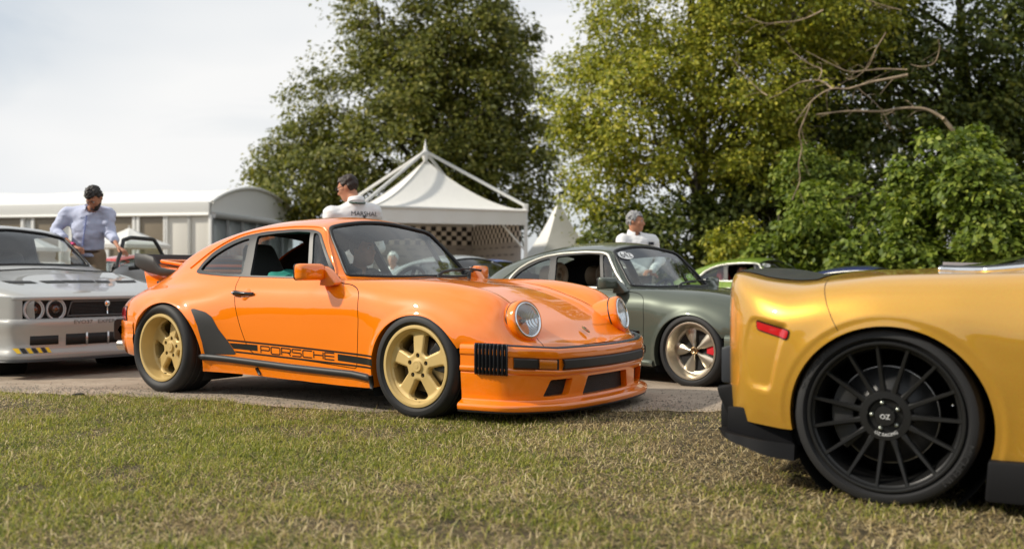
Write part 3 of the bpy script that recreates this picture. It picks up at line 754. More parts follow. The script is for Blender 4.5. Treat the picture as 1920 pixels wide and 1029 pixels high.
# big-leaved shrubs on the bank at the right
for i, (u, v, Y, rx, rz_, n, lab) in enumerate(((1470, 430, 20.2, 1.05, .95, 210, 'leafy green shrub above the pale green car roof'), (1610, 405, 19.2, 1.15, 1.15, 260, 'big-leaved green shrub above the blue car roof'), (1760, 365, 18.2, 1.15, 1.35, 320, 'tall big-leaved shrub behind the gold car, left of the tallest one'), (1905, 330, 17.2, 1.15, 1.65, 360, 'tallest big-leaved shrub at the right edge behind the gold car'), (1385, 470, 21.5, .75, .65, 120, 'low yellowish shrub just right of the grey-haired man'), (1545, 330, 22.0, .80, .85, 130, 'upright leafy shrub under the bare branches'))):
    z = wz(v, Y); gs = np.random.default_rng(300 + i)
    lobes = [((wx(u, Y), Y + .35, z * .55), (rx * .8, .5, z * .5))]
    for k in range(9 if i < 4 else 6):
        ox, oz = gs.uniform(-1, 1) * rx * .85, gs.uniform(-1.15, .75) * rz_; r_ = gs.uniform(.26, .50)
        if z + oz < .45: oz = .45 - z + gs.random() * .4
        lobes.append(((wx(u, Y) + ox, Y - .25 + gs.uniform(-.35, .35), z + oz), (r_ * 1.15, r_ * .9, r_)))
    tree('leafy_shrub', (wx(u, Y), Y + .4, ZT), lobes, lab, maple if i != 4 else yellow, int(n * 1.15), 30, .125 if i < 4 else .10, .24, .06, 20 + i, group='shrubs along the bank', droop=.7, low=.1, cat='shrub', inner=.7, outline=.3)
# bare dead limbs in front of the dark tree
BY = 18.6
db = empty('dead_branch', (wx(1660, BY), BY, ZT)); tag(db, 'bare pale dead branch reaching across the dark tree', 'branch')
def px(pts, Y, r0, r1, nm='limb'):
    Y = Y - 22.0 + BY; r0, r1 = r0 * .62, r1 * .62
    P = np.array([at(u, v, Y + k * .10) for k, (u, v) in enumerate(pts)]) - np.array([wx(1660, BY), BY, ZT])
    P = resample(catmull(P, 60), 40); P += .02 * np.stack([vnoise(P, 3, 5), vnoise(P, 3, 6), vnoise(P, 3, 7)], 1)
    lm_ = put(nm, tube(P, np.linspace(r0, r1, 40), 7), bare, db)
    gr = np.random.default_rng(int(abs(pts[0][0]) + len(pts)))
    for k in range(4, 39, 5):                                     # side twigs
        a0 = P[k]; dv = P[k] - P[k - 2]; dv = dv / np.linalg.norm(dv); o = gr.normal(0, 1, 3) * (1, .4, 1); o /= np.linalg.norm(o); L = gr.uniform(.15, .5)
        m_ = a0 + (dv * .6 + o * .6) * L * .5; e_ = m_ + (dv * .5 + o * .4 + gr.normal(0, .3, 3)) * L * .6; r_ = np.interp(k, [0, 39], [r0, r1]) * .35
        put('twig', tube(resample(catmull(np.array([a0, m_, e_]), 12), 10), np.linspace(r_, .003, 10), 5), bare, lm_)
px([(1768, 222), (1735, 205), (1700, 203), (1650, 210), (1590, 210), (1530, 215)], 22, .050, .018)
px([(1700, 140), (1640, 153), (1590, 166), (1560, 168), (1520, 192), (1490, 232)], 22, .045, .012)
px([(1560, 168), (1535, 150), (1500, 155), (1465, 175), (1442, 185)], 21.8, .030, .010)
px([(1535, 150), (1540, 130), (1515, 118), (1480, 95)], 21.8, .020, .007)
px([(1700, 130), (1660, 130), (1600, 135), (1560, 120), (1510, 95)], 22.1, .026, .008)
px([(1660, 60), (1645, 90), (1636, 110), (1625, 130), (1600, 148), (1585, 145)], 21.6, .020, .008)
px([(1440, 178), (1420, 165), (1395, 140), (1370, 105)], 21.7, .018, .006)
px([(1760, 75), (1762, 95), (1750, 120), (1725, 124), (1705, 120)], 21.6, .016, .008)
px([(1520, 195), (1500, 245), (1505, 275), (1498, 310), (1500, 340), (1487, 375)], 21.5, .022, .016)
px([(1690, 20), (1640, 5), (1600, -15)], 21.6, .014, .01)
px([(1545, 18), (1505, 35), (1440, 45), (1395, 30)], 21.9, .024, .01)
px([(1768, 222), (1840, 320), (1860, 420), (1870, 540)], 22, .06, .11, 'stem')
px([(1610, 165), (1650, 205), (1670, 240)], 22.1, .016, .008)
# ------------------------------------------------------------------ the rear-engined coupe: body surface
# cross-sections of the right/left half from sill to roof centre: x : 12 pairs (half-width, height)
COUPE = {
 -1.03: [(0.144,0.48),(0.144,0.482),(0.1422,0.485),(0.1395,0.488),(0.135,0.491),(0.126,0.494),(0.117,0.496),(0.108,0.498),(0.09,0.5),(0.072,0.501),(0.045,0.502),(0.0,0.502)],
 -1.0: [(0.3612,0.48),(0.3612,0.495),(0.3569,0.51),(0.3483,0.53),(0.3311,0.545),(0.3096,0.555),(0.2838,0.562),(0.258,0.567),(0.2236,0.572),(0.1892,0.576),(0.1118,0.58),(0.0,0.582)],
 -.93: [(0.496,0.48),(0.496,0.5),(0.492,0.53),(0.48,0.565),(0.456,0.59),(0.424,0.605),(0.392,0.617),(0.36,0.625),(0.32,0.635),(0.28,0.643),(0.176,0.655),(0.0,0.66)],
 -.80: [(0.6072,0.48),(0.6088,0.5),(0.6047,0.535),(0.5868,0.58),(0.5542,0.615),(0.5134,0.64),(0.4645,0.655),(0.4156,0.67),(0.3749,0.685),(0.3341,0.7),(0.2119,0.73),(0.0,0.74)],
 -.60: [(0.738,0.48),(0.7398,0.5),(0.738,0.54),(0.72,0.595),(0.675,0.64),(0.621,0.67),(0.558,0.695),(0.495,0.72),(0.432,0.75),(0.387,0.775),(0.243,0.815),(0.0,0.83)],
 -.36: [(0.8422,0.42),(0.855,0.48),(0.8589,0.53),(0.8422,0.6),(0.7979,0.655),(0.7289,0.7),(0.66,0.735),(0.5811,0.775),(0.5023,0.82),(0.4482,0.855),(0.266,0.905),(0.0,0.925)],
 -.18: [(.87,.36),(.882,.46),(.885,.53),(.872,.60),(.832,.66),(.76,.71),(.685,.75),(.61,.81),(.54,.885),(.485,.94),(.28,.995),(0,1.02)],
 0: [(.865,.30),(.885,.42),(.888,.52),(.88,.60),(.845,.66),(.77,.715),(.69,.76),(.625,.84),(.555,.94),(.50,1.005),(.29,1.07),(0,1.10)],
 .18: [(.84,.20),(.866,.36),(.88,.48),(.876,.575),(.84,.65),(.77,.715),(.705,.77),(.64,.86),(.575,.975),(.515,1.05),(.30,1.115),(0,1.145)],
 .36: [(.80,.165),(.825,.26),(.855,.42),(.86,.54),(.83,.64),(.775,.715),(.715,.782),(.655,.88),(.585,1.01),(.525,1.085),(.31,1.15),(0,1.178)],
 .65: [(.782,.165),(.80,.25),(.815,.38),(.822,.52),(.812,.63),(.78,.715),(.725,.795),(.66,.92),(.587,1.065),(.535,1.122),(.32,1.188),(0,1.213)],
 1.0: [(.782,.16),(.797,.25),(.806,.36),(.812,.50),(.808,.62),(.78,.71),(.728,.79),(.665,.92),(.585,1.085),(.535,1.138),(.32,1.198),(0,1.224)],
 1.2: [(.784,.155),(.797,.245),(.805,.36),(.81,.50),(.806,.62),(.78,.705),(.73,.787),(.667,.915),(.585,1.085),(.54,1.132),(.32,1.18),(0,1.198)],
 1.27: [(.785,.155),(.797,.24),(.805,.36),(.81,.50),(.806,.62),(.78,.705),(.732,.785),(.668,.91),(.583,1.08),(.545,1.118),(.32,1.135),(0,1.152)],
 1.34: [(.786,.153),(.798,.24),(.805,.36),(.81,.50),(.806,.62),(.78,.705),(.732,.785),(.668,.90),(.60,1.02),(.557,1.05),(.32,1.078),(0,1.096)],
 1.42: [(.786,.15),(.798,.24),(.805,.36),(.81,.50),(.807,.62),(.782,.705),(.732,.785),(.672,.865),(.63,.935),(.58,.965),(.33,1.006),(0,1.03)],
 1.49: [(.788,.15),(.799,.24),(.805,.36),(.81,.50),(.807,.62),(.782,.705),(.732,.783),(.69,.812),(.655,.845),(.605,.885),(.33,.942),(0,.972)],
 1.56: [(.79,.148),(.80,.24),(.805,.36),(.81,.50),(.807,.62),(.782,.705),(.732,.78),(.695,.795),(.655,.80),(.61,.812),(.33,.878),(0,.915)],
 1.63: [(.792,.147),(.80,.24),(.806,.36),(.81,.50),(.807,.62),(.782,.705),(.73,.778),(.69,.79),(.645,.794),(.595,.796),(.34,.818),(0,.858)],
 1.70: [(.793,.146),(.80,.24),(.807,.36),(.81,.50),(.807,.62),(.782,.705),(.728,.777),(.68,.788),(.63,.79),(.575,.79),(.34,.793),(0,.805)],
 1.76: [(.793,.146),(.802,.24),(.808,.36),(.811,.50),(.807,.62),(.782,.705),(.726,.777),(.67,.788),(.615,.789),(.555,.787),(.33,.79),(0,.80)],
 1.90: [(.797,.145),(.81,.24),(.82,.36),(.822,.50),(.812,.62),(.78,.705),(.72,.773),(.655,.789),(.58,.784),(.51,.773),(.31,.779),(0,.789)],
 2.05: [(.805,.20),(.828,.34),(.84,.44),(.84,.55),(.82,.645),(.77,.725),(.70,.776),(.63,.791),(.545,.779),(.47,.760),(.29,.766),(0,.777)],
 2.27: [(.81,.30),(.836,.42),(.845,.50),(.84,.575),(.815,.655),(.76,.73),(.685,.773),(.605,.783),(.51,.762),(.45,.735),(.27,.739),(0,.75)],
 2.50: [(.82,.38),(.838,.45),(.838,.51),(.824,.57),(.79,.64),(.74,.70),(.675,.742),(.595,.753),(.50,.722),(.45,.682),(.27,.678),(0,.687)],
 2.62: [(.822,.44),(.826,.47),(.82,.515),(.802,.565),(.77,.62),(.72,.675),(.662,.715),(.585,.727),(.495,.69),(.45,.64),(.27,.632),(0,.64)],
 2.72: [(0.795,0.43),(0.793,0.4556),(0.785,0.4912),(0.768,0.5368),(0.738,0.5874),(0.697,0.6331),(0.645,0.6687),(0.575,0.6813),(0.495,0.6399),(0.445,0.5895),(0.27,0.5785),(0,0.5855)],
 2.80: [(0.753,0.42),(0.75,0.4362),(0.742,0.452),(0.727,0.475),(0.703,0.5),(0.67,0.525),(0.625,0.545),(0.562,0.552),(0.495,0.545),(0.44,0.533),(0.27,0.532),(0,0.54)],
 2.88: [(0.68,0.41),(0.677,0.4198),(0.67,0.416),(0.657,0.421),(0.64,0.427),(0.615,0.433),(0.585,0.439),(0.54,0.444),(0.485,0.452),(0.42,0.463),(0.26,0.475),(0,0.48)],
 2.95: [(0.54,0.403),(0.537,0.407),(0.53,0.4111),(0.52,0.4171),(0.505,0.4231),(0.485,0.4291),(0.46,0.4342),(0.43,0.4372),(0.39,0.4372),(0.33,0.4353),(0.2,0.4323),(0,0.4333)],
 2.99: [(0.3,0.4),(0.298,0.4016),(0.295,0.4032),(0.29,0.4048),(0.28,0.4064),(0.27,0.4081),(0.255,0.4097),(0.24,0.4113),(0.21,0.4129),(0.17,0.4145),(0.1,0.415),(0,0.415)],
}
def ncatmull(P, per):
    """smooth curve through P (m, k, 2) with square-root chord spacing, 'per' samples for each span"""
    k = P.shape[1]
    d = np.maximum(np.sqrt(np.linalg.norm(np.diff(P, axis=1), axis=2)), 1e-3)       # (m, k-1)
    s = np.diff(P, axis=1) / d[..., None]
    M = np.zeros_like(P)
    M[:, 1:-1] = (s[:, :-1] * d[:, 1:, None] + s[:, 1:] * d[:, :-1, None]) / (d[:, :-1] + d[:, 1:])[..., None]
    M[:, 0] = s[:, 0]
    M[:, -1] = s[:, -1]; M[:, -1, 1] = 0.0
    out = []
    for i in range(k - 1):
        t = np.linspace(0, 1, per, endpoint=(i == k - 2))[None, :, None]
        h = d[:, i, None, None]; p0, p1, m0, m1 = P[:, i, None], P[:, i + 1, None], M[:, i, None], M[:, i + 1, None]
        out.append((1 + 2 * t) * (1 - t) ** 2 * p0 + t * (1 - t) ** 2 * h * m0 + t * t * (3 - 2 * t) * p1 + t * t * (t - 1) * h * m1)
    return np.concatenate(out, 1)
def coupe_half(dx=.009, per=12):
    xs = np.array(sorted(COUPE)); K = np.array([COUPE[x] for x in xs])
    x = np.linspace(xs[0], xs[-1], int((xs[-1] - xs[0]) / dx))
    C = np.stack([np.stack([pchip(xs, K[:, j, a], x) for a in (0, 1)], 1) for j in range(12)], 1)
    S = ncatmull(C, per)
    P = np.concatenate([np.broadcast_to(x[:, None, None], S.shape[:2] + (1,)), S], 2)
    # smoothing along the car so that the station keys do not show in reflections; the screen pillars stay crisp
    w = np.clip(np.maximum((x - 1.82) / .12, (1.08 - x) / .12), 0, 1) * np.clip((2.74 - x) / .08, 0, 1) * np.clip((x + .85) / .1, 0, 1)
    for k in range(int(70 * (.009 / dx) ** 2) + 10):
        Q = P.copy(); f = 1.0 if k < 10 else w[1:-1, None, None]
        P[1:-1, :, 1:] += f * (-.5 * Q[1:-1, :, 1:] + (Q[:-2, :, 1:] + Q[2:, :, 1:]) * .25)
        P[:, -1, 1] = 0
    wf = np.clip((x - 1.85) / .1, 0, 1)[:, None, None]
    for k in range(int(14 * (per / 12) ** 2)):
        Q = P.copy(); P[:, 1:-1, 1:] += wf * (-.5 * Q[:, 1:-1, 1:] + (Q[:, :-2, 1:] + Q[:, 2:, 1:]) * .25)
    return grid(P)
# ------------------------------------------------------------------ the rear-engined coupe: parts
ARCH_F, ARCH_R = (2.258, .245, .343), (.05, .275, .352)
def arch_sd(V, a): return np.hypot(V[:, 0] - a[0], V[:, 2] - a[1]) - a[2]
WIN_OUT = round_poly([(.105,.838),(.14,.905),(.216,.973),(.314,1.022),(.417,1.058),(.537,1.086),(.73,1.108),(.99,1.117),(1.19,1.110),(1.262,1.092),(1.303,1.041),(1.406,.918),(1.53,.793),(1.40,.790),(1.2,.795),(.914,.800),(.724,.803),(.479,.808),(.28,.818),(.15,.826)], .03)
QUARTER = round_poly([(.150,.853),(.178,.893),(.243,.945),(.343,.994),(.441,1.031),(.535,1.056),(.60,1.066),(.668,.818),(.464,.824),(.263,.836)], .025)
DOORGLASS = round_poly([(.672,1.079),(.857,1.093),(1.054,1.100),(1.176,1.093),(1.235,.935),(1.29,.803),(.75,.812)], .012)
VENT = round_poly([(1.208,1.088),(1.243,1.083),(1.262,1.07),(1.329,.985),(1.402,.896),(1.478,.806),(1.318,.804)], .012)
DOOR = round_poly([(.705,.64),(.683,.70),(.655,.755),(.650,.815),(1.50,.815),(1.548,.795),(1.603,.767),(1.70,.757),(1.757,.735),(1.786,.70),(1.806,.55),(1.800,.40),(1.786,.256),(1.478,.277),(1.197,.293),(.893,.302),(.845,.33),(.812,.376),(.766,.479),(.736,.556)], .02)
WS_T = lambda V: -.76 * V[:, 0] + .65 * V[:, 2]
WINDSCREEN = [(-.612,-.664),(-.63,-.655),(-.61,-.56),(-.545,-.32),(-.515,-.252),(-.48,-.228),(-.36,-.198),(-.18,-.178),(0,-.172)]
WINDSCREEN = WINDSCREEN + [(-a, b) for a, b in WINDSCREEN[-2::-1]] + [(.52,-.705),(.40,-.735),(.2,-.762),(0,-.772),(-.2,-.762),(-.40,-.735),(-.52,-.705)]
WINDSCREEN = round_poly(WINDSCREEN, .03)
REARGLASS = round_poly([(-.40,.565),(-.43,.60),(-.40,1.0),(-.36,1.04),(.36,1.04),(.40,1.0),(.43,.60),(.40,.565)], .04)   # in (y, .78 x + .62 z + .25)
BUMPER = [(2.585,.838),(2.68,.828),(2.77,.812),(2.84,.785),(2.905,.725),(2.965,.635),(3.018,.50),(3.055,.30),(3.068,.12),(3.07,0)]
BUMPER = np.array(BUMPER + [(a, -b) for a, b in BUMPER[-2::-1]])
REARBUMPER = [(-.30,.872),(-.42,.85),(-.56,.775),(-.70,.69),(-.84,.585),(-.95,.46),(-1.04,.28),(-1.07,0)]
REARBUMPER = np.array(REARBUMPER + [(a, -b) for a, b in REARBUMPER[-2::-1]])
def plan_sweep(plan, prof, n=160, lo=0.0, hi=1.0, zdrop=None):
    """profile of (outward offset, height) carried along a plan curve"""
    c = resample(catmull(plan, 600), n * 4)
    i0, i1 = int(lo * (len(c) - 1)), int(hi * (len(c) - 1))
    c = resample(c[i0:i1 + 1], n)
    t = np.gradient(c, axis=0); t /= np.linalg.norm(t, axis=1, keepdims=True)
    nrm = np.stack([-t[:, 1], t[:, 0]], 1)
    mid = np.array([1.2, 0]); 
    if ((c - mid) * nrm).sum() < 0: nrm = -nrm
    P = np.zeros((n, len(prof), 3))
    for k, (o, z) in enumerate(prof):
        P[:, k, :2] = c + nrm * o; P[:, k, 2] = z + (zdrop(c) if zdrop is not None else 0)
    return P
def soft(P, passes=1):
    return P

def wheel_tyre(rr, ro, w, bulge=.012, n=84):
    """tyre: rim radius, outer radius, width; the outer face is at y = 0 and it reaches to y = w"""
    h = ro - rr
    p = [(rr - .006, .022), (rr + .004, .006), (rr + .012, .001), (rr + h * .3, -bulge), (rr + h * .55, -bulge * .95), (rr + h * .78, -bulge * .2), (ro - .012, .008), (ro - .004, .018), (ro - .0006, .03)]
    for k in range(4):
        y = .03 + (w - .06) * (k + .5) / 4.0
        p += [(ro, y - .010), (ro - .006, y - .006), (ro - .006, y + .004), (ro, y + .008)]
    p += [(ro - .0006, w - .03), (ro - .012, w - .008), (rr + h * .55, w + bulge), (rr, w - .01)]
    return lathe(p, n)
def brake_disc(parent, r=.15, y=.10, caliper=(.02, .02, .02), red=False):
    s = lathe([(.05, y - .02), (.07, y - .02), (.075, y), (r, y), (r, y + .022), (.07, y + .022)], 64)
    a, b = split(s, np.min([np.hypot(s.V[:, 0] - rr * np.cos(t), s.V[:, 2] - rr * np.sin(t)) for rr, t0 in ((.10, 0), (.118, .25), (.136, .5)) for t in np.arange(10) * 2 * np.pi / 10 + t0], 0) - .0035) if False else (None, s)
    put('brake_disc', b, mat('disc_steel', (.30, .29, .28), .35, 1.0), parent)
    th = np.linspace(-.55, .55, 14) + .35
    o = np.array([[(r + .025) * math.cos(t), (r + .025) * math.sin(t)] for t in th] + [[(r - .05) * math.cos(t), (r - .05) * math.sin(t)] for t in th[::-1]])
    put('brake_caliper', prism(o, y - .035, y + .05, 'xz', .006), mat('caliper_red' if red else 'caliper_black', (.6, .02, .03) if red else caliper, .4), parent, angle=40)
def five_spoke(parent, rr, ro, w, depth, m, nuts=True):
    """dished five-spoke wheel with rounded windows, facing -y"""
    t = put('tyre', wheel_tyre(rr, ro, w), MATS['tyre'], parent, angle=50)
    rim = lathe([(rr + .002, .012), (rr + .003, .004), (rr, -.001), (rr - .006, -.0025), (rr - .017, -.002), (rr - .020, .002), (rr - .0225, .010), (rr - .027, depth - .012), (rr - .033, depth), (rr - .036, depth + .014), (rr - .034, w - .05), (rr - .01, w - .02), (rr - .01, w)], 128)
    put('rim', rim, m, parent, angle=40)
    # spoke face: polar sheet with five windows
    n, k = 240, 30
    ri = rr - .031
    r = np.linspace(.002, ri, k); th = np.linspace(0, 2 * np.pi, n, endpoint=False)
    f = np.interp(r, [0, .035, .045, .075, .10, ri - .02, ri], [0, 0, .004, .003, .006, .012, .004])
    P = np.stack([np.cos(th)[:, None] * r, np.broadcast_to(depth - .004 + f, (n, k)), np.sin(th)[:, None] * r], 2)
    s = grid(P, cu=True)
    d = np.full(len(s.V), 1e9)
    X, Z = s.V[:, 0], s.V[:, 2]
    ro_, ri_ = ri - .012, .080
    wo, wi = .058, .017
    for i in range(5):
        a = np.pi / 2 + np.pi / 5 + i * 2 * np.pi / 5
        u = X * np.cos(a) + Z * np.sin(a); v = -X * np.sin(a) + Z * np.cos(a)
        poly = round_poly([(ri_, -wi), (ri_ + .02, -wi - .010), (ro_ - .022, -wo - .010), (ro_ - .002, -wo + .014), (ro_ + .002, 0), (ro_ - .002, wo - .014), (ro_ - .022, wo + .010), (ri_ + .02, wi + .010), (ri_, wi)], .02)
        d = np.minimum(d, poly_sd(u, v, poly))
    # soft shoulder round every window
    s.V[:, 1] += .009 * np.clip(1 - d / .012, 0, 1) ** 2
    s = Surf(s.V, s.F)
    _, face = split(s, d)
    nut_a = [np.pi / 2 + i * 2 * np.pi / 5 for i in range(5)]
    dn = np.min([np.hypot(face.V[:, 0] - .062 * np.cos(a), face.V[:, 2] - .062 * np.sin(a)) for a in nut_a], 0) - .0135
    _, face = split(face, dn)
    wall = skirt(face, lambda V, N: np.array([0, .032, 0.0]) + 0 * V)
    put('spokes', join(face, wall), m, parent, angle=40)
    put('hub_cap', lathe([(.033, depth + .002), (.033, depth - .010), (.030, depth - .013), (.014, depth - .0125), (.0125, depth - .0145), (0.0005, depth - .0145)], 48), m, parent, angle=40)
    cup = mat('wheel_dark', (.012, .012, .012), .5)
    nut = mat('nut_black', (.03, .03, .032), .3, .6)
    put('wheel_back', lathe([(rr - .045, depth + .036), (.01, depth + .036)], 64), cup, parent) if False else None
    for a in nut_a:
        c = np.array([.062 * math.cos(a), 0, .062 * math.sin(a)])
        put('bolt', xform(lathe([(.0005, depth + .006), (.007, depth + .007), (.008, depth + .012), (.0135, depth + .020), (.0136, depth + .03)], 12), loc=c), nut, parent, angle=40)
    put('valve', tube([(.0, depth - .01, -(rr - .045)), (.004, depth - .03, -(rr - .05))], .0035, 8), nut, parent)
    brake_disc(parent, .15, depth + .06)
def leaf_wheel(parent, rr, ro, w, depth, m_lip, m_spoke):
    """deep dished wheel with five wide leaf spokes and a centre nut, facing -y"""
    put('tyre', wheel_tyre(rr, ro, w), MATS['tyre'], parent, angle=50)
    rim = lathe([(rr + .002, .012), (rr + .003, .004), (rr, -.001), (rr - .006, -.0025), (rr - .014, -.001), (rr - .018, .006), (rr - .028, depth * .5), (rr - .045, depth), (rr - .062, depth + .006), (rr - .068, depth + .02), (rr - .06, w - .03), (rr - .01, w)], 96)
    put('rim', rim, m_lip, parent, angle=40)
    blk = mat('wheel_black', (.015, .015, .015), .45)
    put('wheel_well', lathe([(rr - .064, depth + .02), (.03, depth + .03)], 64), blk, parent)
    for i in range(5):
        a = np.pi / 2 + i * 2 * np.pi / 5 + .28
        L = np.linspace(.03, rr - .055, 12); W = np.interp(L, [.03, .05, .10, .15, rr - .055], [.014, .016, .036, .050, .056])
        V, q = [], 9
        for l, w_ in zip(L, W):
            for t in np.linspace(-1, 1, q): V.append((l, w_ * t, depth - .012 + .014 * t * t + .010 * (l / rr) ** 2))
        P = np.array(V).reshape(len(L), q, 3)
        ca, sa = math.cos(a), math.sin(a)
        G = np.stack([P[..., 0] * ca - P[..., 1] * sa, P[..., 2], P[..., 0] * sa + P[..., 1] * ca], 2)
        s = grid(G)
        if s.N[:, 1].mean() > 0: s = flip(s)
        put('spoke', join(s, skirt(s, lambda V, N: np.array([0, .022, 0.0]) + 0 * V)), m_spoke, parent, angle=40)
    put('centre_nut', lathe([(.036, depth + .01), (.036, depth - .018), (.030, depth - .026), (.024, depth - .026), (.022, depth - .02), (.0005, depth - .02)], 6), mat('bronze_nut', (.35, .24, .13), .3, 1.0), parent, smooth=False)
    brake_disc(parent, .15, depth + .05, red=True)

def seat(parent, x, y, m, head='tall', width=.24):
    """bucket seat: cushion and a backrest that narrows to its head"""
    def slab(rows):
        P = []
        for (cx, cz, hw, th) in rows:
            a = np.linspace(0, 2 * np.pi, 28, endpoint=False); e = .55
            yy = np.sign(np.cos(a)) * np.abs(np.cos(a)) ** e * hw; tt = np.sign(np.sin(a)) * np.abs(np.sin(a)) ** e * th
            P.append(np.stack([cx + tt, y + yy, np.full_like(a, cz)], 1))
        s = grid(np.array(P), cv=True, flip=True)
        top = len(P) - 1; i = np.arange(28); j = (i + 1) % 28
        V = np.vstack([s.V, [np.mean(P[top], 0)]]); F = np.vstack([s.F, np.stack([np.full(28, len(V) - 1), top * 28 + i, top * 28 + j], 1)])
        return Surf(V, F)
    st = put('seat', join(slab([(x + .25, .20, .22, .22), (x + .25, .30, .25, .25), (x + .24, .36, .25, .25), (x + .24, .385, .2, .2)])), m, parent)
    if head == 'tall':
        rows = [(x, .32, .22, .07), (x - .03, .45, .25, .075), (x - .07, .62, .25, .075), (x - .11, .76, .225, .07), (x - .14, .84, .175, .062), (x - .165, .93, .145, .055), (x - .185, 1.0, .125, .05), (x - .19, 1.025, .105, .038), (x - .19, 1.034, .06, .015)]
    else:
        rows = [(x, .32, .22, .07), (x - .03, .45, .25, .075), (x - .07, .62, .25, .07), (x - .10, .74, .22, .06), (x - .11, .80, .16, .045), (x - .11, .815, .1, .02)]
    put('backrest', slab(rows), m, st)
    return st


def hug(bvh, pts, side=-1, off=.0015):
    """(x, z) points laid on the flank of the body"""
    out = []
    for x, z in pts:
        h = bvh.ray_cast(Vector((x, side * 1.5, z)), Vector((0, -side, 0)))
        y, n = (h[0].y, h[1]) if h[0] is not None else (side * .8, Vector((0, side, 0)))
        if n.y * side < 0: n = -n
        out.append((x + n.x * off, y + n.y * off, z + n.z * off))
    return np.array(out)
def hug_strip(bvh, A, B, n, side=-1, off=.0015):
    """band between the lines A and B (lists of (x, z)) on the flank"""
    a, b = resample(np.array(A, float), n), resample(np.array(B, float), n)
    rows = [a * (1 - t) + b * t for t in (0, .5, 1)]
    P = np.stack([hug(bvh, r, side, off) for r in rows], 1)
    s = grid(P)
    return s if (s.N[:, 1].mean() * side) > 0 else flip(s)
GLYPH = {
 'P': [[(0, 0), (0, 1), (.9, 1), (1, .93), (1, .5), (.9, .42), (0, .42)]],
 'O': [[(.1, 0), (0, .1), (0, .9), (.1, 1), (.9, 1), (1, .9), (1, .1), (.9, 0), (.1, 0)]],
 'R': [[(0, 0), (0, 1), (.9, 1), (1, .93), (1, .5), (.9, .42), (0, .42)], [(.62, .42), (.85, .32), (1, 0)]],
 'S': [[(1, 1), (.1, 1), (0, .92), (0, .6), (.1, .52), (.9, .5), (1, .42), (1, .1), (.9, 0), (0, 0)]],
 'C': [[(1, 1), (.1, 1), (0, .9), (0, .1), (.1, 0), (1, 0)]],
 'H': [[(0, 0), (0, 1)], [(1, 0), (1, 1)], [(0, .5), (1, .5)]],
 'E': [[(1, 1), (0, 1)], [(1, .5), (0, .5)], [(1, 0), (0, 0), (0, 1)]],
}
def stroke_strip(pts, w):
    """a thick polyline as left and right border lines (mitred)"""
    P = np.array(pts, float); closed = np.allclose(P[0], P[-1])
    d = np.diff(P, axis=0); d /= np.linalg.norm(d, axis=1, keepdims=True); n = np.stack([-d[:, 1], d[:, 0]], 1)
    m = np.zeros_like(P)
    for i in range(len(P)):
        a = n[i - 1] if i else (n[-1] if closed else n[0]); b = n[i] if i < len(n) else (n[0] if closed else n[-1])
        k = a + b; k /= max(np.linalg.norm(k), 1e-6); m[i] = k / max(k @ a, .5)
    return P + m * w / 2, P - m * w / 2
def flank_text(bvh, text, p0, p1, q0, q1, w, parent, m, gap=.16):
    """wide lettering on the flank between the bottom line p0-p1 and the top line q0-q1"""
    p0, p1, q0, q1 = map(np.array, (p0, p1, q0, q1)); n = len(text); cell = 1.0 / (n - gap)
    for i, ch in enumerate(text):
        ss = []
        for st in GLYPH[ch]:
            u = lambda q: ((1 - q[:, :1]) * 0 + 1) 
            def warp(q):
                a = (i + q[:, :1] * (1 - gap)) * cell; b = q[:, 1:]
                return (p0 * (1 - a) + p1 * a) * (1 - b) + (q0 * (1 - a) + q1 * a) * b
            L = resample_keep(warp(np.array(st, float)), .02)
            A, B = stroke_strip(L, w)
            P = np.stack([hug(bvh, A, -1, .0016), hug(bvh, B, -1, .0016)], 1)
            s = grid(P); ss.append(s if s.N[:, 1].mean() < 0 else flip(s))
        put('letter', join(*ss), m, parent)
def resample_keep(P, step):
    out = [P[0]]
    for a, b in zip(P[:-1], P[1:]):
        k = max(1, int(np.linalg.norm(b - a) / step))
        for j in range(1, k + 1): out.append(a + (b - a) * j / k)
    return np.array(out)
def gap_cut(s, d, w=.0016):
    a, rest = split(s, d + w)
    dd = None
    return a, rest
def cut_gap(s, fn, w=.0026):
    """(inside, outside, strip between) for the closed line fn(V) = 0"""
    inside, rest = split(s, fn(s.V) + w)
    strip, outside = split(rest, fn(rest.V) - w)
    return inside, outside, strip

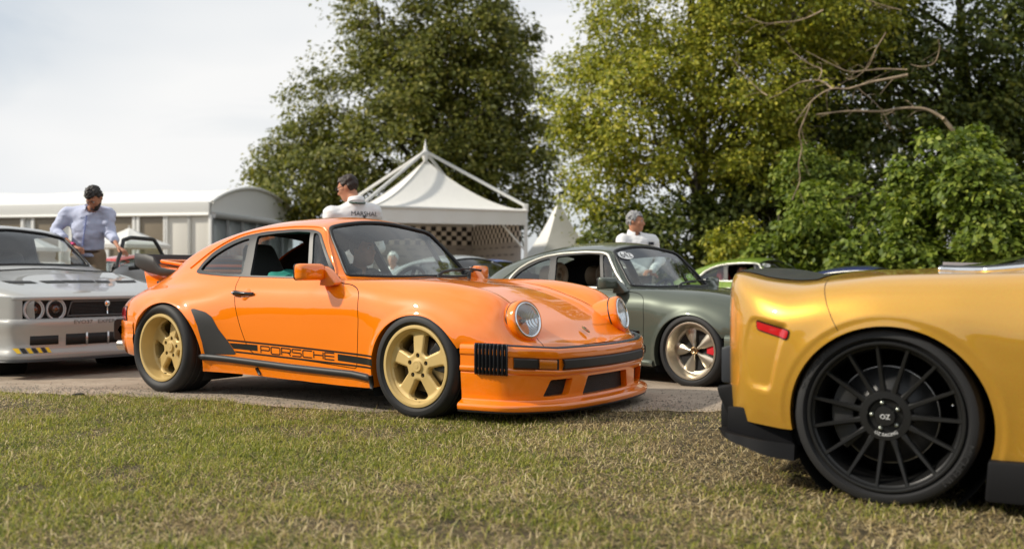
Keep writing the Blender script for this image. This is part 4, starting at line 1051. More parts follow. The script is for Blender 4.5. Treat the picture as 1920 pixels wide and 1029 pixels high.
def coupe(name, loc, rz, paint, dx=.010, per=11, trim=None, open_window=True, wheel=None, bumpers=True, scale=1.0, sides=(1, -1), quarter=True, tint=(.80, .88, .86)):
    root = empty(name, loc, rz); root.scale = (scale,) * 3
    black = MATS['rubber']; dark = MATS['cabin_dark']; trim = trim or black
    half = coupe_half(dx, per)
    if half.N[np.argmax(half.V[:, 1]), 1] < 0: half = flip(half)
    for a in (ARCH_F, ARCH_R):                        # rolled lip round the wheel openings
        d = arch_sd(half.V, a)
        k = np.where(half.V[:, 2] < a[1] + a[2] + .1, np.exp(-(np.clip(d, 0, 9) / .030) ** 2), 0)
        half.V[:, 1] += .010 * k
    full = half
    half = Surf(half.V, half.F)
    if half.N[np.argmax(half.V[:, 1]), 1] < 0: half = flip(half)
    half.N[np.abs(half.V[:, 1]) < 1e-6, 1] = 0
    half.N /= np.linalg.norm(half.N, axis=1, keepdims=True)
    base = half
    bvh_s = join(base, mirror(base))
    bvh = BVHTree.FromPolygons([tuple(v) for v in bvh_s.V], [tuple(f) for f in bvh_s.F])
    for a in (ARCH_F, ARCH_R): half = split(half, arch_sd(half.V, a))[1]
    side = lambda poly: (lambda V: poly_sd(V[:, 0], V[:, 2], poly) + np.where(V[:, 1] < .3, 5, 0))
    zone, half = split(half, side(WIN_OUT)(half.V))
    q_glass, zone = split(zone, side(QUARTER)(zone.V))
    d_glass, zone = split(zone, side(DOORGLASS)(zone.V))
    v_glass, zone = split(zone, side(VENT)(zone.V))
    ws_fn = lambda V: poly_sd(V[:, 1], WS_T(V), WINDSCREEN) + np.where((V[:, 0] < 1.0) | (V[:, 0] > 1.8) | (V[:, 2] < .78), 5, 0)
    ws, half = split(half, ws_fn(half.V))
    rg_fn = lambda V: poly_sd(V[:, 1], .78 * V[:, 0] + .62 * V[:, 2] + .25, REARGLASS) + np.where(V[:, 0] > .5, 5, 0) + np.where(V[:, 2] < .8, 5, 0)
    rg, half = split(half, rg_fn(half.V))
    door, half, g1 = cut_gap(half, side(DOOR))
    HOOD = [(1.765, -.2), (1.765, .45), (1.80, .565), (1.9, .553), (2.2, .488), (2.5, .452), (2.72, .452), (2.86, .49), (2.93, .53), (3.1, .55), (3.1, -.2)]
    hood_fn = lambda V: poly_sd(V[:, 0], V[:, 1], HOOD) + np.where(V[:, 2] < .395, 5, 0)
    hood, half, g2 = cut_gap(half, hood_fn, .0022)
    lip = skirt(half, lambda V, N: np.array([0, -.055, 0]) - .004 * N, lambda V: np.minimum(np.abs(arch_sd(V, ARCH_F)), np.abs(arch_sd(V, ARCH_R))) < 1e-3)
    both = lambda s: join(s, mirror(s))
    body = put('body', both(half), paint, root, keep=True)
    for a in (ARCH_F, ARCH_R):
        one = split(lip, np.abs(lip.V[:, 0] - a[0]) - .6)[0]
        put('arch_lip', one, paint, body); put('arch_lip', mirror(one), paint, body)
    put('hood', both(hood), paint, root, keep=True)
    put('panel_gap', both(offset(join(g1, g2), -.006)), dark, root)
    # cabin lining seen through the windows
    up = coupe_half(max(dx, .03), min(per, 5)); up = up if up.N[np.argmax(up.V[:, 1]), 1] > 0 else flip(up)
    up, _ = split(up, .62 - up.V[:, 2]); up, _ = split(up, up.V[:, 0] - 1.75); _, up = split(up, up.V[:, 0] + .55)
    for fn in (side(WIN_OUT), ws_fn, rg_fn): _, up = split(up, fn(up.V))
    lining, up, _g = cut_gap(up, side(DOOR))
    put('headliner', both(flip(offset(up, -.018))), dark, root)
    glass = glass_mat(name + '_glass', tint)
    for sd in (1, -1):
        fs = (lambda s: s) if sd > 0 else mirror
        dr = put('door', fs(door), paint, root, keep=True)
        put('door_panel', fs(flip(offset(lining, -.03))), dark, dr)
        put('window_trim', fs(solid(offset(zone, .004), .02)), trim, dr, angle=40)
        if quarter: put('quarter_window', fs(offset(q_glass, -.006)), glass, root, keep=True)
        put('vent_window', fs(offset(v_glass, -.006)), glass, dr, keep=True)
        if not open_window or sd > 0: put('door_window', fs(offset(d_glass, -.008)), glass, dr, keep=True)
    w_full = both(ws)
    put('windscreen', offset(w_full, -.004), glass_mat(name + '_screen', tint, fac=1.62), root, keep=True)
    put('rear_window', offset(both(rg), -.004), glass, root, keep=True)
    # seals follow the openings
    t = np.array(WINDSCREEN)
    def screen_loop(poly):
        tri = BVHTree.FromPolygons([tuple(v) for v in bvh_s.V], [tuple(f) for f in bvh_s.F]); out = []
        n = Vector((.65, 0, .76))
        for y, q in resample(poly, 160, True):
            o = Vector((-.76 * q, y, .65 * q)) + n * 2.0
            h = tri.ray_cast(o, -n)
            if h[0] is not None: out.append(h[0][:])
        return np.array(out)
    L = screen_loop(t)
    put('screen_seal', tube(L, .0135, 8, closed=True), black, root)
    # gutter above the side windows
    gut = [(1.50, .815), (1.42, .93), (1.35, 1.02), (1.305, 1.085), (1.27, 1.113), (1.2, 1.129), (1.0, 1.137), (.73, 1.127), (.52, 1.103), (.38, 1.067), (.24, 1.012), (.12, .945), (.0, .905 - .04)]
    for sd in (1, -1):
        G = hug(bvh, resample(catmull(np.array(gut), 60), 70), sd, .003)
        put('gutter', tube(G, .0065, 6), paint, root)
    # wheel wells and floor
    for a in (ARCH_F, ARCH_R):
        for sd in (1, -1):
            c = lathe([(.36, .80), (.36, .45), (.02, .45)], 48)
            w1 = xform(Surf(c.V * np.array([1, sd, 1]), c.F), loc=(a[0], 0, a[1]))
            put('wheel_well', split(w1, -w1.V[:, 2] + .10)[0], MATS['underside'], root)
    put('underbody', join(box((1.12, 0, .19), (1.45, 1.40, .05)), box((1.12, 0, .22), (3.6, .84, .06)), box((-.55, 0, .33), (.7, .9, .2))), MATS['underside'], root, smooth=False)
    # cabin
    put('cabin_floor', join(box((.75, 0, .235), (1.9, 1.44, .03)), box((-.05, 0, .50), (.5, 1.18, .5)), box((-.3, 0, .72), (.6, .9, .1))), dark, root, smooth=False)
    dsh = [(1.72, .30), (1.40, .30), (1.32, .52), (1.30, .72), (1.34, .775), (1.42, .79), (1.62, .785), (1.72, .74)]
    put('dashboard', prism(dsh, -.70, .70, 'xz', .015), dark, root, angle=50)
    th = np.linspace(0, 2 * np.pi, 40, endpoint=False)
    c = np.array([1.20, .36, .70]); ax = np.array([-.92, 0, .39]); e1 = np.array([0, 1.0, 0]); e2 = np.cross(ax, e1)
    sw = tube(c + .185 * (np.cos(th)[:, None] * e1 + np.sin(th)[:, None] * e2), .014, 8, closed=True)
    put('steering_wheel', join(sw, tube([c, c + np.array([.22, 0, -.1])], .025, 10), tube([c - e1 * .18, c + e1 * .18], .014, 8), tube([c, c - e2 * .18], .014, 8)), black, root)
    return root, bvh, base
# ------------------------------------------------------------------ orange coupe
mat('rubber', (.012, .012, .013), .42)
mat('cabin_dark', (.014, .014, .015), .75)
mat('underside', (.008, .008, .008), .9)
mat('tyre', (.016, .016, .017), .62)
mat('satin_black', (.018, .018, .018), .5)
mat('decal_black', (.010, .010, .010), .35, coat=.6)
mat('chrome', (.85, .86, .87), .08, 1.0)
def car_paint(name, c, rough=.32, metal=0.0, coat=1.0, spec=.08):
    m = mat(name, c, rough, metal, coat, .012, spec)
    return m
orange = car_paint('orange_paint', (.95, .222, .002))
bsdf(orange).inputs['Coat IOR'].default_value = 1.95
wheel_gold = mat('wheel_gold', (.60, .43, .17), .48, .20, coat=.4, coat_rough=.2)

oc, oc_bvh, oc_base = coupe('orange_coupe', (-1.958, 7.653, 0), -R(34.104), orange)
tag(oc, 'bright orange vintage coupe with black side stripes and gold five-spoke wheels', 'car')
O = oc
# flank: rubbing strip, stone guard, stripes, lettering
for sd in (-1, 1):
    P = hug(oc_bvh, resample(np.array([(.385, .268), (.6, .262), (1.2, .236), (1.75, .222), (1.905, .207)]), 60), sd, .004)
    put('rubbing_strip', tube(P, np.r_[.012, np.full(58, .019), .012], 12, flat=1.15, up=(0, 0, 1)), MATS['satin_black'], O)
    F_ = hug(oc_bvh, [(1.915, .225), (1.912, .15)], sd, .006)
    put('rubbing_strip_end', tube(F_, .014, 8), MATS['satin_black'], O)
    J = hug(oc_bvh, [(.90, .215), (.925, .172)], sd, .003)
    put('jack_cover', tube(J, .013, 8, flat=.9), MATS['satin_black'], O)
GUARD = round_poly([(.318, .586), (.345, .590), (.455, .568), (.513, .537), (.57, .456), (.649, .377), (.722, .294), (.428, .284), (.419, .37), (.389, .477), (.355, .54)], .012)
for fs in ((lambda s: s), mirror):
    g = split(oc_base, poly_sd(oc_base.V[:, 0], oc_base.V[:, 2], GUARD))[0]
    put('stone_guard', fs(offset(g, .0022)), mat('guard_black', (.030, .030, .031), .55), O, keep=True)
dk = MATS['decal_black']
band = lambda A, B, n=60: put('stripe', hug_strip(oc_bvh, A, B, n), dk, O)
band([(.640, .3925), (1.2, .3735), (1.93, .343)], [(.645, .3815), (1.2, .3625), (1.93, .332)])
band([(.660, .369), (.921, .3645)], [(.693, .332), (.921, .3255)], 20)
band([(1.632, .338), (1.93, .322)], [(1.632, .298), (1.93, .281)], 24)
band([(.706, .3175), (1.2, .300), (1.92, .274)], [(.716, .3065), (1.2, .289), (1.92, .263)])
flank_text(oc_bvh, 'PORSCHE', (.952, .3145), (1.602, .2995), (.952, .3590), (1.602, .3405), .0075, O, dk)
# door handle on its round recess
rc = split(oc_base, np.hypot((oc_base.V[:, 0] - .792) / 1.0, oc_base.V[:, 2] - .69) - .040)[0]
for sd in (-1, 1):
    fs = (lambda s: s) if sd > 0 else mirror
    door_o = [c for c in O.children if c.name.startswith('door') and not c.name.startswith('door_')][0 if sd > 0 else 1]
    cup = rc.copy(); k = np.clip(1 - np.hypot(cup.V[:, 0] - .792, cup.V[:, 2] - .69) / .040, 0, 1)
    cup.V[:, 1] += .0015 - .0 * k; cup = Surf(cup.V, cup.F)
    cup.N[:, 0] += .55 * (cup.V[:, 0] - .792) / .04; cup.N[:, 2] += .55 * (cup.V[:, 2] - .69) / .04
    cup.N *= np.sign((cup.N[:, 1]).mean()); cup.N /= np.linalg.norm(cup.N, axis=1, keepdims=True)
    put('handle_recess', fs(cup), orange, door_o, keep=True)
    H = hug(oc_bvh, [(.690, .6905), (.72, .691), (.80, .689), (.868, .688)], sd, .020)
    H[0] += (0, -sd * .010, 0); H[3] += (0, -sd * .012, 0)
    put('handle', tube(H, [.017, .0165, .0105, .0095], 10), mat('handle_black', (.02, .022, .026), .25, .3), door_o)
    put('lock', xform(lathe([(.0005, -.004), (.008, -.004), (.0085, .006)], 16), loc=H[0] + (0, sd * .017, 0)), MATS['chrome'], door_o)
# ---- front: bumper, valance, bellows, lamps
zd = lambda c: np.interp(np.abs(c[:, 1]), [0, .5, .75, .83], [-.035, -.032, -.012, 0])
bar = plan_sweep(BUMPER, [(-.075, .437), (-.012, .439), (-.004, .436), (.001, .428), (.003, .412), (.003, .392), (.002, .384), (-.004, .380), (-.004, .322), (.002, .318), (.003, .310), (.002, .298), (-.004, .290), (-.03, .286)], 220, zdrop=zd)
put('front_bumper', grid(bar), orange, O, angle=50)
fb = [c for c in O.children if c.name.startswith('front_bumper')][0]
lipz = plan_sweep(BUMPER, resample(np.array([(-.03, .290), (-.012, .288), (-.008, .283), (-.009, .26), (-.020, .16), (-.020, .137), (-.016, .131), (.020, .118), (.028, .110), (.030, .100), (.026, .083), (.018, .079)]), 56), 300, zdrop=lambda c: zd(c) * np.array(1.0) * .35)
vs = grid(lipz)
if vs.N[np.argmax(vs.V[:, 0]), 0] < 0: vs = flip(vs)
OPEN = [round_poly([(-.375, .238), (-.545, .238), (-.585, .146), (-.400, .146)], .01), round_poly([(-.235, .240), (.235, .240), (.275, .132), (-.275, .132)], .012), round_poly([(.375, .238), (.545, .238), (.585, .146), (.400, .146)], .01)]
vd = np.min([poly_sd(vs.V[:, 1], vs.V[:, 2], p) for p in OPEN], 0)
holes, val = split(vs, vd)
put('front_valance', join(val, skirt(holes, lambda V, N: np.array([-.045, 0, 0]) + 0 * V)), orange, O, angle=45)
mesh_m = mat('grille_mesh', (.012, .012, .012), .6); add_bump(mesh_m, 180, .8, .004, voronoi=True)
hs = Surf(holes.V - np.array([.04, 0, 0]), holes.F, holes.N)
for p in OPEN:
    put('valance_grille', split(hs, poly_sd(hs.V[:, 1], hs.V[:, 2], p) - .004)[0], mesh_m, O)
for i in range(3): put('grille_slat', box((2.985, -.12 + .12 * i, .19), (.02, .012, .09), .002), MATS['satin_black'], O)
put('splitter', grid(plan_sweep(BUMPER, [(.018, .082), (.022, .074), (.012, .068), (-.12, .066)], 200, zdrop=lambda c: zd(c) * .35)), MATS['satin_black'], O)
trimz = plan_sweep(BUMPER, [(-.016, .437), (-.014, .444), (-.028, .449), (-.046, .449), (-.055, .440)], 180, .12, .88, zdrop=zd)
put('bumper_top_trim', grid(trimz), mat('trim_rubber', (.035, .045, .06), .22), fb)
def bar_piece(nm, lo, hi, m, prof, n=60):
    P = plan_sweep(BUMPER, prof, n, lo, hi, zdrop=zd); s = grid(P)
    if s.N[np.argmax(np.abs(s.V[:, 1] * 0 + s.V[:, 0])), 0] < 0: s = flip(s)
    e = [P[0].mean(0), P[-1].mean(0)]
    caps = []
    for row, f in ((P[0], 0), (P[-1], 1)):
        k = len(row); V = np.vstack([row, row.mean(0)]); F = np.array([[i, i + 1, k] for i in range(k - 1)]); caps.append(Surf(V, F))
    return put(nm, join(s, *caps), m, fb, angle=45)
padp = [(-.004, .381), (.012, .379), (.019, .373), (.020, .350), (.019, .330), (.012, .324), (-.004, .322)]
for a, b in ((.138, .196), (.804, .862)): bar_piece('bumper_pad', a, b, MATS['satin_black'], padp, 30)
bar_piece('bumper_pad', .284, .716, MATS['satin_black'], padp, 120)
amber = mat('amber_lens', (.85, .24, .01), .12, trans=.35, coat=1.0); add_bump(amber, 300, .5, .003, stretch=(1, 1, .02))
indp = [(-.006, .378), (.006, .376), (.009, .372), (.010, .350), (.009, .331), (.006, .326), (-.006, .324)]
for a, b in ((.206, .262), (.738, .794)):
    bar_piece('indicator', a, b, amber, indp, 24)
    bar_piece('indicator_frame', a - .006, b + .006, MATS['satin_black'], [(-.004, .3805), (-.001, .379), (-.001, .3225), (-.004, .3215)], 24)
rib = mat('bellows_black', (.014, .015, .018), .3)
for lo, hi in ((.045, .128), (.872, .955)):
    n = 150
    P = plan_sweep(BUMPER, [(-.01, .447), (.004, .449), (.010, .440), (.010, .36), (.010, .29), (.006, .277), (-.01, .275)], n, lo, hi, zdrop=lambda c: zd(c) * .6)
    c = P[:, 3, :2]; t = np.gradient(c, axis=0); t /= np.linalg.norm(t, axis=1, keepdims=True); nn = np.stack([t[:, 1], -t[:, 0]], 1); nn *= np.sign((nn * (c - [1.2, 0])).sum(1, keepdims=True))
    w = .008 * np.sin(np.linspace(0, 2 * np.pi * 8.5, n)); w[:4] = .006; w[-4:] = .006
    P[:, 1:6, :2] += nn[:, None] * w[:, None, None]
    lean = np.linspace(.45, .27, 7)
    put('bellows', grid(P), rib, fb)
# headlamps
lens_m = glass_mat('lamp_lens', (.93, .95, .96), .02, 1.45)
_n, _l = lens_m.node_tree.nodes, lens_m.node_tree.links
refl = mat('lamp_reflector', (.86, .89, .93), .2, .9)
n_, l_ = refl.node_tree.nodes, refl.node_tree.links
_t = n_.new('ShaderNodeTexCoord'); _w = n_.new('ShaderNodeTexWave'); _w.inputs['Scale'].default_value = 38.0; _w.bands_direction = 'Y'
_b = n_.new('ShaderNodeBump'); _b.inputs['Strength'].default_value = .35; _b.inputs['Distance'].default_value = .006
l_.new(_t.outputs['Object'], _w.inputs['Vector']); l_.new(_w.outputs['Fac'], _b.inputs['Height']); l_.new(_b.outputs['Normal'], bsdf(refl).inputs['Normal'])
def headlamp(parent, c, axis, paint, r=.0975, ns=56):
    """round lamp: the thing faces +y in its own frame, then turned to 'axis'"""
    M = frame(axis); X = lambda s: xform(s, mat3=M, loc=c)
    h = put('headlamp', X(lathe([(r + .021, -.24), (r + .021, -.020), (r + .0195, -.002), (r + .015, .008), (r + .008, .011), (r + .002, .006), (r, -.006)], ns)), paint, parent, angle=50)
    put('lamp_ring', X(lathe([(r + .004, .0095), (r + .001, .014), (r - .006, .012), (r - .007, -.004)], ns)), MATS['chrome'], h)
    put('lamp_gap', X(lathe([(r + .022, -.050), (r + .0235, -.046), (r + .022, -.042)], ns)), MATS['rubber'], h)
    q = np.linspace(0, 1, 10)
    put('reflector', X(lathe(np.stack([.012 + (r - .018) * q, -.075 + .07 * q ** 2], 1), ns)), refl, h)
    put('bulb', X(lathe([(.014, -.07), (.014, -.035), (.010, -.024), (.0005, -.022)], 24)), mat('bulb_shield', (.25, .24, .22), .25, 1.0), h)
    put('lens', X(lathe([(r - .004, .004), (r * .8, .013), (r * .5, .019), (r * .25, .022), (.0005, .023)], ns)), lens_m, h)
    put('screw', X(xform(lathe([(.0005, .004), (.004, .003), (.005, -.002)], 10, 'y'), loc=(0, .006, -(r + .011)))), MATS['rubber'], h)
    return h
for sd in (-1, 1): headlamp(O, (2.846, sd * .562, .566), (1.0, sd * .17, .26), orange)
# bonnet badge, cowl vent, wipers
bd = [(-.045, 0), (-.02, .022), (.02, .022), (.04, .010), (.045, 0), (.04, -.010), (.02, -.022), (-.02, -.022)]
bdg = Surf(*[(lambda s: (s.V, s.F))(prism(np.array(bd) * .75, 0, .006, 'xy', .002))][0])
nrm = np.array([.55, 0, .84]); M = np.stack([np.array([.84, 0, -.55]), [0, 1, 0], nrm], 1)
put('hood_badge', xform(bdg, mat3=M, loc=(2.900, 0, .487)), mat('badge', (.35, .27, .10), .3, .9), O, angle=40)
for k, c_ in enumerate(((.02, .02, .02), (.5, .03, .03))):
    put('badge_field', xform(box((-.012 + .024 * k, .007 - .014 * k, .0065), (.016, .010, .002), .0005), mat3=M, loc=(2.900, 0, .487)), mat('badge_%d' % k, c_, .4), O)
cv = [(1.752, -.30), (1.752, .30), (1.79, .26), (1.79, -.26)]
_cs = join(oc_base, mirror(oc_base))
cvs = split(_cs, poly_sd(_cs.V[:, 0], _cs.V[:, 1], cv) + np.where(_cs.V[:, 2] < .7, 5, 0))[0]
put('cowl_vent', offset(cvs, .002), MATS['satin_black'], O)
def wiper(parent, base, tip, blade):
    base, tip = np.array(base), np.array(tip); d = (tip - base) / np.linalg.norm(tip - base)
    w = put('wiper', tube([base - (0, 0, .02), base + (0, 0, .012), base + d * .06 + (0, 0, .03), base + d * .22 + (0, 0, .022), tip], [.013, .013, .010, .007, .005], 8), MATS['satin_black'], parent)
    b = np.array(blade); put('wiper_blade', tube([tip - b * .5, tip - b * .25 + (0, 0, .012), tip + (0, 0, .014), tip + b * .25 + (0, 0, .012), tip + b * .5], .006, 6), MATS['rubber'], w)
wiper(O, (1.735, .05, .80), (1.665, .40, .845), (.04, .42, .01))
wiper(O, (1.70, .44, .80), (1.60, .62, .835), (.02, .18, .02))
# mirrors
def door_mirror(parent, sd, paint, c=(1.475, .885, .835)):
    c = np.array(c) * (1, sd, 1)
    P = []
    for t, k in ((-.034, .80), (-.030, .92), (-.018, .99), (0, 1.0), (.020, .97), (.036, .86), (.044, .62), (.0465, .25), (.0468, .001)):
        a = np.linspace(0, 2 * np.pi, 40, endpoint=False); e = .32
        P.append(np.stack([np.full(40, t), np.sign(np.cos(a)) * np.abs(np.cos(a)) ** e * .092 * k, np.sign(np.sin(a)) * np.abs(np.sin(a)) ** e * .052 * k], 1))
    s = grid(np.array(P), cv=True); V = s.V.copy()
    # the housing leans back towards its outer end
    V[:, 0] -= V[:, 1] * sd * .18
    s = Surf(V + c, s.F)
    if s.N[np.argmax(s.V[:, 0]), 0] < 0: s = flip(s)
    mi = put('mirror', s, paint, parent)
    put('mirror_glass', box(c + (-.035, 0, 0), (.006, .16, .088), .002), MATS['chrome'], mi, smooth=False)
    put('mirror_edge', tube([c + np.array([-.031 - y * sd * .18, y * .93, z * .93]) for y, z in resample(round_poly([(-.09, -.05), (.09, -.05), (.09, .05), (-.09, .05)], .02), 48, True)], .006, 6, closed=True), MATS['rubber'], mi)
    st = [(1.46, .835), (1.52, .86), (1.60, .757), (1.55, .745), (1.47, .752)]
    q = prism(np.array([(1.470, .752), (1.478, .79), (1.475, .86), (1.50, .872), (1.535, .85), (1.60, .775), (1.598, .757), (1.55, .748)]), .725, .80, 'xz', .008)
    V = q.V.copy(); V[:, 1] = (V[:, 1] + np.clip(V[:, 2] - .80, 0, 1) * .35) * sd
    foot = Surf(V, q.F if sd > 0 else q.F[:, ::-1])
    put('mirror_foot', foot, paint, mi, angle=50)
for sd in (-1, 1): door_mirror(O, sd, orange)
# ---- rear: spoiler, lights, bumper, exhaust
def whale_tail(parent, paint):
    ped = []
    for (x, z, w) in [(-.30, .845, .40), (-.33, .855, .44), (-.5, .84, .45), (-.84, .83, .45)]: pass
    pd = prism([(-.235, .835), (-.34, .84), (-.80, .855), (-.74, .68), (-.50, .66), (-.26, .72)], -.43, .43, 'xz', .025)
    p = put('spoiler', pd, paint, parent, angle=40)
    # rubber tray edge: low along the sides, high across the back
    path = [(-.20, .44), (-.32, .485), (-.46, .50), (-.60, .505), (-.74, .50), (-.83, .465), (-.86, .38), (-.875, .2), (-.88, 0)]
    path = np.array(path + [(a, -b) for a, b in path[-2::-1]])
    c = resample(catmull(path, 400), 181)
    s_ = np.r_[0, np.cumsum(np.linalg.norm(np.diff(c, axis=0), axis=1))]; s_ = np.minimum(s_, s_[-1] - s_)
    top = np.interp(s_, [0, .05, .20, .29, .36, .46, .64, .75], [.838, .845, .862, .875, .955, .975, .985, .98])
    bot = np.interp(s_, [0, .05, .16, .30, .45, .64, .75], [.830, .815, .805, .808, .835, .885, .90])
    t = np.gradient(c, axis=0); t /= np.linalg.norm(t, axis=1, keepdims=True); nn = np.stack([t[:, 1], -t[:, 0]], 1); nn *= np.sign((nn * (c - [-.45, 0])).sum(1, keepdims=True))
    th = np.interp(s_, [0, .2, .5], [.006, .03, .016])
    rows = []
    for o, q in ((-2.6, .10), (-1.0, .14), (-.2, .6), (0, .97), (.3, 1.0), (.75, .96), (.9, .6), (.35, .12), (-.5, 0), (-2.6, 0)):
        rows.append(np.concatenate([c + nn * (o * th)[:, None], (bot + (top - bot) * q)[:, None]], 1))
    g = grid(np.stack(rows, 1), cv=True)
    put('spoiler_lip', g, mat('spoiler_rubber', (.035, .034, .034), .55), p, angle=60)
    tray = prism([(-.22, -.44), (-.22, .44), (-.34, .475), (-.84, .46), (-.84, -.46), (-.34, -.475)], .83, .852, 'xy', .004)
    V = tray.V.copy(); V[:, 2] += np.clip(-.3 - V[:, 0], 0, 1) * .10
    put('spoiler_tray', Surf(V, tray.F), paint, p, angle=40)
    fr = [(-.36, -.38), (-.36, .38), (-.70, .36), (-.70, -.36)]
    for i in range(12):
        x = -.40 - .026 * i
        put('grille_slat', box((x, 0, .868 + .10 * (-.3 - x)), (.011, .70, .012), .002), mat('grille_grey', (.10, .12, .15), .35), p, smooth=False)
    put('spoiler_frame', tube([(x, y, .865 + .10 * (-.3 - x) + .02) for x, y in resample(round_poly(fr, .06), 60, True)], .013, 10, closed=True, flat=1.0), paint, p)
whale_tail(O, orange)
TL = round_poly([(-.66, .498), (-.66, .576), (-.435, .584), (-.415, .496)], .008)
red_m = mat('tail_red', (.55, .005, .012), .15, coat=1.0)
for fs in ((lambda s: s), mirror):
    g = split(oc_base, poly_sd(oc_base.V[:, 0], oc_base.V[:, 2], TL) + np.where(oc_base.V[:, 1] < .4, 5, 0))[0]
    put('tail_light', fs(offset(g, .006)), red_m, O, keep=True)
    fr = split(oc_base, poly_sd(oc_base.V[:, 0], oc_base.V[:, 2], TL) - .009)[0]
    put('tail_light_frame', fs(offset(fr, .003)), MATS['rubber'], O, keep=True)
rb = put('rear_bumper', grid(plan_sweep(REARBUMPER, [(-.06, .487), (-.012, .488), (-.003, .482), (0, .465), (0, .44), (-.003, .435), (-.003, .385), (0, .38), (0, .355), (-.006, .32), (-.03, .25), (-.06, .235), (-.2, .23)], 160)), orange, O, angle=50)
P = plan_sweep(REARBUMPER, [(-.003, .436), (.014, .434), (.02, .425), (.02, .395), (.014, .387), (-.003, .384)], 100, .15, .85)
put('bumper_pad', grid(P), MATS['satin_black'], rb, angle=50)
for lo, hi in ((.135, .235), (.765, .865)):
    P = plan_sweep(REARBUMPER, [(-.02, .492), (.03, .490), (.046, .48), (.05, .46), (.05, .36), (.046, .345), (.03, .335), (-.02, .333)], 16, lo, hi)
    s = grid(P); caps = [Surf(np.vstack([r, r.mean(0)]), [[i, i + 1, len(r)] for i in range(len(r) - 1)]) for r in (P[0], P[-1])]
    put('bumperette', join(s, *caps), MATS['satin_black'], rb, angle=45)
put('exhaust', join(tube([(-.6, -.46, .285), (-.98, -.50, .275)], .042, 20, cap=False), tube([(-.98, -.50, .275), (-.7, -.47, .28)], .038, 20, cap=False)), mat('steel', (.55, .5, .45), .22, 1.0), O)
# wheels
for i, (x, sd, ro, w, dp) in enumerate(((2.272, -1, .304, .225, .026), (0, -1, .318, .285, .085), (2.272, 1, .304, .225, .026), (0, 1, .318, .285, .085))):
    we = empty('wheel', (x, sd * (.848 if x > 1 else .862), ro - .006), 0 if sd < 0 else math.pi); we.parent = O
    if sd < 0: we.rotation_euler = (0, R(0 if x > 1 else 10), 0)
    five_spoke(we, .233, ro, w, dp, wheel_gold)
# seats, driver's harness, lettering on the headrest
sm = mat('seat_black', (.016, .015, .015), .55, sheen=.3)
for sd in (-1, 1): seat(O, .62, sd * .36, sm)

cl = grid(np.stack([np.stack(np.meshgrid(np.linspace(.66, .98, 14), np.linspace(-.52, -.26, 12), indexing='ij'), 2)[..., 0], np.stack(np.meshgrid(np.linspace(.66, .98, 14), np.linspace(-.52, -.26, 12), indexing='ij'), 2)[..., 1], np.zeros((14, 12))], 2))
cl.V[:, 2] = .795 + .05 * vnoise(cl.V, 9, 5) + .03 * vnoise(cl.V, 21, 6)
cl = Surf(cl.V, cl.F)
tag(put('bag', solid(xform(cl, loc=(-1.958 * 0, 0, 0)), .05), mat('teal_cloth', (.05, .36, .30), .7)), 'crumpled teal bag on the passenger seat of the orange car', 'bag')
bg = [o_ for o_ in col.objects if o_.name == 'bag'][0]; bg.location = O.location; bg.rotation_euler = O.rotation_euler
V_, F_t = None, None
# ------------------------------------------------------------------ dark green coupe and the coupes behind
green_p = car_paint('green_paint', (.088, .102, .082), .35, .25)
pale_trim = mat('pale_trim', (.70, .70, .62), .3, .3)
GC = (.295, 9.78, -ROAD_DROP)
gc, gc_bvh, gc_base = coupe('green_coupe', GC, -R(41.9), green_p, dx=.015, per=8, trim=MATS['satin_black'], scale=.956, open_window=True)
tag(gc, 'dark green coupe with pale window trim and a tan headrest behind the orange car', 'car')
champ = mat('champagne_rim', (.62, .56, .45), .28, .85); spoke_m = mat('spoke_metal', (.50, .46, .38), .32, .9)
for (x, sd) in ((2.272, -1), (0, -1), (2.272, 1), (0, 1)):
    we = empty('wheel', (x, sd * .835, .296), 0 if sd < 0 else math.pi); we.parent = gc
    leaf_wheel(we, .233, .303, .24, .075, champ, spoke_m)
# pale frame round the side windows
for sd in (-1, 1):
    L = hug(gc_bvh, resample(WIN_OUT, 150, True), sd, .004)
    put('window_frame', tube(L, .0125, 6, closed=True), pale_trim, gc)
    door_mirror(gc, sd, green_p, (1.475, .875, .84))
tan = mat('tan_leather', (.52, .38, .25), .55)
for sd in (-1, 1):
    seat(gc, .62, sd * .36, MATS['seat_black'], head='low')
    # ring-shaped tan headrest
    th = np.linspace(0, 2 * np.pi, 36, endpoint=False)
    P = np.stack([np.full(36, .52), sd * .36 + .085 * np.cos(th), .905 + .095 * np.sin(th)], 1)
    put('headrest', join(tube(P, .034, 10, closed=True), xform(lathe([(.10, 0), (.10, .16), (.03, .17)], 28, 'x'), loc=(.35, sd * .36, .90))), tan, gc)
    put('seat_piping', tube([(.60, sd * .36 - .2, .42), (.57, sd * .36 - .24, .60), (.53, sd * .36 - .2, .76)], .02, 8), tan, gc)
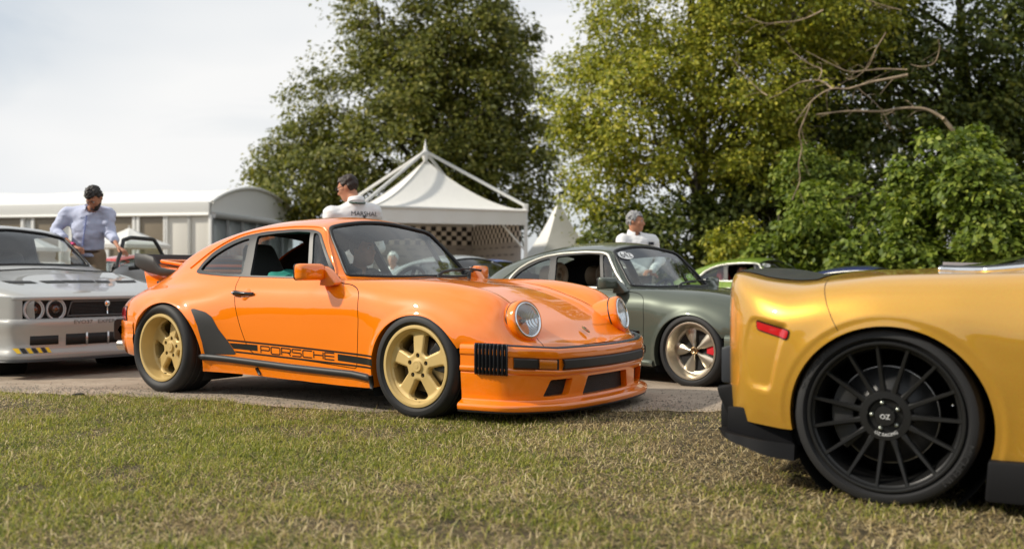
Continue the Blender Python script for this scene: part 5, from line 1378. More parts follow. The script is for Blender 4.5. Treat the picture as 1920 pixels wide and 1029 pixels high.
# start number in an oval on the windscreen
def screen_oval(car, bvh, base, text, cy=-.40, ct=-.30, rx=.105, ry=.052, mname='sticker_white'):
    n = Vector((.65, 0, .76)); up = Vector((-.76, 0, .65))
    def on(y, t, off):
        o = Vector((-.76 * t, y, .65 * t)) + n * 2
        h = bvh.ray_cast(o, -n); p = h[0]; nn = h[1] if h[1].dot(n) > 0 else -h[1]
        return np.array(p + nn * off)
    th = np.linspace(0, 2 * np.pi, 32, endpoint=False)
    P = np.array([[on(cy + k * rx * math.cos(a), ct + k * ry * math.sin(a), .004) for k in (.02, .5, 1.0)] for a in th])
    st = put('number_sticker', grid(P, cu=True), mat(mname, (.85, .85, .83), .4), car)
    cur = bpy.data.curves.new('number', 'FONT'); cur.body = text; cur.align_x = 'CENTER'; cur.align_y = 'CENTER'; cur.size = 1.0; cur.resolution_u = 2
    to = bpy.data.objects.new('number', cur); col.objects.link(to); bpy.context.view_layer.update()
    me = to.to_mesh(); V = np.array([v.co[:] for v in me.vertices]); F = []
    for p in me.polygons:
        vs = list(p.vertices)
        for i in range(1, len(vs) - 1): F.append((vs[0], vs[i], vs[i + 1]))
    to.to_mesh_clear(); bpy.data.objects.remove(to); bpy.data.curves.remove(cur)
    k = .105
    W = np.array([on(cy + v[0] * k, ct + v[1] * k, .0065) for v in V])
    put('number', Surf(W, F), MATS['decal_black'], st, smooth=False)
screen_oval(gc, gc_bvh, gc_base, '642')
put('dash_bar', box((1.30, -.05, .80), (.05, 1.1, .03), .008), MATS['cabin_dark'], gc)
wiper(gc, (1.735, -.15, .80), (1.665, .25, .845), (.04, .42, .01))

def plain_wheels(car, m):
    for (x, sd) in ((2.272, -1), (0, -1), (2.272, 1), (0, 1)):
        we = empty('wheel', (x, sd * .84, .30), 0 if sd < 0 else math.pi); we.parent = car
        t = wheel_tyre(.22, .305, .23, n=28); put('tyre', t, MATS['tyre'], we)
        put('rim', lathe([(.222, .01), (.215, -.002), (.205, .02), (.19, .05), (.05, .03), (.0005, .025)], 32), m, we, angle=40)
alloy = mat('alloy', (.6, .6, .6), .3, .9)
def far_coupe(name, loc, deg, color, label, trimm=None, number=None, metal=0.0, tint=(.5, .56, .55), openw=False, scale=.956):
    p = car_paint(name + '_paint', color, .35, metal)
    c, b, s = coupe(name, loc, -R(deg), p, dx=.045, per=4, trim=MATS['satin_black'], scale=scale, open_window=openw, tint=tint)
    tag(c, label, 'car'); plain_wheels(c, alloy)
    if trimm:
        for sd in (-1, 1): put('window_frame', tube(hug(b, resample(WIN_OUT, 90, True), sd, .004), .014, 6, closed=True), trimm, c)
    for sd in (-1, 1): headlamp(c, (2.846, sd * .562, .566), (1.0, sd * .17, .26), p, ns=24)
    put('front_bumper', grid(plan_sweep(BUMPER, [(-.075, .437), (.0, .439), (.003, .412), (.003, .3), (-.02, .2), (0, .12), (-.1, .11)], 80, zdrop=zd)), p, c)
    put('rear_bumper', grid(plan_sweep(REARBUMPER, [(-.06, .487), (0, .485), (.01, .44), (.01, .36), (-.03, .25), (-.2, .23)], 60)), p, c)
    if number: screen_oval(c, b, s, number)
    return c
lg = far_coupe('lime_coupe', (3.50, 17.55, -.06), 42, (.17, .26, .035), 'bright green coupe with a white window frame behind the gold car', pale_trim, '685', openw=True)
redp = mat('red_seat', (.5, .02, .025), .5)
seat(lg, .62, -.36, redp); seat(lg, .62, .36, redp)
th = np.linspace(-.4, math.pi + .4, 20); put('red_hoop', tube(np.stack([np.full(20, .44), -.36 + .14 * np.cos(th), .86 + .16 * np.sin(th)], 1), .03, 8), redp, lg)
far_coupe('blue_coupe', (4.75, 15.6, -.06), 40, (.035, .05, .16), 'dark blue coupe whose roof shows over the gold car tail', pale_trim, metal=.3, scale=.83)
far_coupe('red_coupe', (-6.05, 14.9, -.06), 38, (.55, .035, .02), 'red coupe seen through the open door of the pale grey car', None, tint=(.7, .78, .78))
far_coupe('silver_coupe', (-1.45, 15.4, -.06), 42, (.42, .44, .44), 'silver coupe seen through the windscreen of the orange car', None, metal=.4)
far_coupe('cobalt_coupe', (-1.05, 19.3, -.06), 42, (.03, .09, .36), 'bright blue coupe parked in front of the canopy tent', None)
# front and rear bumpers of the dark green coupe
put('front_bumper', grid(plan_sweep(BUMPER, [(-.075, .437), (-.012, .439), (.003, .412), (.003, .3), (-.02, .2), (0, .12), (-.1, .11)], 120, zdrop=zd)), green_p, gc)
put('rear_bumper', grid(plan_sweep(REARBUMPER, [(-.06, .487), (0, .485), (.01, .44), (.01, .36), (-.03, .25), (-.2, .23)], 80)), green_p, gc)
for sd in (-1, 1): headlamp(gc, (2.846, sd * .562, .566), (1.0, sd * .17, .26), green_p, ns=32)
put('sill_cover', join(*[tube(hug(gc_bvh, resample(np.array([(.40, .20), (1.2, .19), (1.90, .17)]), 40), sd, -.004), .03, 8) for sd in (-1,)]), green_p, gc)
# ------------------------------------------------------------------ pale grey rally car at the left
rp = car_paint('pale_grey_paint', (.37, .37, .355), .38, .15)
rcar = empty('rally_car', (-3.60, 8.86, -ROAD_DROP), -R(38)); rcar.scale = (.96, .96, 1.08)
tag(rcar, 'pale grey wedge-nosed rally car with twin round headlamps and an open door', 'car')
# half sections from sill to centre, x = 0 at the nose, going back
RS = {
 .0: [(.62, .15), (.66, .30), (.66, .45), (.66, .61), (.60, .625), (.52, .63), (.40, .633), (.28, .635), (.14, .637), (0, .638)],
 -.06: [(.72, .15), (.735, .30), (.74, .45), (.735, .60), (.70, .638), (.60, .648), (.42, .652), (.28, .655), (.14, .657), (0, .658)],
 -.25: [(.80, .15), (.83, .30), (.84, .45), (.825, .62), (.775, .675), (.66, .688), (.46, .69), (.30, .692), (.15, .694), (0, .695)],
 -.55: [(.84, .15), (.90, .30), (.925, .45), (.915, .62), (.85, .715), (.72, .742), (.52, .742), (.32, .742), (.16, .744), (0, .745)],
 -.90: [(.84, .15), (.91, .30), (.935, .45), (.92, .65), (.85, .76), (.73, .797), (.54, .80), (.34, .805), (.17, .81), (0, .812)],
 -1.25: [(.82, .15), (.86, .30), (.87, .45), (.87, .68), (.82, .80), (.73, .84), (.56, .85), (.36, .86), (.18, .87), (0, .875)],
 -1.42: [(.82, .15), (.85, .30), (.86, .45), (.86, .70), (.82, .815), (.735, .86), (.62, .885), (.40, .92), (.20, .94), (0, .95)],
 -1.60: [(.82, .15), (.85, .30), (.86, .45), (.86, .70), (.82, .82), (.74, .885), (.655, .985), (.45, 1.03), (.22, 1.05), (0, 1.06)],
 -1.85: [(.82, .15), (.85, .30), (.86, .45), (.86, .70), (.82, .82), (.735, .93), (.635, 1.12), (.45, 1.165), (.22, 1.19), (0, 1.20)],
 -2.05: [(.82, .15), (.85, .30), (.86, .45), (.86, .70), (.82, .83), (.73, .95), (.615, 1.19), (.45, 1.235), (.22, 1.255), (0, 1.262)],
 -2.5: [(.82, .15), (.85, .30), (.86, .45), (.86, .70), (.82, .83), (.73, .95), (.61, 1.20), (.45, 1.25), (.22, 1.272), (0, 1.28)],
 -2.9: [(.84, .15), (.90, .30), (.925, .45), (.92, .72), (.86, .86), (.74, .96), (.61, 1.17), (.44, 1.225), (.22, 1.25), (0, 1.258)],
 -3.4: [(.84, .15), (.93, .30), (.955, .45), (.945, .74), (.88, .88), (.76, .93), (.60, .98), (.42, 1.01), (.21, 1.03), (0, 1.04)],
 -3.85: [(.82, .25), (.90, .35), (.92, .50), (.91, .74), (.84, .87), (.73, .90), (.58, .915), (.40, .92), (.2, .925), (0, .93)],
 -3.98: [(.70, .30), (.80, .40), (.82, .52), (.81, .70), (.76, .80), (.66, .83), (.52, .84), (.36, .845), (.18, .85), (0, .85)],
}
def section_skin(TAB, dx, per, passes=8, fine_to=None):
    xs = np.array(sorted(TAB)); K = np.array([TAB[x] for x in xs]); m = K.shape[1]
    x = np.linspace(xs[0], xs[-1], int((xs[-1] - xs[0]) / dx))
    if fine_to is not None: x = np.concatenate([np.arange(xs[0], fine_to, dx), np.linspace(fine_to, xs[-1], int((xs[-1] - fine_to) / .03))])
    C = np.stack([np.stack([pchip(xs, K[:, j, a], x) for a in (0, 1)], 1) for j in range(m)], 1)
    S = ncatmull(C, per); P = np.concatenate([np.broadcast_to(x[:, None, None], S.shape[:2] + (1,)), S], 2)
    for _ in range(passes):
        Q = P.copy(); P[1:-1, :, 1:] = Q[1:-1, :, 1:] * .5 + (Q[:-2, :, 1:] + Q[2:, :, 1:]) * .25
        P[:, -1, 1] = 0
    s = grid(P)
    return flip(s) if s.N[np.argmax(s.V[:, 1]), 1] < 0 else s
half = section_skin(RS, .02, 8, 2)
R_AF, R_AR = (-.78, .26, .345), (-3.22, .27, .36)
for a in (R_AF, R_AR):
    d = arch_sd(half.V, a); half.V[:, 1] += .012 * np.where(half.V[:, 2] < a[1] + a[2] + .1, np.exp(-(np.clip(d, 0, 9) / .02) ** 2), 0)
half = Surf(half.V, half.F, half.N); base_r = half
for a in (R_AF, R_AR): half = split(half, arch_sd(half.V, a))[1]
RWS_T = lambda V: .80 * V[:, 0] * -1 + .60 * V[:, 2]
RWS = round_poly([(-.64, 1.685), (-.585, 2.19), (-.40, 2.235), (0, 2.26), (.40, 2.235), (.585, 2.19), (.64, 1.685), (.35, 1.61), (0, 1.585), (-.35, 1.61)], .03)
wfn = lambda V: poly_sd(V[:, 1], RWS_T(V), RWS) + np.where((V[:, 0] < -2.3) | (V[:, 2] < .84), 5, 0)
rws, half = split(half, wfn(half.V))
RSW = round_poly([(-1.66, .885), (-1.98, 1.155), (-2.15, 1.185), (-2.62, 1.18), (-2.72, .93), (-2.2, .905)], .02)
rsw, half = split(half, poly_sd(half.V[:, 0], half.V[:, 2], RSW) + np.where(half.V[:, 1] < .4, 5, 0))
RDOOR = round_poly([(-1.36, .80), (-1.55, .86), (-1.62, .89), (-2.7, .9), (-2.72, .72), (-2.60, .24), (-1.42, .22), (-1.34, .4)], .03)
rdoor, half, rgap = cut_gap(half, lambda V: poly_sd(V[:, 0], V[:, 2], RDOOR), .002)
both = lambda s: join(s, mirror(s))
# body: right side keeps its door, the left doorway stands open
rb_ = put('body', both(half), rp, rcar, keep=True)
put('door', mirror(rdoor), rp, rcar, keep=True)
put('panel_gap', both(offset(rgap, -.006)), MATS['cabin_dark'], rcar)
up, _ = split(half, .92 - half.V[:, 2]); put('headliner', both(flip(offset(up, -.02))), MATS['cabin_dark'], rcar)
put('windscreen', offset(both(rws), -.004), glass_mat('rally_screen', (.74, .80, .79), fac=1.6), rcar, keep=True)
put('side_window', mirror(offset(rsw, -.006)), glass_mat('rally_screen'), rcar, keep=True)
rbv_s = both(base_r); rbv = BVHTree.FromPolygons([tuple(v) for v in rbv_s.V], [tuple(f) for f in rbv_s.F])
def on_top(bv, x, y, off=.003):
    h = bv.ray_cast(Vector((x, y, 3)), Vector((0, 0, -1))); n = h[1] if h[1].z > 0 else -h[1]
    return np.array(h[0] + n * off)
def screen_pts(poly):
    out = []; n = Vector((.60, 0, .80))
    for y, q in resample(poly, 120, True):
        h = rbv.ray_cast(Vector((-.80 * q, y, .60 * q)) + n * 2, -n)
        if h[0] is not None: out.append(h[0][:])
    return np.array(out)
put('screen_seal', tube(screen_pts(RWS), .014, 6, closed=True), MATS['rubber'], rcar)
wl_ = []
for a in (R_AF, R_AR):
    for sd in (1, -1):
        c = lathe([(.37, .84), (.37, .5), (.02, .5)], 40); wl_.append(xform(Surf(c.V * np.array([1, sd, 1]), c.F), loc=(a[0], 0, a[1])))
for w1 in wl_: put('wheel_well', w1, MATS['underside'], rcar)
put('underbody', box((-2.0, 0, .20), (3.8, 1.2, .08)), MATS['underside'], rcar, smooth=False)
put('cabin_floor', join(box((-2.2, 0, .28), (1.6, 1.5, .04)), box((-3.0, 0, .75), (.3, 1.3, .5))), MATS['cabin_dark'], rcar, smooth=False)
put('dashboard', prism([(-1.45, .5), (-1.45, .80), (-1.75, .90), (-1.85, .86), (-1.85, .6)], -.72, .72, 'xz', .02), MATS['cabin_dark'], rcar, angle=40)
for sd in (-1, 1): seat(rcar, -2.42, sd * .36, MATS['seat_black'])
for (x, sd) in ((R_AF[0], -1), (R_AR[0], -1), (R_AF[0], 1), (R_AR[0], 1)):
    we = empty('wheel', (x, sd * .88, .315 * .889), 0 if sd < 0 else math.pi); we.parent = rcar; we.scale = (1, 1, .889)
    put('tyre', wheel_tyre(.235, .315, .24, n=40), MATS['tyre'], we); put('rim', lathe([(.237, .01), (.23, -.002), (.215, .03), (.20, .06), (.05, .03), (.0005, .025)], 40), alloy, we, angle=40)
# nose: black lamp panel let into the face
FACE = [(.02, 0), (.018, .25), (.012, .45), (.0, .60), (-.02, .70), (-.05, .76), (-.11, .815), (-.30, .855)]
FACE = np.array([(a, b) for a, b in FACE[::-1]] + [(a, -b) for a, b in FACE[1:]])
def nose(prof, n=140, lo=0., hi=1.): return grid(plan_sweep(FACE - np.array([0, 0]), prof, n, lo, hi))
def face_fix(s): return s if s.N[np.argmax(s.V[:, 0]), 0] > 0 else flip(s)
_ps = plan_sweep
def nose_piece(nm, prof, m, lo=0., hi=1., n=140, parent=None):
    s = face_fix(grid(_plan_nose(prof, n, lo, hi))); return put(nm, s, m, parent or rcar, angle=45)
def _plan_nose(prof, n, lo, hi):
    c = resample(catmull(FACE, 600), 2400); c = resample(c[int(lo * 2399):int(hi * 2399) + 1], n)
    t = np.gradient(c, axis=0); t /= np.linalg.norm(t, axis=1, keepdims=True); nn = np.stack([-t[:, 1], t[:, 0]], 1); nn *= np.sign((nn * (c - [-2, 0])).sum(1, keepdims=True))
    P = np.zeros((n, len(prof), 3))
    for k, (o, z) in enumerate(prof): P[:, k, :2] = c + nn * o; P[:, k, 2] = z
    return P
nose_piece('nose_panel', [(-.02, .645), (.012, .636), (.018, .625), (.015, .612), (.0, .606)], rp, .10, .90)
nose_piece('lamp_panel', [(.0, .610), (-.012, .604), (-.012, .470), (.0, .462)], mat('lamp_panel_black', (.008, .008, .009), .6, spec=.2), .13, .87)
for lo, hi in ((.0, .140), (.860, 1.0)): nose_piece('nose_corner', [(-.02, .645), (.012, .636), (.016, .55), (.016, .462), (.0, .455)], rp, lo, hi, 30)
bmp = nose_piece('front_bumper', [(-.01, .468), (.03, .464), (.045, .452), (.050, .43), (.048, .385), (.035, .36), (.030, .30), (.030, .245), (.040, .22), (.055, .20), (.06, .175), (.055, .155), (-.1, .15)], rp)
nose_piece('splitter', [(.05, .156), (.10, .15), (.105, .14), (.0, .13), (-.2, .13)], MATS['satin_black'])
def on_face(y, z, off):
    c = resample(catmull(FACE, 600), 2400); i = np.argmin(np.abs(c[:, 1] - y)); t = c[min(i + 5, 2399)] - c[max(i - 5, 0)]; t /= np.linalg.norm(t); n = np.array([-t[1], t[0]]); n *= np.sign(n @ (c[i] - [-2, 0]))
    return np.array([*(c[i] + n * off), z]), np.array([*n, 0])
def face_plate(nm, y0, y1, z0, z1, o0, o1, m, parent, n=14, r=.0, slant=0.0):
    Y = np.linspace(y0, y1, n); A = []
    for y in Y:
        A.append([on_face(y, z0, o0)[0], on_face(y + slant, z1, o0)[0]])
    A = np.array(A); B = np.array([[on_face(y, z0, o1)[0], on_face(y + slant, z1, o1)[0]] for y in Y])
    P = np.stack([A[:, 0], B[:, 0], B[:, 1], A[:, 1]], 1); s = face_fix(grid(P))
    caps = [Surf(P[k], [(0, 1, 2), (0, 2, 3)]) for k in (0, -1)]
    return put(nm, join(s, *caps), m, parent, smooth=False)
blk = MATS['satin_black']
# bumper openings (dark boxes set in the bumper face)
vent = mat('vent_black', (.008, .008, .008), .6)
for y0, y1 in ((-.70, -.47), (.47, .70)): face_plate('bumper_duct', y0, y1, .265, .335, .0, .0335, vent, rcar)
for i, (y0, y1) in enumerate(((-.405, -.225), (-.205, -.02), (.0, .19), (.21, .40))): face_plate('bumper_duct', y0, y1, .255, .345, .0, .0335, vent, rcar)
for y in (-.215, -.01, .20): face_plate('duct_bar', y - .008, y + .008, .252, .348, .0, .040, alloy, rcar, 3)
# grille with its frame and bars
gfr = [(-.375, .482), (-.335, .596), (.335, .596), (.375, .482)]
for i in range(9): face_plate('grille_bar', -.34, .34, .492 + i * .0115, .497 + i * .0115, -.012, -.004, mat('grille_bar_black', (.02, .02, .02), .4), rcar, 20)
put('grille_frame', tube([on_face(y, z, -.004)[0] for y, z in resample(np.array(gfr), 90, True)], .007, 6, closed=True), mat('frame_grey', (.09, .09, .09), .35), rcar)
badge_c, badge_n = on_face(0, .575, .004)
put('nose_badge', xform(lathe([(.0005, -.006), (.02, -.006), (.026, -.002), (.026, .006)], 24), mat3=frame(-badge_n), loc=badge_c), MATS['chrome'], rcar)
put('badge_stem', tube([badge_c - (0, 0, .02), badge_c - (0, 0, .085)], .007, 8), MATS['chrome'], rcar)
# lamps
for y in (-.665, -.475, .475, .665):
    c_, n_v = on_face(y, .535, -.006)
    M = frame(n_v); X = lambda s: xform(s, mat3=M, loc=c_)
    r = .083
    h = put('headlamp', X(lathe([(r + .006, -.03), (r + .006, .004), (r + .002, .012), (r - .006, .012), (r - .009, .002)], 40)), mat('lamp_rim', (.42, .42, .43), .5), rcar, angle=40)
    put('reflector', X(lathe([(r - .008, .0), (r * .75, -.012), (r * .45, -.02), (.03, -.022)], 40)), mat('lamp_chrome', (.74, .75, .77), .5), h)
    put('projector', X(lathe([(.036, -.022), (.036, -.004), (.028, .004), (.014, .008), (.0005, .009)], 24)), mat('projector_dark', (.02, .02, .022), .1, coat=1.0), h)
    put('lens', X(lathe([(r - .008, .004), (r * .6, .012), (.0005, .015)], 32)), glass_mat('rally_lens', (.97, .97, .97), .0, 1.25), h)
# bonnet vents
def top_patch(nm, quad, m, off=.004):
    q = np.array(quad, float); u = np.linspace(0, 1, 8)[:, None]; v = np.linspace(0, 1, 4)
    rows = []
    for vv in v: rows.append([on_top(rbv, *p, off) for p in (q[0] * (1 - u) + q[1] * u) * (1 - vv) + (q[3] * (1 - u) + q[2] * u) * vv])
    s = grid(np.array(rows)); s = s if s.N[:, 2].mean() > 0 else flip(s); put(nm, s, m, rcar, smooth=False)
for y0, y1 in ((-.66, -.40), (-.32, -.13), (-.115, .045), (.06, .22), (.235, .38), (.45, .66)):
    top_patch('bonnet_vent', [(-.62, y0), (-.62, y1), (-.52, y1 - .03 * np.sign(y0)), (-.52, y0 - .03 * np.sign(y0))], vent)
put('bonnet_gap', tube([on_top(rbv, -1.12 - .06 * math.cos(y * 1.6), y, .001) for y in np.linspace(-.72, .72, 40)], .008, 6), MATS['cabin_dark'], rcar)
# yellow and black hatching on the lower corner
for i in range(7):
    y = -.80 + i * .035
    p = np.array([on_face(y, .245, .0415)[0], on_face(y + .028, .245, .0415)[0], on_face(y + .050, .205, .0555)[0], on_face(y + .022, .205, .0555)[0]])
    put('hatch_mark', Surf(p + np.array([.003, 0, 0]), [(0, 1, 2), (0, 2, 3)]), mat('hatch_yellow', (.85, .55, .02), .5) if i % 2 == 0 else blk, rcar, smooth=False)
# lettering across the bumper
def text_surf(body, size, extrude=0.0):
    cur = bpy.data.curves.new('lettering', 'FONT'); cur.body = body; cur.align_x = 'CENTER'; cur.size = size; cur.resolution_u = 2
    to = bpy.data.objects.new('lettering', cur); col.objects.link(to); bpy.context.view_layer.update()
    me = to.to_mesh(); V = np.array([v.co[:] for v in me.vertices]); F = []
    for p in me.polygons:
        vs = list(p.vertices)
        for i in range(1, len(vs) - 1): F.append((vs[0], vs[i], vs[i + 1]))
    to.to_mesh_clear(); bpy.data.objects.remove(to); bpy.data.curves.remove(cur)
    return V, np.array(F)
let_m = mat('letter_grey', (.12, .12, .12), .5)
for word, y0 in (('EVO37', -.255), ('EXPERIMENTAL', .09)):
    V, F = text_surf(word, .042); V[:, 0] *= 1.45
    tag(put('bumper_lettering', Surf(np.array([on_face(v[0] + y0, .420 + v[1], .0525)[0] for v in V]), F), let_m, rcar, smooth=False), kind='stuff')
# open left door with its window frame and mirror, swung out on the front hinge
hinge = np.array([-1.36, .86, 0.0]); ang = R(62)
Md = np.array([[math.cos(ang), -math.sin(ang), 0], [math.sin(ang), math.cos(ang), 0], [0, 0, 1.0]])
Md = Md.T if True else Md
swing = lambda s: Surf((s.V - hinge) @ Md.T + hinge, s.F, s.N @ Md.T)
Md = np.array([[math.cos(-ang), -math.sin(-ang), 0], [math.sin(-ang), math.cos(-ang), 0], [0, 0, 1.0]])
dd = put('open_door', swing(solid(rdoor, .05)), mat('door_grey', (.30, .30, .30), .45), rcar)
fr_pts = [(-1.56, .872), (-1.64, .89), (-1.96, 1.165), (-2.14, 1.195), (-2.63, 1.19), (-2.74, .92)]
L = hug(rbv, resample(np.array(fr_pts), 60), 1, -.01)
put('door_frame', swing(tube(L, .022, 8)), MATS['satin_black'], dd)
put('door_glass', swing(offset(rsw, -.01)), glass_mat('rally_screen'), dd)
mc = np.array([-1.78, .97, .93])
ms = box((0, 0, 0), (.13, .20, .13), .035); V = ms.V.copy(); V[:, 1:] *= np.clip(1 - (V[:, :1] + .065) * 1.6, .55, 1)
put('mirror', swing(Surf(V + mc, ms.F)), MATS['satin_black'], dd, angle=50)
put('mirror_arm', swing(tube([mc + (0, -.04, -.05), (-1.74, .82, .87)], .02, 8)), MATS['satin_black'], dd)
m2 = np.array([-1.70, -.99, .93]); put('mirror', Surf(V + m2, ms.F), MATS['satin_black'], rcar, angle=50); put('mirror_arm', tube([m2 + (0, .04, -.05), (-1.68, -.82, .87)], .02, 8), MATS['satin_black'], rcar)
# ------------------------------------------------------------------ gold sports car at the right
gold_p = car_paint('gold_paint', (.68, .36, .045), .34, .5)
_n, _l = gold_p.node_tree.nodes, gold_p.node_tree.links        # fine metal flake
_t = _n.new('ShaderNodeTexCoord'); _v = _n.new('ShaderNodeTexVoronoi'); _v.inputs['Scale'].default_value = 900.0
_mx = _n.new('ShaderNodeMixRGB'); _mx.inputs[0].default_value = .16; _mx.inputs[1].default_value = (.68, .36, .045, 1)
_l.new(_t.outputs['Object'], _v.inputs['Vector']); _l.new(_v.outputs['Color'], _mx.inputs[2]); _mx.blend_type = 'OVERLAY'
_l.new(_mx.outputs[0], bsdf(gold_p).inputs['Base Color'])
carbon = mat('carbon_black', (.006, .006, .007), .6, spec=.25)
bsdf(gold_p).inputs['Coat IOR'].default_value = 1.75
gold = empty('gold_sports_car', (1.777, 4.374, 0), -R(29))
tag(gold, 'metallic gold sports car with a black many-spoked wheel at the right edge', 'car')
GS = {
 -.70: [(.30, .34), (.30, .42), (.30, .56), (.30, .66), (.29, .73), (.27, .765), (.22, .78), (.12, .785), (0, .786)],
 -.675: [(.52, .30), (.525, .42), (.53, .58), (.525, .69), (.51, .765), (.48, .80), (.40, .817), (.22, .824), (0, .826)],
 -.64: [(.655, .275), (.668, .40), (.672, .58), (.668, .70), (.65, .78), (.61, .817), (.51, .834), (.28, .842), (0, .845)],
 -.60: [(.745, .262), (.765, .40), (.772, .58), (.765, .70), (.745, .775), (.695, .817), (.58, .832), (.32, .842), (0, .846)],
 -.54: [(.815, .25), (.845, .40), (.855, .58), (.845, .695), (.815, .765), (.755, .805), (.62, .820), (.33, .832), (0, .838)],
 -.45: [(.87, .245), (.91, .40), (.922, .58), (.908, .685), (.865, .752), (.785, .790), (.63, .800), (.33, .815), (0, .82)],
 -.34: [(.905, .24), (.945, .40), (.957, .58), (.940, .68), (.885, .748), (.79, .783), (.63, .790), (.33, .812), (0, .82)],
 -.20: [(.915, .24), (.957, .40), (.970, .58), (.955, .69), (.90, .765), (.80, .800), (.63, .803), (.33, .83), (0, .84)],
 0: [(.915, .22), (.96, .40), (.975, .58), (.962, .70), (.91, .778), (.81, .817), (.64, .815), (.34, .830), (0, .845)],
 .20: [(.915, .20), (.955, .38), (.97, .56), (.962, .69), (.91, .775), (.815, .820), (.65, .818), (.36, .845), (0, .865)],
 .45: [(.925, .19), (.943, .34), (.955, .50), (.952, .64), (.905, .755), (.82, .818), (.66, .832), (.40, .885), (0, .915)],
 .80: [(.90, .19), (.91, .34), (.918, .48), (.915, .62), (.88, .74), (.82, .815), (.68, .87), (.45, 1.01), (0, 1.05)],
 1.30: [(.88, .19), (.885, .34), (.89, .48), (.89, .62), (.865, .74), (.82, .81), (.66, 1.02), (.47, 1.18), (0, 1.22)],
 1.70: [(.88, .19), (.885, .34), (.89, .48), (.89, .62), (.87, .73), (.82, .80), (.67, .98), (.48, 1.12), (0, 1.17)],
 2.10: [(.90, .19), (.91, .34), (.92, .48), (.915, .62), (.88, .73), (.82, .79), (.70, .81), (.48, .85), (0, .88)],
 2.70: [(.90, .19), (.945, .36), (.955, .50), (.945, .64), (.89, .73), (.80, .765), (.66, .76), (.40, .74), (0, .745)],
 3.10: [(.86, .17), (.90, .32), (.905, .44), (.89, .55), (.83, .63), (.74, .66), (.60, .655), (.35, .65), (0, .655)],
 3.45: [(.62, .16), (.66, .28), (.66, .38), (.64, .45), (.60, .50), (.52, .52), (.40, .525), (.22, .53), (0, .53)],
 3.58: [(.25, .18), (.27, .26), (.27, .33), (.26, .38), (.24, .41), (.20, .42), (.15, .425), (.08, .427), (0, .428)],
}
half = section_skin(GS, .0075, 13, 9, fine_to=.70)
G_AF, G_AR = (2.68, .31, .352), (.012, .292, .346)
d = arch_sd(half.V, G_AR)
flare = np.where(half.V[:, 2] < .75, np.exp(-(np.clip(d, 0, 9) / .045) ** 2), 0); half.V[:, 1] += .008 * flare
lipband = np.where(half.V[:, 2] < .72, sstep(.040, .016, d), 0); half.V[:, 1] -= .006 * lipband
RECESS = round_poly([(-.495, .662), (-.338, .630), (-.372, .52), (-.405, .378), (-.512, .392), (-.530, .54)], [.03, .02, .06, .03, .04, .04])
rd = poly_sd(half.V[:, 0], half.V[:, 2], RECESS)
prof = sstep(.004, -.016, rd)
ramp = np.interp(half.V[:, 0], [-.52, -.34], [.35, 1.0])
half.V[:, 1] -= .020 * prof * ramp * np.where(half.V[:, 1] > .4, 1, 0)
half = Surf(half.V, half.F)
if half.N[np.argmax(half.V[:, 1]), 1] < 0: half = flip(half)
half.N[np.abs(half.V[:, 1]) < 1e-6, 1] = 0; half.N /= np.linalg.norm(half.N, axis=1, keepdims=True)
gbase = half
gb_s = join(gbase, mirror(gbase)); g_bvh = BVHTree.FromPolygons([tuple(v) for v in gb_s.V], [tuple(f) for f in gb_s.F])
for a in (G_AF, G_AR): half = split(half, arch_sd(half.V, a))[1]
SEAM = [(-.226, .86), (-.220, .80), (-.212, .755), (-.195, .70), (-.172, .655), (-.140, .60), (-.10, .56), (1.0, .56), (1.0, 1.4), (-.226, 1.4)]
# black deck spoiler and rear hatch glass
deck_fn = lambda V: np.maximum(poly_sd(V[:, 0], V[:, 1], [(-.70, -.1), (-.70, .46), (-.60, .60), (-.50, .63), (-.38, .60), (-.31, .54), (-.30, -.1)]), .78 - V[:, 2])
deck, half = split(half, deck_fn(half.V))
HATCH = round_poly([(.10, -.5), (.13, .40), (.30, .58), (.80, .64), (1.25, .57), (1.28, -.5)], .05)
hatch, half = split(half, np.maximum(poly_sd(half.V[:, 0], half.V[:, 1], HATCH), .80 - half.V[:, 2]))
GSW = round_poly([(.95, .86), (1.15, 1.03), (1.45, 1.08), (1.75, 1.02), (2.02, .83), (1.5, .825)], .03)
gsw, half = split(half, poly_sd(half.V[:, 0], half.V[:, 2], GSW) + np.where(half.V[:, 1] < .5, 5, 0))
GWS = [(1.50, -.1), (1.46, .40), (1.55, .46), (1.95, .60), (2.08, .52), (2.16, .30), (2.17, -.1)]
gws, half = split(half, np.maximum(poly_sd(half.V[:, 0], half.V[:, 1], GWS), .80 - half.V[:, 2]))
GDOOR = round_poly([(.88, .82), (2.06, .80), (2.10, .62), (2.02, .26), (.98, .26), (.88, .5)], .04)
gdoor, half, gg = cut_gap(half, lambda V: poly_sd(V[:, 0], V[:, 2], GDOOR) + np.where(V[:, 1] < .6, 5, 0))
seam_line = np.array([(-.222, .799), (-.218, .78), (-.210, .752), (-.196, .71), (-.178, .668), (-.152, .618)])
def seam_fn(V):
    dd_ = np.full(len(V), 9.0)
    for a, b in zip(seam_line[:-1], seam_line[1:]):
        e = b - a; t = np.clip(((V[:, 0] - a[0]) * e[0] + (V[:, 2] - a[1]) * e[1]) / (e @ e), 0, 1)
        dd_ = np.minimum(dd_, np.hypot(V[:, 0] - a[0] - e[0] * t, V[:, 2] - a[1] - e[1] * t))
    return np.where(V[:, 1] < .5, 9, dd_ - .0022)
glip = skirt(half, lambda V, N: np.array([0, -.06, 0]) + 0 * V, lambda V: np.minimum(np.abs(arch_sd(V, G_AF)), np.abs(arch_sd(V, G_AR))) < 1e-3)
gbody = put('body', both(half), gold_p, gold, keep=True)
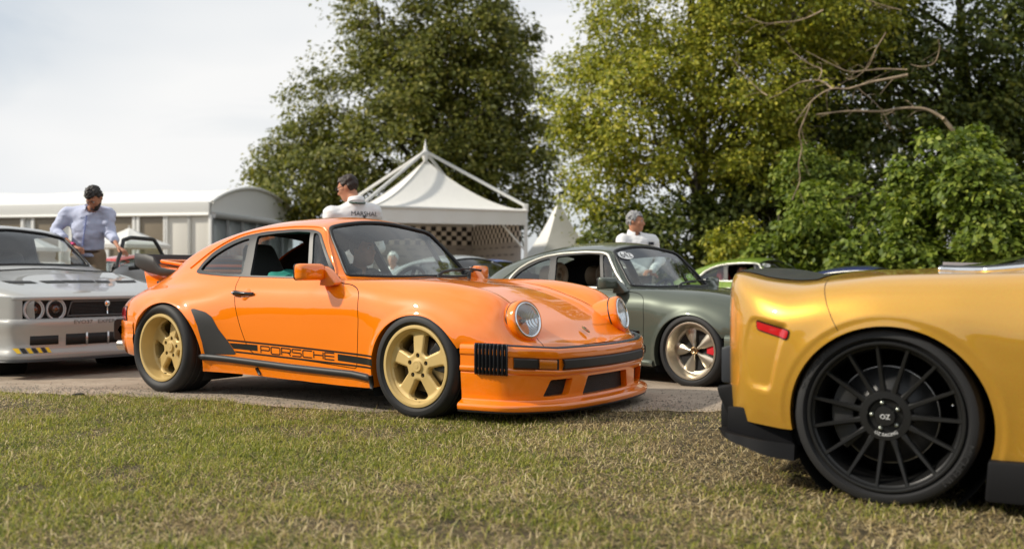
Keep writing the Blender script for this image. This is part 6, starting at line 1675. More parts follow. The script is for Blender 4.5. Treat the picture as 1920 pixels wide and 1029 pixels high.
for a in (G_AF, G_AR):
    one = split(glip, np.abs(glip.V[:, 0] - a[0]) - .6)[0]; put('arch_lip', one, gold_p, gbody); put('arch_lip', mirror(one), gold_p, gbody)
for fs in ((lambda s: s), mirror):
    put('door', fs(gdoor), gold_p, gold, keep=True)
    put('side_window', fs(offset(gsw, -.004)), mat('tinted_glass', (.01, .012, .014), .03, coat=1.0), gold, keep=True)
put('panel_gap', both(offset(gg, -.006)), MATS['cabin_dark'], gold)
for sd in (-1, 1): put('shut_line', hug_strip(g_bvh, seam_line - (.0013, 0), seam_line + (.0013, 0), 40, sd, .0008), mat('gap_brown', (.03, .012, .004), .6), gold)
put('deck_spoiler', both(offset(deck, .004)), mat('gloss_black', (.008, .008, .009), .4, coat=.4, coat_rough=.2), gold, keep=True)
put('rear_glass', both(offset(hatch, -.004)), MATS['tinted_glass'], gold, keep=True)
put('windscreen', both(offset(gws, -.004)), MATS['tinted_glass'], gold, keep=True)
hl = [(.13, .38), (.20, .49), (.30, .575), (.55, .61), (.80, .635), (1.25, .565)]
for sd in (-1, 1):
    P = []
    for x, y in resample(np.array(hl), 50):
        h = g_bvh.ray_cast(Vector((x, y * sd, 3)), Vector((0, 0, -1))); P.append(np.array(h[0]) + (0, 0, .004))
    put('glass_trim', tube(P, .011, 8), MATS['chrome'], gold)
    put('glass_seal', tube(np.array(P) + (0, -sd * .02, .004), .014, 8), MATS['rubber'], gold)
# red side marker in its recess
MK = round_poly([(-.463, .645), (-.460, .613), (-.338, .580), (-.330, .611)], .008)
for fs in ((lambda s: s), mirror):
    mk = split(gbase, poly_sd(gbase.V[:, 0], gbase.V[:, 2], MK) + np.where(gbase.V[:, 1] < .5, 5, 0))[0]
    put('side_marker', fs(offset(mk, .006)), mat('marker_red', (.50, .012, .014), .12, coat=1.0), gold, keep=True)
    fr_ = split(gbase, poly_sd(gbase.V[:, 0], gbase.V[:, 2], MK) - .0045 + np.where(gbase.V[:, 1] < .5, 5, 0))[0]
    put('marker_seal', fs(offset(fr_, .003)), MATS['rubber'], gold, keep=True)
# carbon lower trim
for sd in (-1, 1):
    k = lambda P: np.array(P) * np.array([1, sd, 1])
    # winglet under the rear corner: a tapering blade that sweeps forward to the wheel
    top_o = [(-.632, -.86, .222), (-.58, -.935, .215), (-.50, -.945, .205), (-.42, -.95, .197), (-.315, -.935, .190)]
    bot_o = [(-.628, -.86, .217), (-.575, -.940, .194), (-.49, -.955, .166), (-.41, -.96, .143), (-.315, -.945, .130)]
    bot_i = [(-.62, -.70, .20), (-.56, -.74, .175), (-.48, -.76, .155), (-.40, -.76, .14), (-.315, -.74, .128)]
    top_i = [(-.60, -.70, .205), (-.56, -.74, .19), (-.48, -.76, .175), (-.40, -.76, .165), (-.315, -.74, .155)]
    P = np.stack([catmull(np.array(a), 30) for a in (top_o, bot_o, bot_i, top_i)], 1)
    s = grid(P, cv=True); caps = [Surf(P[i], [(0, 1, 2), (0, 2, 3)]) for i in (0, -1)]
    s = join(s, *caps); put('rear_winglet', Surf(s.V * np.array([1, sd * -1, 1]), s.F), carbon, gold, angle=35)
    q = prism([(-.675, .365), (-.60, .38), (-.54, .25), (-.53, .215), (-.61, .215), (-.665, .33)], .66, .74, 'xz', .010)
    put('diffuser_end', Surf(q.V * np.array([1, sd, 1]), q.F), carbon, gold, angle=35)
    q = prism([(-.682, .52), (-.63, .53), (-.60, .40), (-.63, .37), (-.682, .375)], .52, .655, 'xz', .012)
    put('rear_vent', Surf(q.V * np.array([1, sd, 1]), q.F), mat('vent_grey', (.03, .034, .042), .4), gold, angle=35)
    q = prism([(-.60, .30), (-.315, .30), (-.315, .135), (-.40, .142), (-.50, .16), (-.60, .205)], .80, .83, 'xz', .004)
    put('inner_panel', Surf(q.V * np.array([1, sd, 1]), q.F), carbon, gold, angle=35)
    q = prism([(.335, .192), (2.25, .205), (2.30, .06), (.325, .05)], .80, .955, 'xz', .012)
    put('side_skirt', Surf(q.V * np.array([1, sd, 1]), q.F), carbon, gold, angle=35)
    c = lathe([(.36, .88), (.36, .5), (.02, .5)], 48)
    for a in (G_AF, G_AR): put('wheel_well', xform(Surf(c.V * np.array([1, sd, 1]), c.F), loc=(a[0], 0, a[1])), MATS['underside'], gold)
put('diffuser', box((-.55, 0, .24), (.26, 1.35, .12), .02), carbon, gold, smooth=False)
put('underbody', join(box((1.35, 0, .17), (1.9, 1.7, .08)), box((1.5, 0, .22), (3.6, 1.0, .10))), MATS['underside'], gold, smooth=False)
# wheels: fifteen slim spokes
wb = mat('wheel_satin_black', (.014, .014, .014), .36, .2)
white_p = mat('white_print', (.75, .75, .75), .5)
def arc_text(body, size, r, mid, y, up=True, squeeze=1.0):
    """text bent round the wheel axle at radius r, centred on angle mid (up: letters point outwards)"""
    V, F = text_surf(body, size); a = V[:, 0] * squeeze / r
    th = mid - a if up else mid + a
    rr = r + V[:, 1] if up else r - V[:, 1]
    W = np.stack([rr * np.cos(th), np.full(len(V), y), rr * np.sin(th)], 1)
    return Surf(W, F)
def many_spoke(parent, rr, ro, w, detail=True):
    ty = put('tyre', wheel_tyre(rr, ro, w, .010), MATS['tyre'], parent, angle=50)
    put('rim', lathe([(rr + .002, .012), (rr + .003, .002), (rr, -.003), (rr - .005, -.004), (rr - .010, -.002), (rr - .0125, .004), (rr - .016, .010), (rr - .022, .014), (rr - .030, .05), (rr - .034, .12), (rr - .03, w - .04), (rr - .01, w)], 128), wb, parent, angle=40)
    put('hub', lathe([(.094, .052), (.092, .034), (.086, .028), (.064, .027), (.060, .034), (.056, .042), (.037, .043), (.036, .026), (.033, .021), (.0005, .020)], 72), wb, parent, angle=40)
    for i in range(15):
        a = math.pi / 2 + .10 + i * 2 * math.pi / 15
        L = np.linspace(.084, rr - .012, 10); half_w = np.interp(L, [.084, .12, rr - .03, rr - .012], [.0125, .0088, .0068, .0095]); yf = np.interp(L, [.084, .14, rr - .012], [.029, .026, .007])
        P = []
        for l, hw, y in zip(L, half_w, yf): P.append([(l, -hw, y + .026), (l, -hw * .95, y + .004), (l, -hw * .55, y), (l, hw * .55, y), (l, hw * .95, y + .004), (l, hw, y + .026)])
        P = np.array(P); ca, sa = math.cos(a), math.sin(a)
        G = np.stack([P[..., 0] * ca - P[..., 1] * sa, P[..., 2], P[..., 0] * sa + P[..., 1] * ca], 2)
        s = grid(G); s = s if s.N[:, 1].mean() < 0 else flip(s)
        put('spoke', s, wb, parent, angle=35)
    for i in range(5):
        a = math.pi / 2 + .25 + i * 2 * math.pi / 5
        put('bolt', xform(lathe([(.0005, .030), (.006, .030), (.0075, .034), (.0085, .046)], 6), loc=(.048 * math.cos(a), 0, .048 * math.sin(a))), mat('bolt_steel', (.45, .48, .42), .35, .9), parent, smooth=False)
    put('brake_disc', lathe([(.07, .075), (.085, .09), (.175, .09), (.175, .115), (.085, .115)], 80), mat('disc_carbon', (.05, .05, .05), .4, .7), parent)
    put('disc_edge', lathe([(.1735, .0895), (.178, .0895), (.178, .116), (.1735, .116)], 80), mat('disc_steel', (.30, .29, .28), .35, 1.0), parent)
    o = np.array([[.192 * math.cos(t), .192 * math.sin(t)] for t in np.linspace(2.5, 3.9, 16)] + [[.115 * math.cos(t), .115 * math.sin(t)] for t in np.linspace(3.9, 2.5, 16)])
    put('brake_caliper', prism(o, .055, .135, 'xz', .008), MATS['satin_black'], parent, angle=40)
    put('valve', tube([(.222, .05, .055), (.222, .02, .055)], .004, 8), MATS['chrome'], parent)
    if detail:
        put('cap_lettering', xform(join(*[Surf(np.stack([v[:, 0], np.full(len(v), .0195), v[:, 1]], 1), f) for v, f in [text_surf('OZ', .024)]]), loc=(0, 0, -.009)), white_p, parent, smooth=False)
        put('hub_lettering', arc_text('OZ RACING', .016, .072, -math.pi / 2 + .05, .0262, up=False), white_p, parent, smooth=False)
        tl = mat('tyre_lettering', (.030, .030, .031), .5)
        put('tyre_lettering', arc_text('MICHELIN', .030, rr + .016, -.55, -.0118, up=True, squeeze=1.25), tl, ty, smooth=False)
        put('tyre_lettering', arc_text('MICHELIN', .030, rr + .016, 2.55, -.0118, up=True, squeeze=1.25), tl, ty, smooth=False)
for (x, sd) in ((0, -1), (0, 1), (2.68, -1), (2.68, 1)):
    we = empty('wheel', (x, sd * .935, .313), 0 if sd < 0 else math.pi); we.parent = gold
    many_spoke(we, .267, .320, .305 if x < 1 else .26, detail=(sd < 0 and x < 1))
for sd in (-1, 1):
    put('headlamp', box((3.12, sd * .70, .60), (.34, .16, .06), .02, Matrix.Rotation(-.35 * sd, 3, 'Z')), lens_m if False else MATS['tinted_glass'], gold, angle=40)
    for y in (.20, .38): put('tail_lamp', xform(lathe([(.0005, 0), (.06, .004), (.066, .015)], 28, 'x'), loc=(-.712 if y < .3 else -.695, sd * y, .62)), MATS['marker_red'], gold)

# the winged dark car at the right edge
wc = far_coupe('winged_coupe', (6.35, 11.75, -.06), 38, (.05, .05, .055), 'dark grey car with a tall rear wing at the right edge', None)
wgm = mat('wing_grey', (.22, .20, .205), .45)
W2 = [(-.98, 0), (-.90, .035), (-.74, .04), (-.62, .012), (-.74, .0)]
put('rear_wing', prism([(-1.08 + a * .0 + (a + .98), b + 1.00) for a, b in W2], -.66, .66, 'xz', .006), wgm, wc, angle=40)
for sd in (-1, 1):
    put('wing_end_plate', prism([(-1.10, .96), (-1.10, 1.075), (-.70, 1.06), (-.66, .98), (-.80, .94)], sd * .66, sd * .675, 'xz', .004), wgm, wc, angle=40)
    put('wing_strut', prism([(-.95, 1.0), (-.85, 1.0), (-.70, .70), (-.80, .70)], sd * .35, sd * .365, 'xz', .003), wgm, wc, angle=40)
put('wing_light', box((-1.10, -.60, .985), (.02, .08, .02), .004), mat('blue_trim', (.03, .25, .55), .3), wc)
# ------------------------------------------------------------------ people (distance-field bodies)
def smin(a, b, k):
    h = np.clip(.5 + .5 * (b - a) / k, 0, 1); return b * (1 - h) + a * h - k * h * (1 - h)
def seg(P, a, b, ra, rb, flat=None):
    """tapered limb between a and b; flat = (axis vector, factor) squeezes it"""
    a, b = np.array(a, float), np.array(b, float); ab = b - a
    Q = P - a
    if flat is not None:
        ax = np.array(flat[0], float); ax /= np.linalg.norm(ax); Q = Q + np.outer(Q @ ax, ax) * (flat[1] - 1); 
    t = np.clip(Q @ ab / (ab @ ab + 1e-12), 0, 1)
    return np.linalg.norm(Q - t[:, None] * ab, axis=1) - (ra + (rb - ra) * t)
def ell(P, c, r, M=None):
    Q = P - np.array(c, float)
    if M is not None: Q = Q @ M
    r = np.array(r, float); k = np.linalg.norm(Q / r, axis=1); k2 = np.linalg.norm(Q / r ** 2, axis=1)
    return k * (k - 1) / np.maximum(k2, 1e-6)
def field_mesh(f, lo, hi, h):
    """closed surface of a distance field (surface nets)"""
    lo, hi = np.array(lo, float), np.array(hi, float); n = np.ceil((hi - lo) / h).astype(int) + 1
    ax = [lo[i] + h * np.arange(n[i]) for i in range(3)]
    G = np.stack(np.meshgrid(*ax, indexing='ij'), -1); D = f(G.reshape(-1, 3)).reshape(n)
    s = D < 0
    c = [s[i:n[0] - 1 + i, j:n[1] - 1 + j, k:n[2] - 1 + k] for i in (0, 1) for j in (0, 1) for k in (0, 1)]
    cnt = sum(x.astype(int) for x in c); act = (cnt > 0) & (cnt < 8)
    idx = -np.ones(act.shape, int); idx[act] = np.arange(act.sum())
    ijk = np.argwhere(act); acc = np.zeros((len(ijk), 3)); w = np.zeros(len(ijk))
    cor = np.array([(i, j, k) for i in (0, 1) for j in (0, 1) for k in (0, 1)])
    for a in range(8):
        for b in range(a + 1, 8):
            if np.abs(cor[a] - cor[b]).sum() != 1: continue
            pa, pb = ijk + cor[a], ijk + cor[b]; da, db = D[tuple(pa.T)], D[tuple(pb.T)]; m = (da < 0) != (db < 0)
            t = np.where(m, da / np.where(da - db == 0, 1, da - db), 0)[:, None]
            acc += np.where(m[:, None], pa + (pb - pa) * t, 0); w += m
    V = lo + h * acc / np.maximum(w, 1)[:, None]
    F = []
    for axn in range(3):
        o = [q for q in range(3) if q != axn]
        sl0 = [slice(None)] * 3; sl0[axn] = slice(0, -1); sl1 = [slice(None)] * 3; sl1[axn] = slice(1, None)
        ch = s[tuple(sl0)] != s[tuple(sl1)]; E = np.argwhere(ch)
        E = E[(E[:, o[0]] > 0) & (E[:, o[1]] > 0) & (E[:, o[0]] < n[o[0]] - 1) & (E[:, o[1]] < n[o[1]] - 1)]
        if not len(E): continue
        def cell(d0, d1):
            q = E.copy(); q[:, o[0]] -= d0; q[:, o[1]] -= d1; return idx[tuple(q.T)]
        a, b, c_, d_ = cell(1, 1), cell(0, 1), cell(0, 0), cell(1, 0)
        ins = s[tuple(E.T)]; fl = ins if axn != 1 else ~ins
        q = np.stack([a, b, c_, d_], 1); q = np.where(fl[:, None], q, q[:, ::-1])
        F += [q[:, [0, 1, 2]], q[:, [0, 2, 3]]]
    F = np.concatenate(F)
    return Surf(V, F)
def rotm(axis, deg):
    return np.array(Matrix.Rotation(R(deg), 3, axis))
SKIN = lambda n, c: mat(n, c, .55)
def person(name, label, loc, rz, J, skin, hair, top_m, leg_m, hair_style='short', top_folds=.012, sleeve=1.0, beard=None, glasses=False, scale=1.0, mask=None, parent=None, head_rot=(0, 0, 0), detail=.0138, bulk=1.0, group=None):
    """J: joints in the person's frame (x to their right, y forwards, z up). Shirt, trousers, hair and shoes are children."""
    D = dict(hip=(.085, 0, .93), knee=(.10, .02, .50), ankle=(.10, -.02, .08), pelvis=(0, 0, .96), chest=(0, .01, 1.25), neck=(0, -.01, 1.47), head=(0, .03, 1.625), shoulder=(.185, 0, 1.415), elbow=(.235, -.02, 1.14), wrist=(.24, .06, .90), hand=(.24, .09, .82))
    for k in ('hip', 'knee', 'ankle', 'shoulder', 'elbow', 'wrist', 'hand'):
        v = D.pop(k); D[k + '_r'] = v; D[k + '_l'] = (-v[0], v[1], v[2])
    D.update(J); g = {k: np.array(v, float) for k, v in D.items()}
    H = g['head']; M = rotm('Z', head_rot[2]) @ rotm('X', head_rot[0]) @ rotm('Y', head_rot[1])
    hp = lambda x, y, z: H + M @ np.array([x, y, z])
    bk = bulk
    def head_f(P):
        d = ell(P, hp(0, -.012, .025), (.074, .094, .090), M)
        d = smin(d, ell(P, hp(0, .022, -.045), (.056, .070, .068), M), .04)
        d = smin(d, ell(P, hp(0, .060, -.088), (.030, .026, .022), M), .03)          # chin
        d = smin(d, seg(P, hp(0, .082, .022), hp(0, .107, -.022), .008, .0135), .014)  # nose
        d = smin(d, ell(P, hp(0, .080, .036), (.050, .014, .010), M), .014)            # brow
        d = smin(d, ell(P, hp(0, .083, -.058), (.022, .012, .008), M), .010)           # lips
        for sx in (-1, 1):
            d = smin(d, ell(P, hp(sx * .045, .058, -.012), (.020, .022, .018), M), .02)  # cheek
            d = smin(d, ell(P, hp(sx * .077, -.012, -.004), (.009, .020, .031), M), .006)  # ear
            d = np.maximum(d, -ell(P, hp(sx * .030, .090, .016), (.013, .010, .008), M))   # eye socket
        return d
    def hands(P, d):
        for s_, sx in (('_r', 1), ('_l', -1)):
            w, h = g['wrist' + s_], g['hand' + s_]; dv = (h - w) / np.linalg.norm(h - w)
            side = np.cross(dv, np.array([0, 0, 1.0])); side = side / max(np.linalg.norm(side), 1e-6) if np.linalg.norm(side) > .1 else np.array([1.0, 0, 0])
            up_ = np.cross(side, dv)
            d = smin(d, seg(P, w + dv * .02, w + dv * .085, .026, .036, (up_, 1.7)), .02)
        return d
    def fingers():
        ss = []
        for s_, sx in (('_r', 1), ('_l', -1)):
            w, h = g['wrist' + s_], g['hand' + s_]; dv = (h - w) / np.linalg.norm(h - w)
            side = np.cross(dv, np.array([0, 0, 1.0])); side = side / np.linalg.norm(side) if np.linalg.norm(side) > .1 else np.array([1.0, 0, 0])
            up_ = np.cross(side, dv)
            for i, (o, L) in enumerate(((-.027, .060), (-.009, .072), (.009, .068), (.026, .052))):
                b0 = w + dv * .075 + side * o
                ss.append(tube([b0, b0 + dv * L * .5 - up_ * .006, b0 + dv * L * .82 - up_ * .022, b0 + dv * L * .9 - up_ * .04], [.0095, .009, .008, .006], 7))
            b0 = w + dv * .03 + side * .028 * -sx; ss.append(tube([b0, b0 - side * .028 * sx + dv * .03, b0 - side * .03 * sx + dv * .06 - up_ * .012], [.012, .0105, .008], 7))
        return ss
    def torso(P, o=0.0):
        d = seg(P, g['pelvis'], g['chest'], (.135 + o) * bk, (.150 + o) * bk, ((0, 1, 0), 1.45))
        sh = (g['shoulder_r'] + g['shoulder_l']) / 2
        d = smin(d, seg(P, g['chest'], sh - (0, 0, .06), (.155 + o) * bk, (.125 + o) * bk, ((0, 1, 0), 1.35)), .06)
        d = smin(d, seg(P, g['shoulder_r'], g['shoulder_l'], .062 + o, .062 + o), .07)
        d = smin(d, seg(P, sh - (0, 0, .02), g['neck'] + (g['neck'] - sh) * .1, .085 + o, .062 + o), .05)
        return d
    def arms(P, d, o=0.0, stop=1.0, k=.04):
        for s_ in ('_r', '_l'):
            S, E, W = g['shoulder' + s_], g['elbow' + s_], g['wrist' + s_]
            d = smin(d, seg(P, S, E, .054 + o, .043 + o), k)
            d = smin(d, seg(P, E, E + (W - E) * stop, .043 + o, .043 + o - .014 * stop), .02)
        return d
    def legs(P, d, o=0.0, k=.05):
        for s_ in ('_r', '_l'):
            d = smin(d, seg(P, g['hip' + s_], g['knee' + s_], .088 + o, .058 + o), k)
            d = smin(d, seg(P, g['knee' + s_], g['ankle' + s_], .056 + o, .040 + o), .03)
        return d
    def body_f(P):
        d = torso(P, -.028); d = arms(P, d, -.012); d = legs(P, d, -.014)
        d = smin(d, seg(P, g['neck'] - (0, 0, .03), hp(0, -.02, -.05), .056, .052), .03)
        d = smin(d, head_f(P), .022); d = hands(P, d)
        for s_ in ('_r', '_l'): d = smin(d, seg(P, g['ankle' + s_] - (0, .03, .02), g['ankle' + s_] + (0, .13, -.045), .038, .030), .03)
        return d
    pts = np.array(list(g.values())); lo, hi = pts.min(0) - .20, pts.max(0) + .20
    lo[2] = max(lo[2], -.02)
    root = field_mesh(body_f, lo, hi, detail); fg = fingers()
    o = put(name, join(root, *fg), skin, parent); o.location = loc; o.rotation_euler = (0, 0, rz); o.scale = (scale,) * 3
    if parent is None: tag(o, label, 'person', group)
    sl = sleeve
    def top_f(P):
        d = torso(P, .012); d = arms(P, d, .014, sl, .06)
        d = smin(d, seg(P, g['pelvis'] - (0, 0, .02), g['pelvis'] + (0, 0, .1), .15 * bk, .15 * bk, ((0, 1, 0), 1.4)), .05)
        fold = vnoise(P * np.array([1, 1, 2.2]), 7.0, 41) + .6 * vnoise(P * np.array([1.5, 1.5, 3.2]), 13.0, 42)
        d = d - top_folds * fold
        d = np.maximum(d, (g['pelvis'][2] - .06) - P[:, 2])
        nk = seg(P, g['neck'] - (0, .0, .01), hp(0, 0, -.02), .060, .062); d = np.maximum(d, -nk)
        d = np.maximum(d, (P - (g['neck'] + (0, 0, .035))) @ np.array([0, .55, .83]))
        return d
    put('shirt', field_mesh(top_f, lo, hi, detail), top_m, o)
    # collar
    n0 = g['neck'] + (0, 0, .022); a = np.linspace(R(115), R(425), 26)
    rowsC = [np.stack([n0[0] + r_ * np.cos(a), n0[1] + .006 + r_ * 1.02 * np.sin(a), n0[2] + z_ + .012 * np.cos(a - R(270)) - .02 * np.clip(np.sin(a), 0, 1)], 1) for r_, z_ in ((.062, -.012), (.066, .028), (.076, .024), (.086, -.014))]
    put('collar', grid(np.stack(rowsC, 1)), top_m, o)
    def leg_f(P):
        d = legs(P, seg(P, g['pelvis'] - (0, 0, .03), g['pelvis'] + (0, 0, .03), .142 * bk, .146 * bk, ((0, 1, 0), 1.4)), .008) - .006 * vnoise(P, 9, 51)
        d = np.maximum(d, P[:, 2] - (g['pelvis'][2] + .05)); return d
    put('trousers', field_mesh(leg_f, lo, hi, detail * 1.25), leg_m, o)
    for s_ in ('_r', '_l'):
        A = g['ankle' + s_]; put('shoe', field_mesh(lambda P: np.maximum(smin(seg(P, A - (0, .04, .03), A + (0, .14, -.045), .050, .040), seg(P, A, A - (0, .01, .05), .05, .05), .03), (A[2] - .085) - P[:, 2]), A - .2, A + .25, .014), mat('shoe_dark', (.03, .025, .02), .5), o)
    def hair_f(P):
        Q = (P - H) @ M
        d = ell(P, hp(0, -.016, .030), (.082, .104, .099), M) - .007 * vnoise(Q, 55, 61) - .006 * vnoise(Q, 28, 62)
        if hair_style == 'curly': d = d - .004 - .010 * vnoise(Q, 46, 63) - .006 * vnoise(Q, 90, 64)
        line = (.052 + .35 * np.abs(Q[:, 0])) if hair_style != 'low' else .045
        face = np.maximum(Q[:, 1] - .032, 0 * Q[:, 1] + (Q[:, 2] - line) * 1.0)         # keep hair off the face
        cut = np.minimum(np.maximum(.018 - Q[:, 1], -1), 1)
        inface = (Q[:, 1] > .012 + .35 * np.clip(Q[:, 2], -.1, .06)) & (Q[:, 2] < line)
        d = np.where(inface, np.maximum(d, .01), d)
        d = np.maximum(d, -.045 - Q[:, 2] - .5 * np.clip(-Q[:, 1], 0, .1))
        d = np.where((np.abs(Q[:, 0]) > .05) & (Q[:, 2] < .012) & (Q[:, 1] > -.030) & (Q[:, 1] < .008), np.maximum(d, .01), d)
        return d
    if hair is not None: put('hair', field_mesh(hair_f, H - .16, H + .17, .0075), hair, o)
    # eyes, brows, mouth
    eye = mat('eye_dark', (.03, .02, .015), .3); ew = mat('eye_white', (.6, .58, .55), .4)
    for sx in (-1, 1):
        e = lathe([(.0005, -.010), (.006, -.0085), (.0095, -.004), (.0105, 0)], 12); put('eye', xform(e, mat3=M @ np.diag([1, -1, 1.0]), loc=hp(sx * .030, .078, .016)), ew, o)
        put('pupil', xform(lathe([(.0005, -.0106), (.0045, -.0100)], 10), mat3=M @ np.diag([1, -1, 1.0]), loc=hp(sx * .030, .0785, .016)), eye, o)
        if hair is not None: put('eyebrow', tube([hp(sx * .014, .093, .036), hp(sx * .030, .092, .041), hp(sx * .046, .082, .036)], [.004, .0045, .002], 6), hair, o)
    put('mouth', tube([hp(-.020, .086, -.058), hp(0, .095, -.057), hp(.020, .086, -.058)], [.002, .0035, .002], 6), mat('lips', (.32, .12, .09), .5), o)
    if beard is not None:
        def beard_f(P):
            Q = (P - H) @ M; d = smin(ell(P, hp(0, .020, -.050), (.062, .072, .062), M), ell(P, hp(0, .062, -.090), (.036, .028, .026), M), .03) - .003 * vnoise(Q, 60, 71)
            d = np.maximum(d, Q[:, 2] + .030 - .5 * np.clip(np.abs(Q[:, 0]) - .035, 0, .05)); d = np.maximum(d, -.015 - Q[:, 1])
            return np.maximum(d, -(np.hypot(Q[:, 0] / 1.6, Q[:, 2] + .057) - .010 + np.where(Q[:, 1] < .05, 1, 0)))
        put('beard', field_mesh(beard_f, H - .16, H + .14, .0075), beard, o)
    if glasses:
        gl = mat('glasses_black', (.01, .01, .01), .2)
        for sx in (-1, 1):
            th = np.linspace(0, 2 * np.pi, 20, endpoint=False)
            put('lens_frame', tube([hp(sx * .031 + .023 * math.cos(t), .098, .014 + .018 * math.sin(t)) for t in th], .003, 6, closed=True), gl, o)
            put('spectacle_lens', Surf(np.array([hp(sx * .031 + .023 * math.cos(t), .098, .014 + .018 * math.sin(t)) for t in th]), [(0, i, i + 1) for i in range(1, 19)]), mat('dark_lens', (.015, .015, .02), .08, coat=1), o)
            put('temple', tube([hp(sx * .054, .096, .018), hp(sx * .079, .05, .020), hp(sx * .082, -.015, .018)], .003, 6), gl, o)
        put('bridge', tube([hp(-.009, .099, .018), hp(.009, .099, .018)], .003, 6), gl, o)
    if mask is not None:
        put('face_mask', field_mesh(lambda P: np.maximum(np.maximum(smin(ell(P, hp(0, .034, -.045), (.066, .078, .066), M), ell(P, hp(0, .09, -.02), (.03, .022, .03), M), .03), ((P - H) @ M)[:, 2] + .004), .0 - ((P - H) @ M)[:, 1]), H - .16, H + .16, .008), mask, o)
    o['hp'] = 0; del o['hp']
    return o, hp, g
skin_a = SKIN('skin_warm', (.42, .19, .11)); skin_b = SKIN('skin_tan', (.50, .235, .14)); skin_c = SKIN('skin_light', (.55, .30, .21))
for m_ in (skin_a, skin_b, skin_c): bsdf(m_).inputs['Subsurface Weight'].default_value = .08
hair_dark = mat('hair_dark', (.018, .013, .010), .5); hair_brown = mat('hair_brown', (.030, .018, .013), .48); hair_grey = mat('hair_grey', (.26, .25, .25), .6); hair_white = mat('hair_white', (.75, .74, .70), .6)
noise_color(hair_grey, (.10, .10, .105), (.42, .42, .42), 60, 4)
for m_ in (hair_dark, hair_brown, hair_grey): add_bump(m_, 220, .8, .004, stretch=(1, 1, .35))
shirt_blue = mat('shirt_blue', (.50, .54, .70), .8); add_bump(shirt_blue, 16, .35, .012, 4)
jacket_w = mat('jacket_white', (.80, .80, .80), .75); add_bump(jacket_w, 12, .4, .015, 4)
chino = mat('chinos', (.29, .21, .135), .85); dark_tr = mat('trousers_dark', (.03, .032, .04), .8)
# man in the blue shirt, looking down beside the open door of the pale grey car
def world_pt(u, v, Y): return at(u, v, Y)
def to_local(p, loc, rz, s=1.0):
    d_ = np.array(p) - np.array(loc); c, s_ = math.cos(-rz), math.sin(-rz); return np.array([d_[0] * c - d_[1] * s_, d_[0] * s_ + d_[1] * c, d_[2]]) / s
Yp = 10.85; lp = (at(170, 0, Yp)[0], Yp, -ROAD_DROP); rzp = math.pi; sp = 1.0
q = lambda u, v, Y=Yp: to_local(at(u, v, Y), lp, rzp, sp)
J1 = dict(head=q(176, 372, Yp - .20), neck=q(172, 391, Yp - .03), chest=q(165, 425, Yp + .0), pelvis=q(165, 472, Yp + .04), shoulder_r=q(128, 401), shoulder_l=q(203, 404), elbow_r=q(104, 432, Yp - .02), wrist_r=q(139, 462, Yp - .22), hand_r=q(152, 468, Yp - .26),
          elbow_l=q(208, 440, Yp - .04), wrist_l=q(222, 464, Yp - .30), hand_l=q(236, 473, Yp - .34), hip_r=q(150, 480, Yp + .05), hip_l=q(182, 480, Yp + .05))
m1, _, _ = person('person', 'man in a pale blue shirt and tan trousers looking down beside the open car door', lp, rzp, J1, skin_a, hair_dark, shirt_blue, chino, 'curly', .014, .45, hair_dark, head_rot=(-46, 0, -6), bulk=1.06, scale=sp)
put('belt', tube([np.array([.158 * math.cos(a), .113 * math.sin(a), 0]) + J1['pelvis'] + (0, 0, .0) for a in np.linspace(0, 2 * np.pi, 40, endpoint=False)], .017, 8, closed=True, flat=1.0), mat('belt_brown', (.06, .035, .02), .5), m1)
pk = mat('wristband_pink', (.75, .08, .25), .5)
wv_ = J1['hand_r'] - J1['wrist_r']; put('wristband', tube([J1['wrist_r'] - wv_ * .5, J1['wrist_r'] - wv_ * .1], .036, 12), pk, m1)
b0, b1 = J1['neck'] + (0, .115, -.08), J1['pelvis'] + (0, .128, .06)
put('placket', tube(np.linspace(b0, b1, 12) + np.array([0, .012, 0]), .011, 6, flat=.5), mat('placket_blue', (.30, .37, .68), .8), m1)
# steward in a white jacket with lettering on the back
Ym = 9.45; lm = (at(662, 0, Ym)[0], Ym, -ROAD_DROP); rzm = R(26)
q = lambda u, v, Y=Ym: to_local(at(u, v, Y), lm, rzm)
Jm = dict(head=q(652, 353, Ym + .06), neck=q(668, 380, Ym + .0), chest=(0, .0, 1.22), pelvis=(0, -.02, .96), shoulder_r=(.195, .02, 1.465), shoulder_l=(-.20, .02, 1.435), elbow_r=(.29, .10, 1.14), elbow_l=(-.28, .10, 1.12), wrist_r=(.20, .30, 1.02), wrist_l=(-.18, .30, 1.02), hand_r=(.16, .36, 1.02), hand_l=(-.14, .36, 1.02))
m2_, hpm, gm2 = person('person', 'steward in sunglasses and a white MARSHAL jacket standing behind the orange car', lm, rzm, Jm, skin_b, hair_brown, jacket_w, dark_tr, 'short', .010, .95, glasses=True, head_rot=(-22, 0, 50), bulk=1.16)
shirt_o = [c for c in m2_.children if c.name.startswith('shirt')][0]
def back_print(o, body, size, cx, cz, m, squeeze=1.0, nm='back_lettering'):
    me = o.data; V = np.array([v.co[:] for v in me.vertices]); F = [tuple(p.vertices) for p in me.polygons]; bv = BVHTree.FromPolygons([tuple(v) for v in V], F)
    T, TF = text_surf(body, size) if isinstance(body, str) else body
    W = []
    for x, z in T[:, :2]:
        h = bv.ray_cast(Vector((cx + x * squeeze, -1, cz + z)), Vector((0, 1, 0))); W.append(((h[0].x, h[0].y - .006, h[0].z) if h[0] is not None else (cx + x * squeeze, -.15, cz + z)))
    put(nm, Surf(np.array(W), TF), m, o.parent, smooth=False)
ink = mat('navy_ink', (.012, .015, .025), .6)
back_print(shirt_o, 'MARSHAL', .060, .085, 1.425, ink, 1.02)
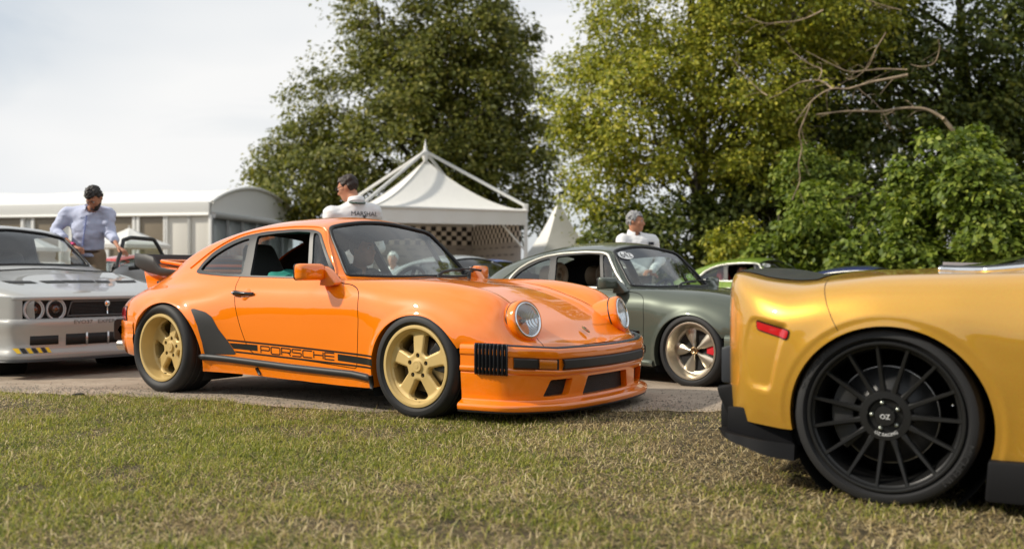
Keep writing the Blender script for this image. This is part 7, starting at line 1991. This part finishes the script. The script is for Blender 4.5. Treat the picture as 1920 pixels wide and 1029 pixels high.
def rects(lst):
    V, F = [], []
    for x0, z0, x1, z1 in lst:
        nx, k = 4, len(V)
        for i in range(nx):
            for z in (z0, z1): V.append((x0 + (x1 - x0) * i / (nx - 1), z, 0))
        for i in range(nx - 1): F += [(k + 2 * i, k + 2 * i + 2, k + 2 * i + 3), (k + 2 * i, k + 2 * i + 3, k + 2 * i + 1)]
    return np.array(V), np.array(F)
back_print(shirt_o, rects([(-.16 + i * .024, (i % 2) * .018, -.136 + i * .024, (i % 2) * .018 + .018) for i in range(14)] + [(-.16, .036, .18, .042)]), 0, .075, 1.335, ink, nm='back_checks')
back_print(shirt_o, rects([(-.02, 0, .02, .018), (-.012, .018, .012, .036), (-.02, .036, -.010, .046), (-.005, .036, .005, .046), (.010, .036, .02, .046)]), 0, .085, 1.380, ink, nm='back_crest')
put('lanyard', tube([gm2['neck'] + np.array([.075 * math.cos(a), -.02 + .075 * math.sin(a), .0 + .012 * math.sin(a)]) for a in np.linspace(R(170), R(370), 20)], .008, 6), mat('lanyard_green', (.02, .06, .04), .5), m2_)
# grey-haired man behind the dark green coupe
Yg = 11.3; lg_ = (at(1195, 0, Yg)[0], Yg, -ROAD_DROP); rzg = R(205); sg = .955
q = lambda u, v, Y=Yg: to_local(at(u, v, Y), lg_, rzg, sg)
Jg = dict(head=q(1192, 416, Yg - .05), neck=q(1189, 439, Yg), shoulder_r=(.20, .0, q(1190, 452)[2]), shoulder_l=(-.20, .0, q(1190, 452)[2]), chest=(0, 0, 1.18), elbow_r=(.26, .10, 1.08), elbow_l=(-.26, .10, 1.08), wrist_r=(.02, .24, .93), wrist_l=(-.04, .26, .96), hand_r=(-.06, .26, .92), hand_l=(.04, .28, .95))
m3, _, g3 = person('person', 'grey-haired man in a white jacket standing behind the dark green coupe', lg_, rzg, Jg, skin_b, hair_grey, jacket_w, dark_tr, 'curly', .011, .93, head_rot=(-4, 0, 42), bulk=1.14, scale=sg)
put('lanyard', tube([g3['neck'] + p for p in ((-.07, .02, .02), (-.05, .10, -.06), (-.02, .155, -.16), (.0, .165, -.22))], .007, 6), mat('lanyard_blue', (.03, .08, .25), .5), m3)
put('jacket_patch', box(g3['chest'] + (-.11, .13, .10), (.06, .03, .035), .004), ink, m3)
for s_ in ('_r', '_l'):
    d_ = g3['wrist' + s_] - g3['elbow' + s_]; put('cuff', tube([g3['wrist' + s_] - d_ * .12, g3['wrist' + s_] + d_ * .0], .043, 12), mat('cuff_black', (.015, .015, .016), .7), m3)
# seated white-haired person under the canopy tent
Yw = 17.2; lw = (at(738, 0, Yw)[0], Yw, -.06); rzw = R(170)
Jw = dict(head=(0, .06, 1.14), neck=(0, .0, .98), chest=(0, -.02, .76), pelvis=(0, 0, .50), shoulder_r=(.17, .0, .93), shoulder_l=(-.17, 0, .93), elbow_r=(.22, .08, .70), elbow_l=(-.22, .08, .70), wrist_r=(.12, .30, .62), wrist_l=(-.12, .30, .62), hand_r=(.10, .38, .60), hand_l=(-.10, .38, .60), hip_r=(.09, .04, .49), hip_l=(-.09, .04, .49), knee_r=(.11, .44, .50), knee_l=(-.11, .44, .50), ankle_r=(.11, .46, .08), ankle_l=(-.11, .46, .08))
person('person', 'white-haired person in white sitting under the canopy, seen through the orange car windscreen', lw, rzw, Jw, skin_c, hair_white, jacket_w, dark_tr, 'curly', .010, .9, detail=.02)
ch = empty('folding_chair', (lw[0], lw[1], -.06), rzw); tag(ch, 'dark folding chair under the seated white-haired person', 'chair')
cm = MATS['satin_black']
put('seat', box((0, .06, .37), (.44, .42, .03), .01), cm, ch, smooth=False); put('backrest', box((0, -.19, .72), (.44, .03, .26), .01), cm, ch, smooth=False)
for sx in (-1, 1):
    put('leg', tube([(sx * .20, .24, 0), (sx * .20, .22, .37), (sx * .20, .1, .38)], .014, 8), cm, ch); put('leg', tube([(sx * .20, -.24, 0), (sx * .20, -.17, .38), (sx * .20, -.20, .84)], .014, 8), cm, ch)
# drivers
def seated(hz):
    return dict(head=(0, .05, hz), neck=(0, -.01, hz - .16), chest=(0, -.05, hz - .38), pelvis=(0, -.02, hz - .64), shoulder_r=(.175, -.02, hz - .215), shoulder_l=(-.175, -.02, hz - .215), elbow_r=(.21, .18, hz - .40), elbow_l=(-.21, .18, hz - .40), wrist_r=(.14, .40, hz - .30), wrist_l=(-.14, .40, hz - .30), hand_r=(.12, .46, hz - .28), hand_l=(-.12, .46, hz - .28),
                hip_r=(.09, .04, hz - .64), hip_l=(-.09, .04, hz - .64), knee_r=(.12, .46, hz - .52), knee_l=(-.12, .46, hz - .52), ankle_r=(.12, .78, hz - .78), ankle_l=(-.12, .78, hz - .78))
def in_car(car, x, y):
    s_ = car.scale[0]; c, n = math.cos(car.rotation_euler.z), math.sin(car.rotation_euler.z); return (car.location.x + (x * c - y * n) * s_, car.location.y + (x * n + y * c) * s_, car.location.z)
black_top = mat('black_top', (.012, .012, .013), .8)
person('person', 'driver in dark clothes at the wheel of the orange car', in_car(O, .72, .36), O.rotation_euler.z - math.pi / 2, seated(1.00), skin_b, hair_dark, black_top, black_top, 'short', .008, .95, detail=.017)
person('person', 'driver with a black face mask in the bright green coupe', in_car(lg, .78, -.36), lg.rotation_euler.z - math.pi / 2, seated(.93), skin_b, hair_dark, black_top, black_top, 'short', .008, .95, mask=black_top, detail=.02, head_rot=(0, 0, -40))
# fallen leaf and a scrap on the road edge
lf = [(-.03, 0), (-.012, .016), (.0, .012), (.012, .020), (.03, .004), (.014, -.014), (.0, -.010), (-.014, -.016)]
p_ = at(1627, 940, 3.66); pl = prism(lf, 0, .0012, 'xy'); V = pl.V.copy(); V[:, 2] += .01 * np.abs(V[:, 0]) / .03 + .012
tag(put('fallen_leaf', Surf(V * .8 + np.array([p_[0], p_[1], .012]), pl.F), mat('dry_leaf', (.45, .13, .04), .7), smooth=False), 'small orange-brown dead leaf on the grass by the black wheel', 'leaf')
p_ = at(147, 743, 6.72); sc_ = ell
st_ = field_mesh(lambda P: ell(P, (0, 0, .008), (.045, .02, .014)) - .004 * vnoise(P, 60, 5), (-.07, -.05, -.02), (.07, .05, .05), .006)
tag(put('clod', Surf(st_.V + np.array([p_[0], p_[1], float(ground_z(p_[0], p_[1])) + .004]), st_.F), mat('dark_clod', (.02, .016, .012), .9)), 'small dark lump on the road edge left of the orange car', 'clod')
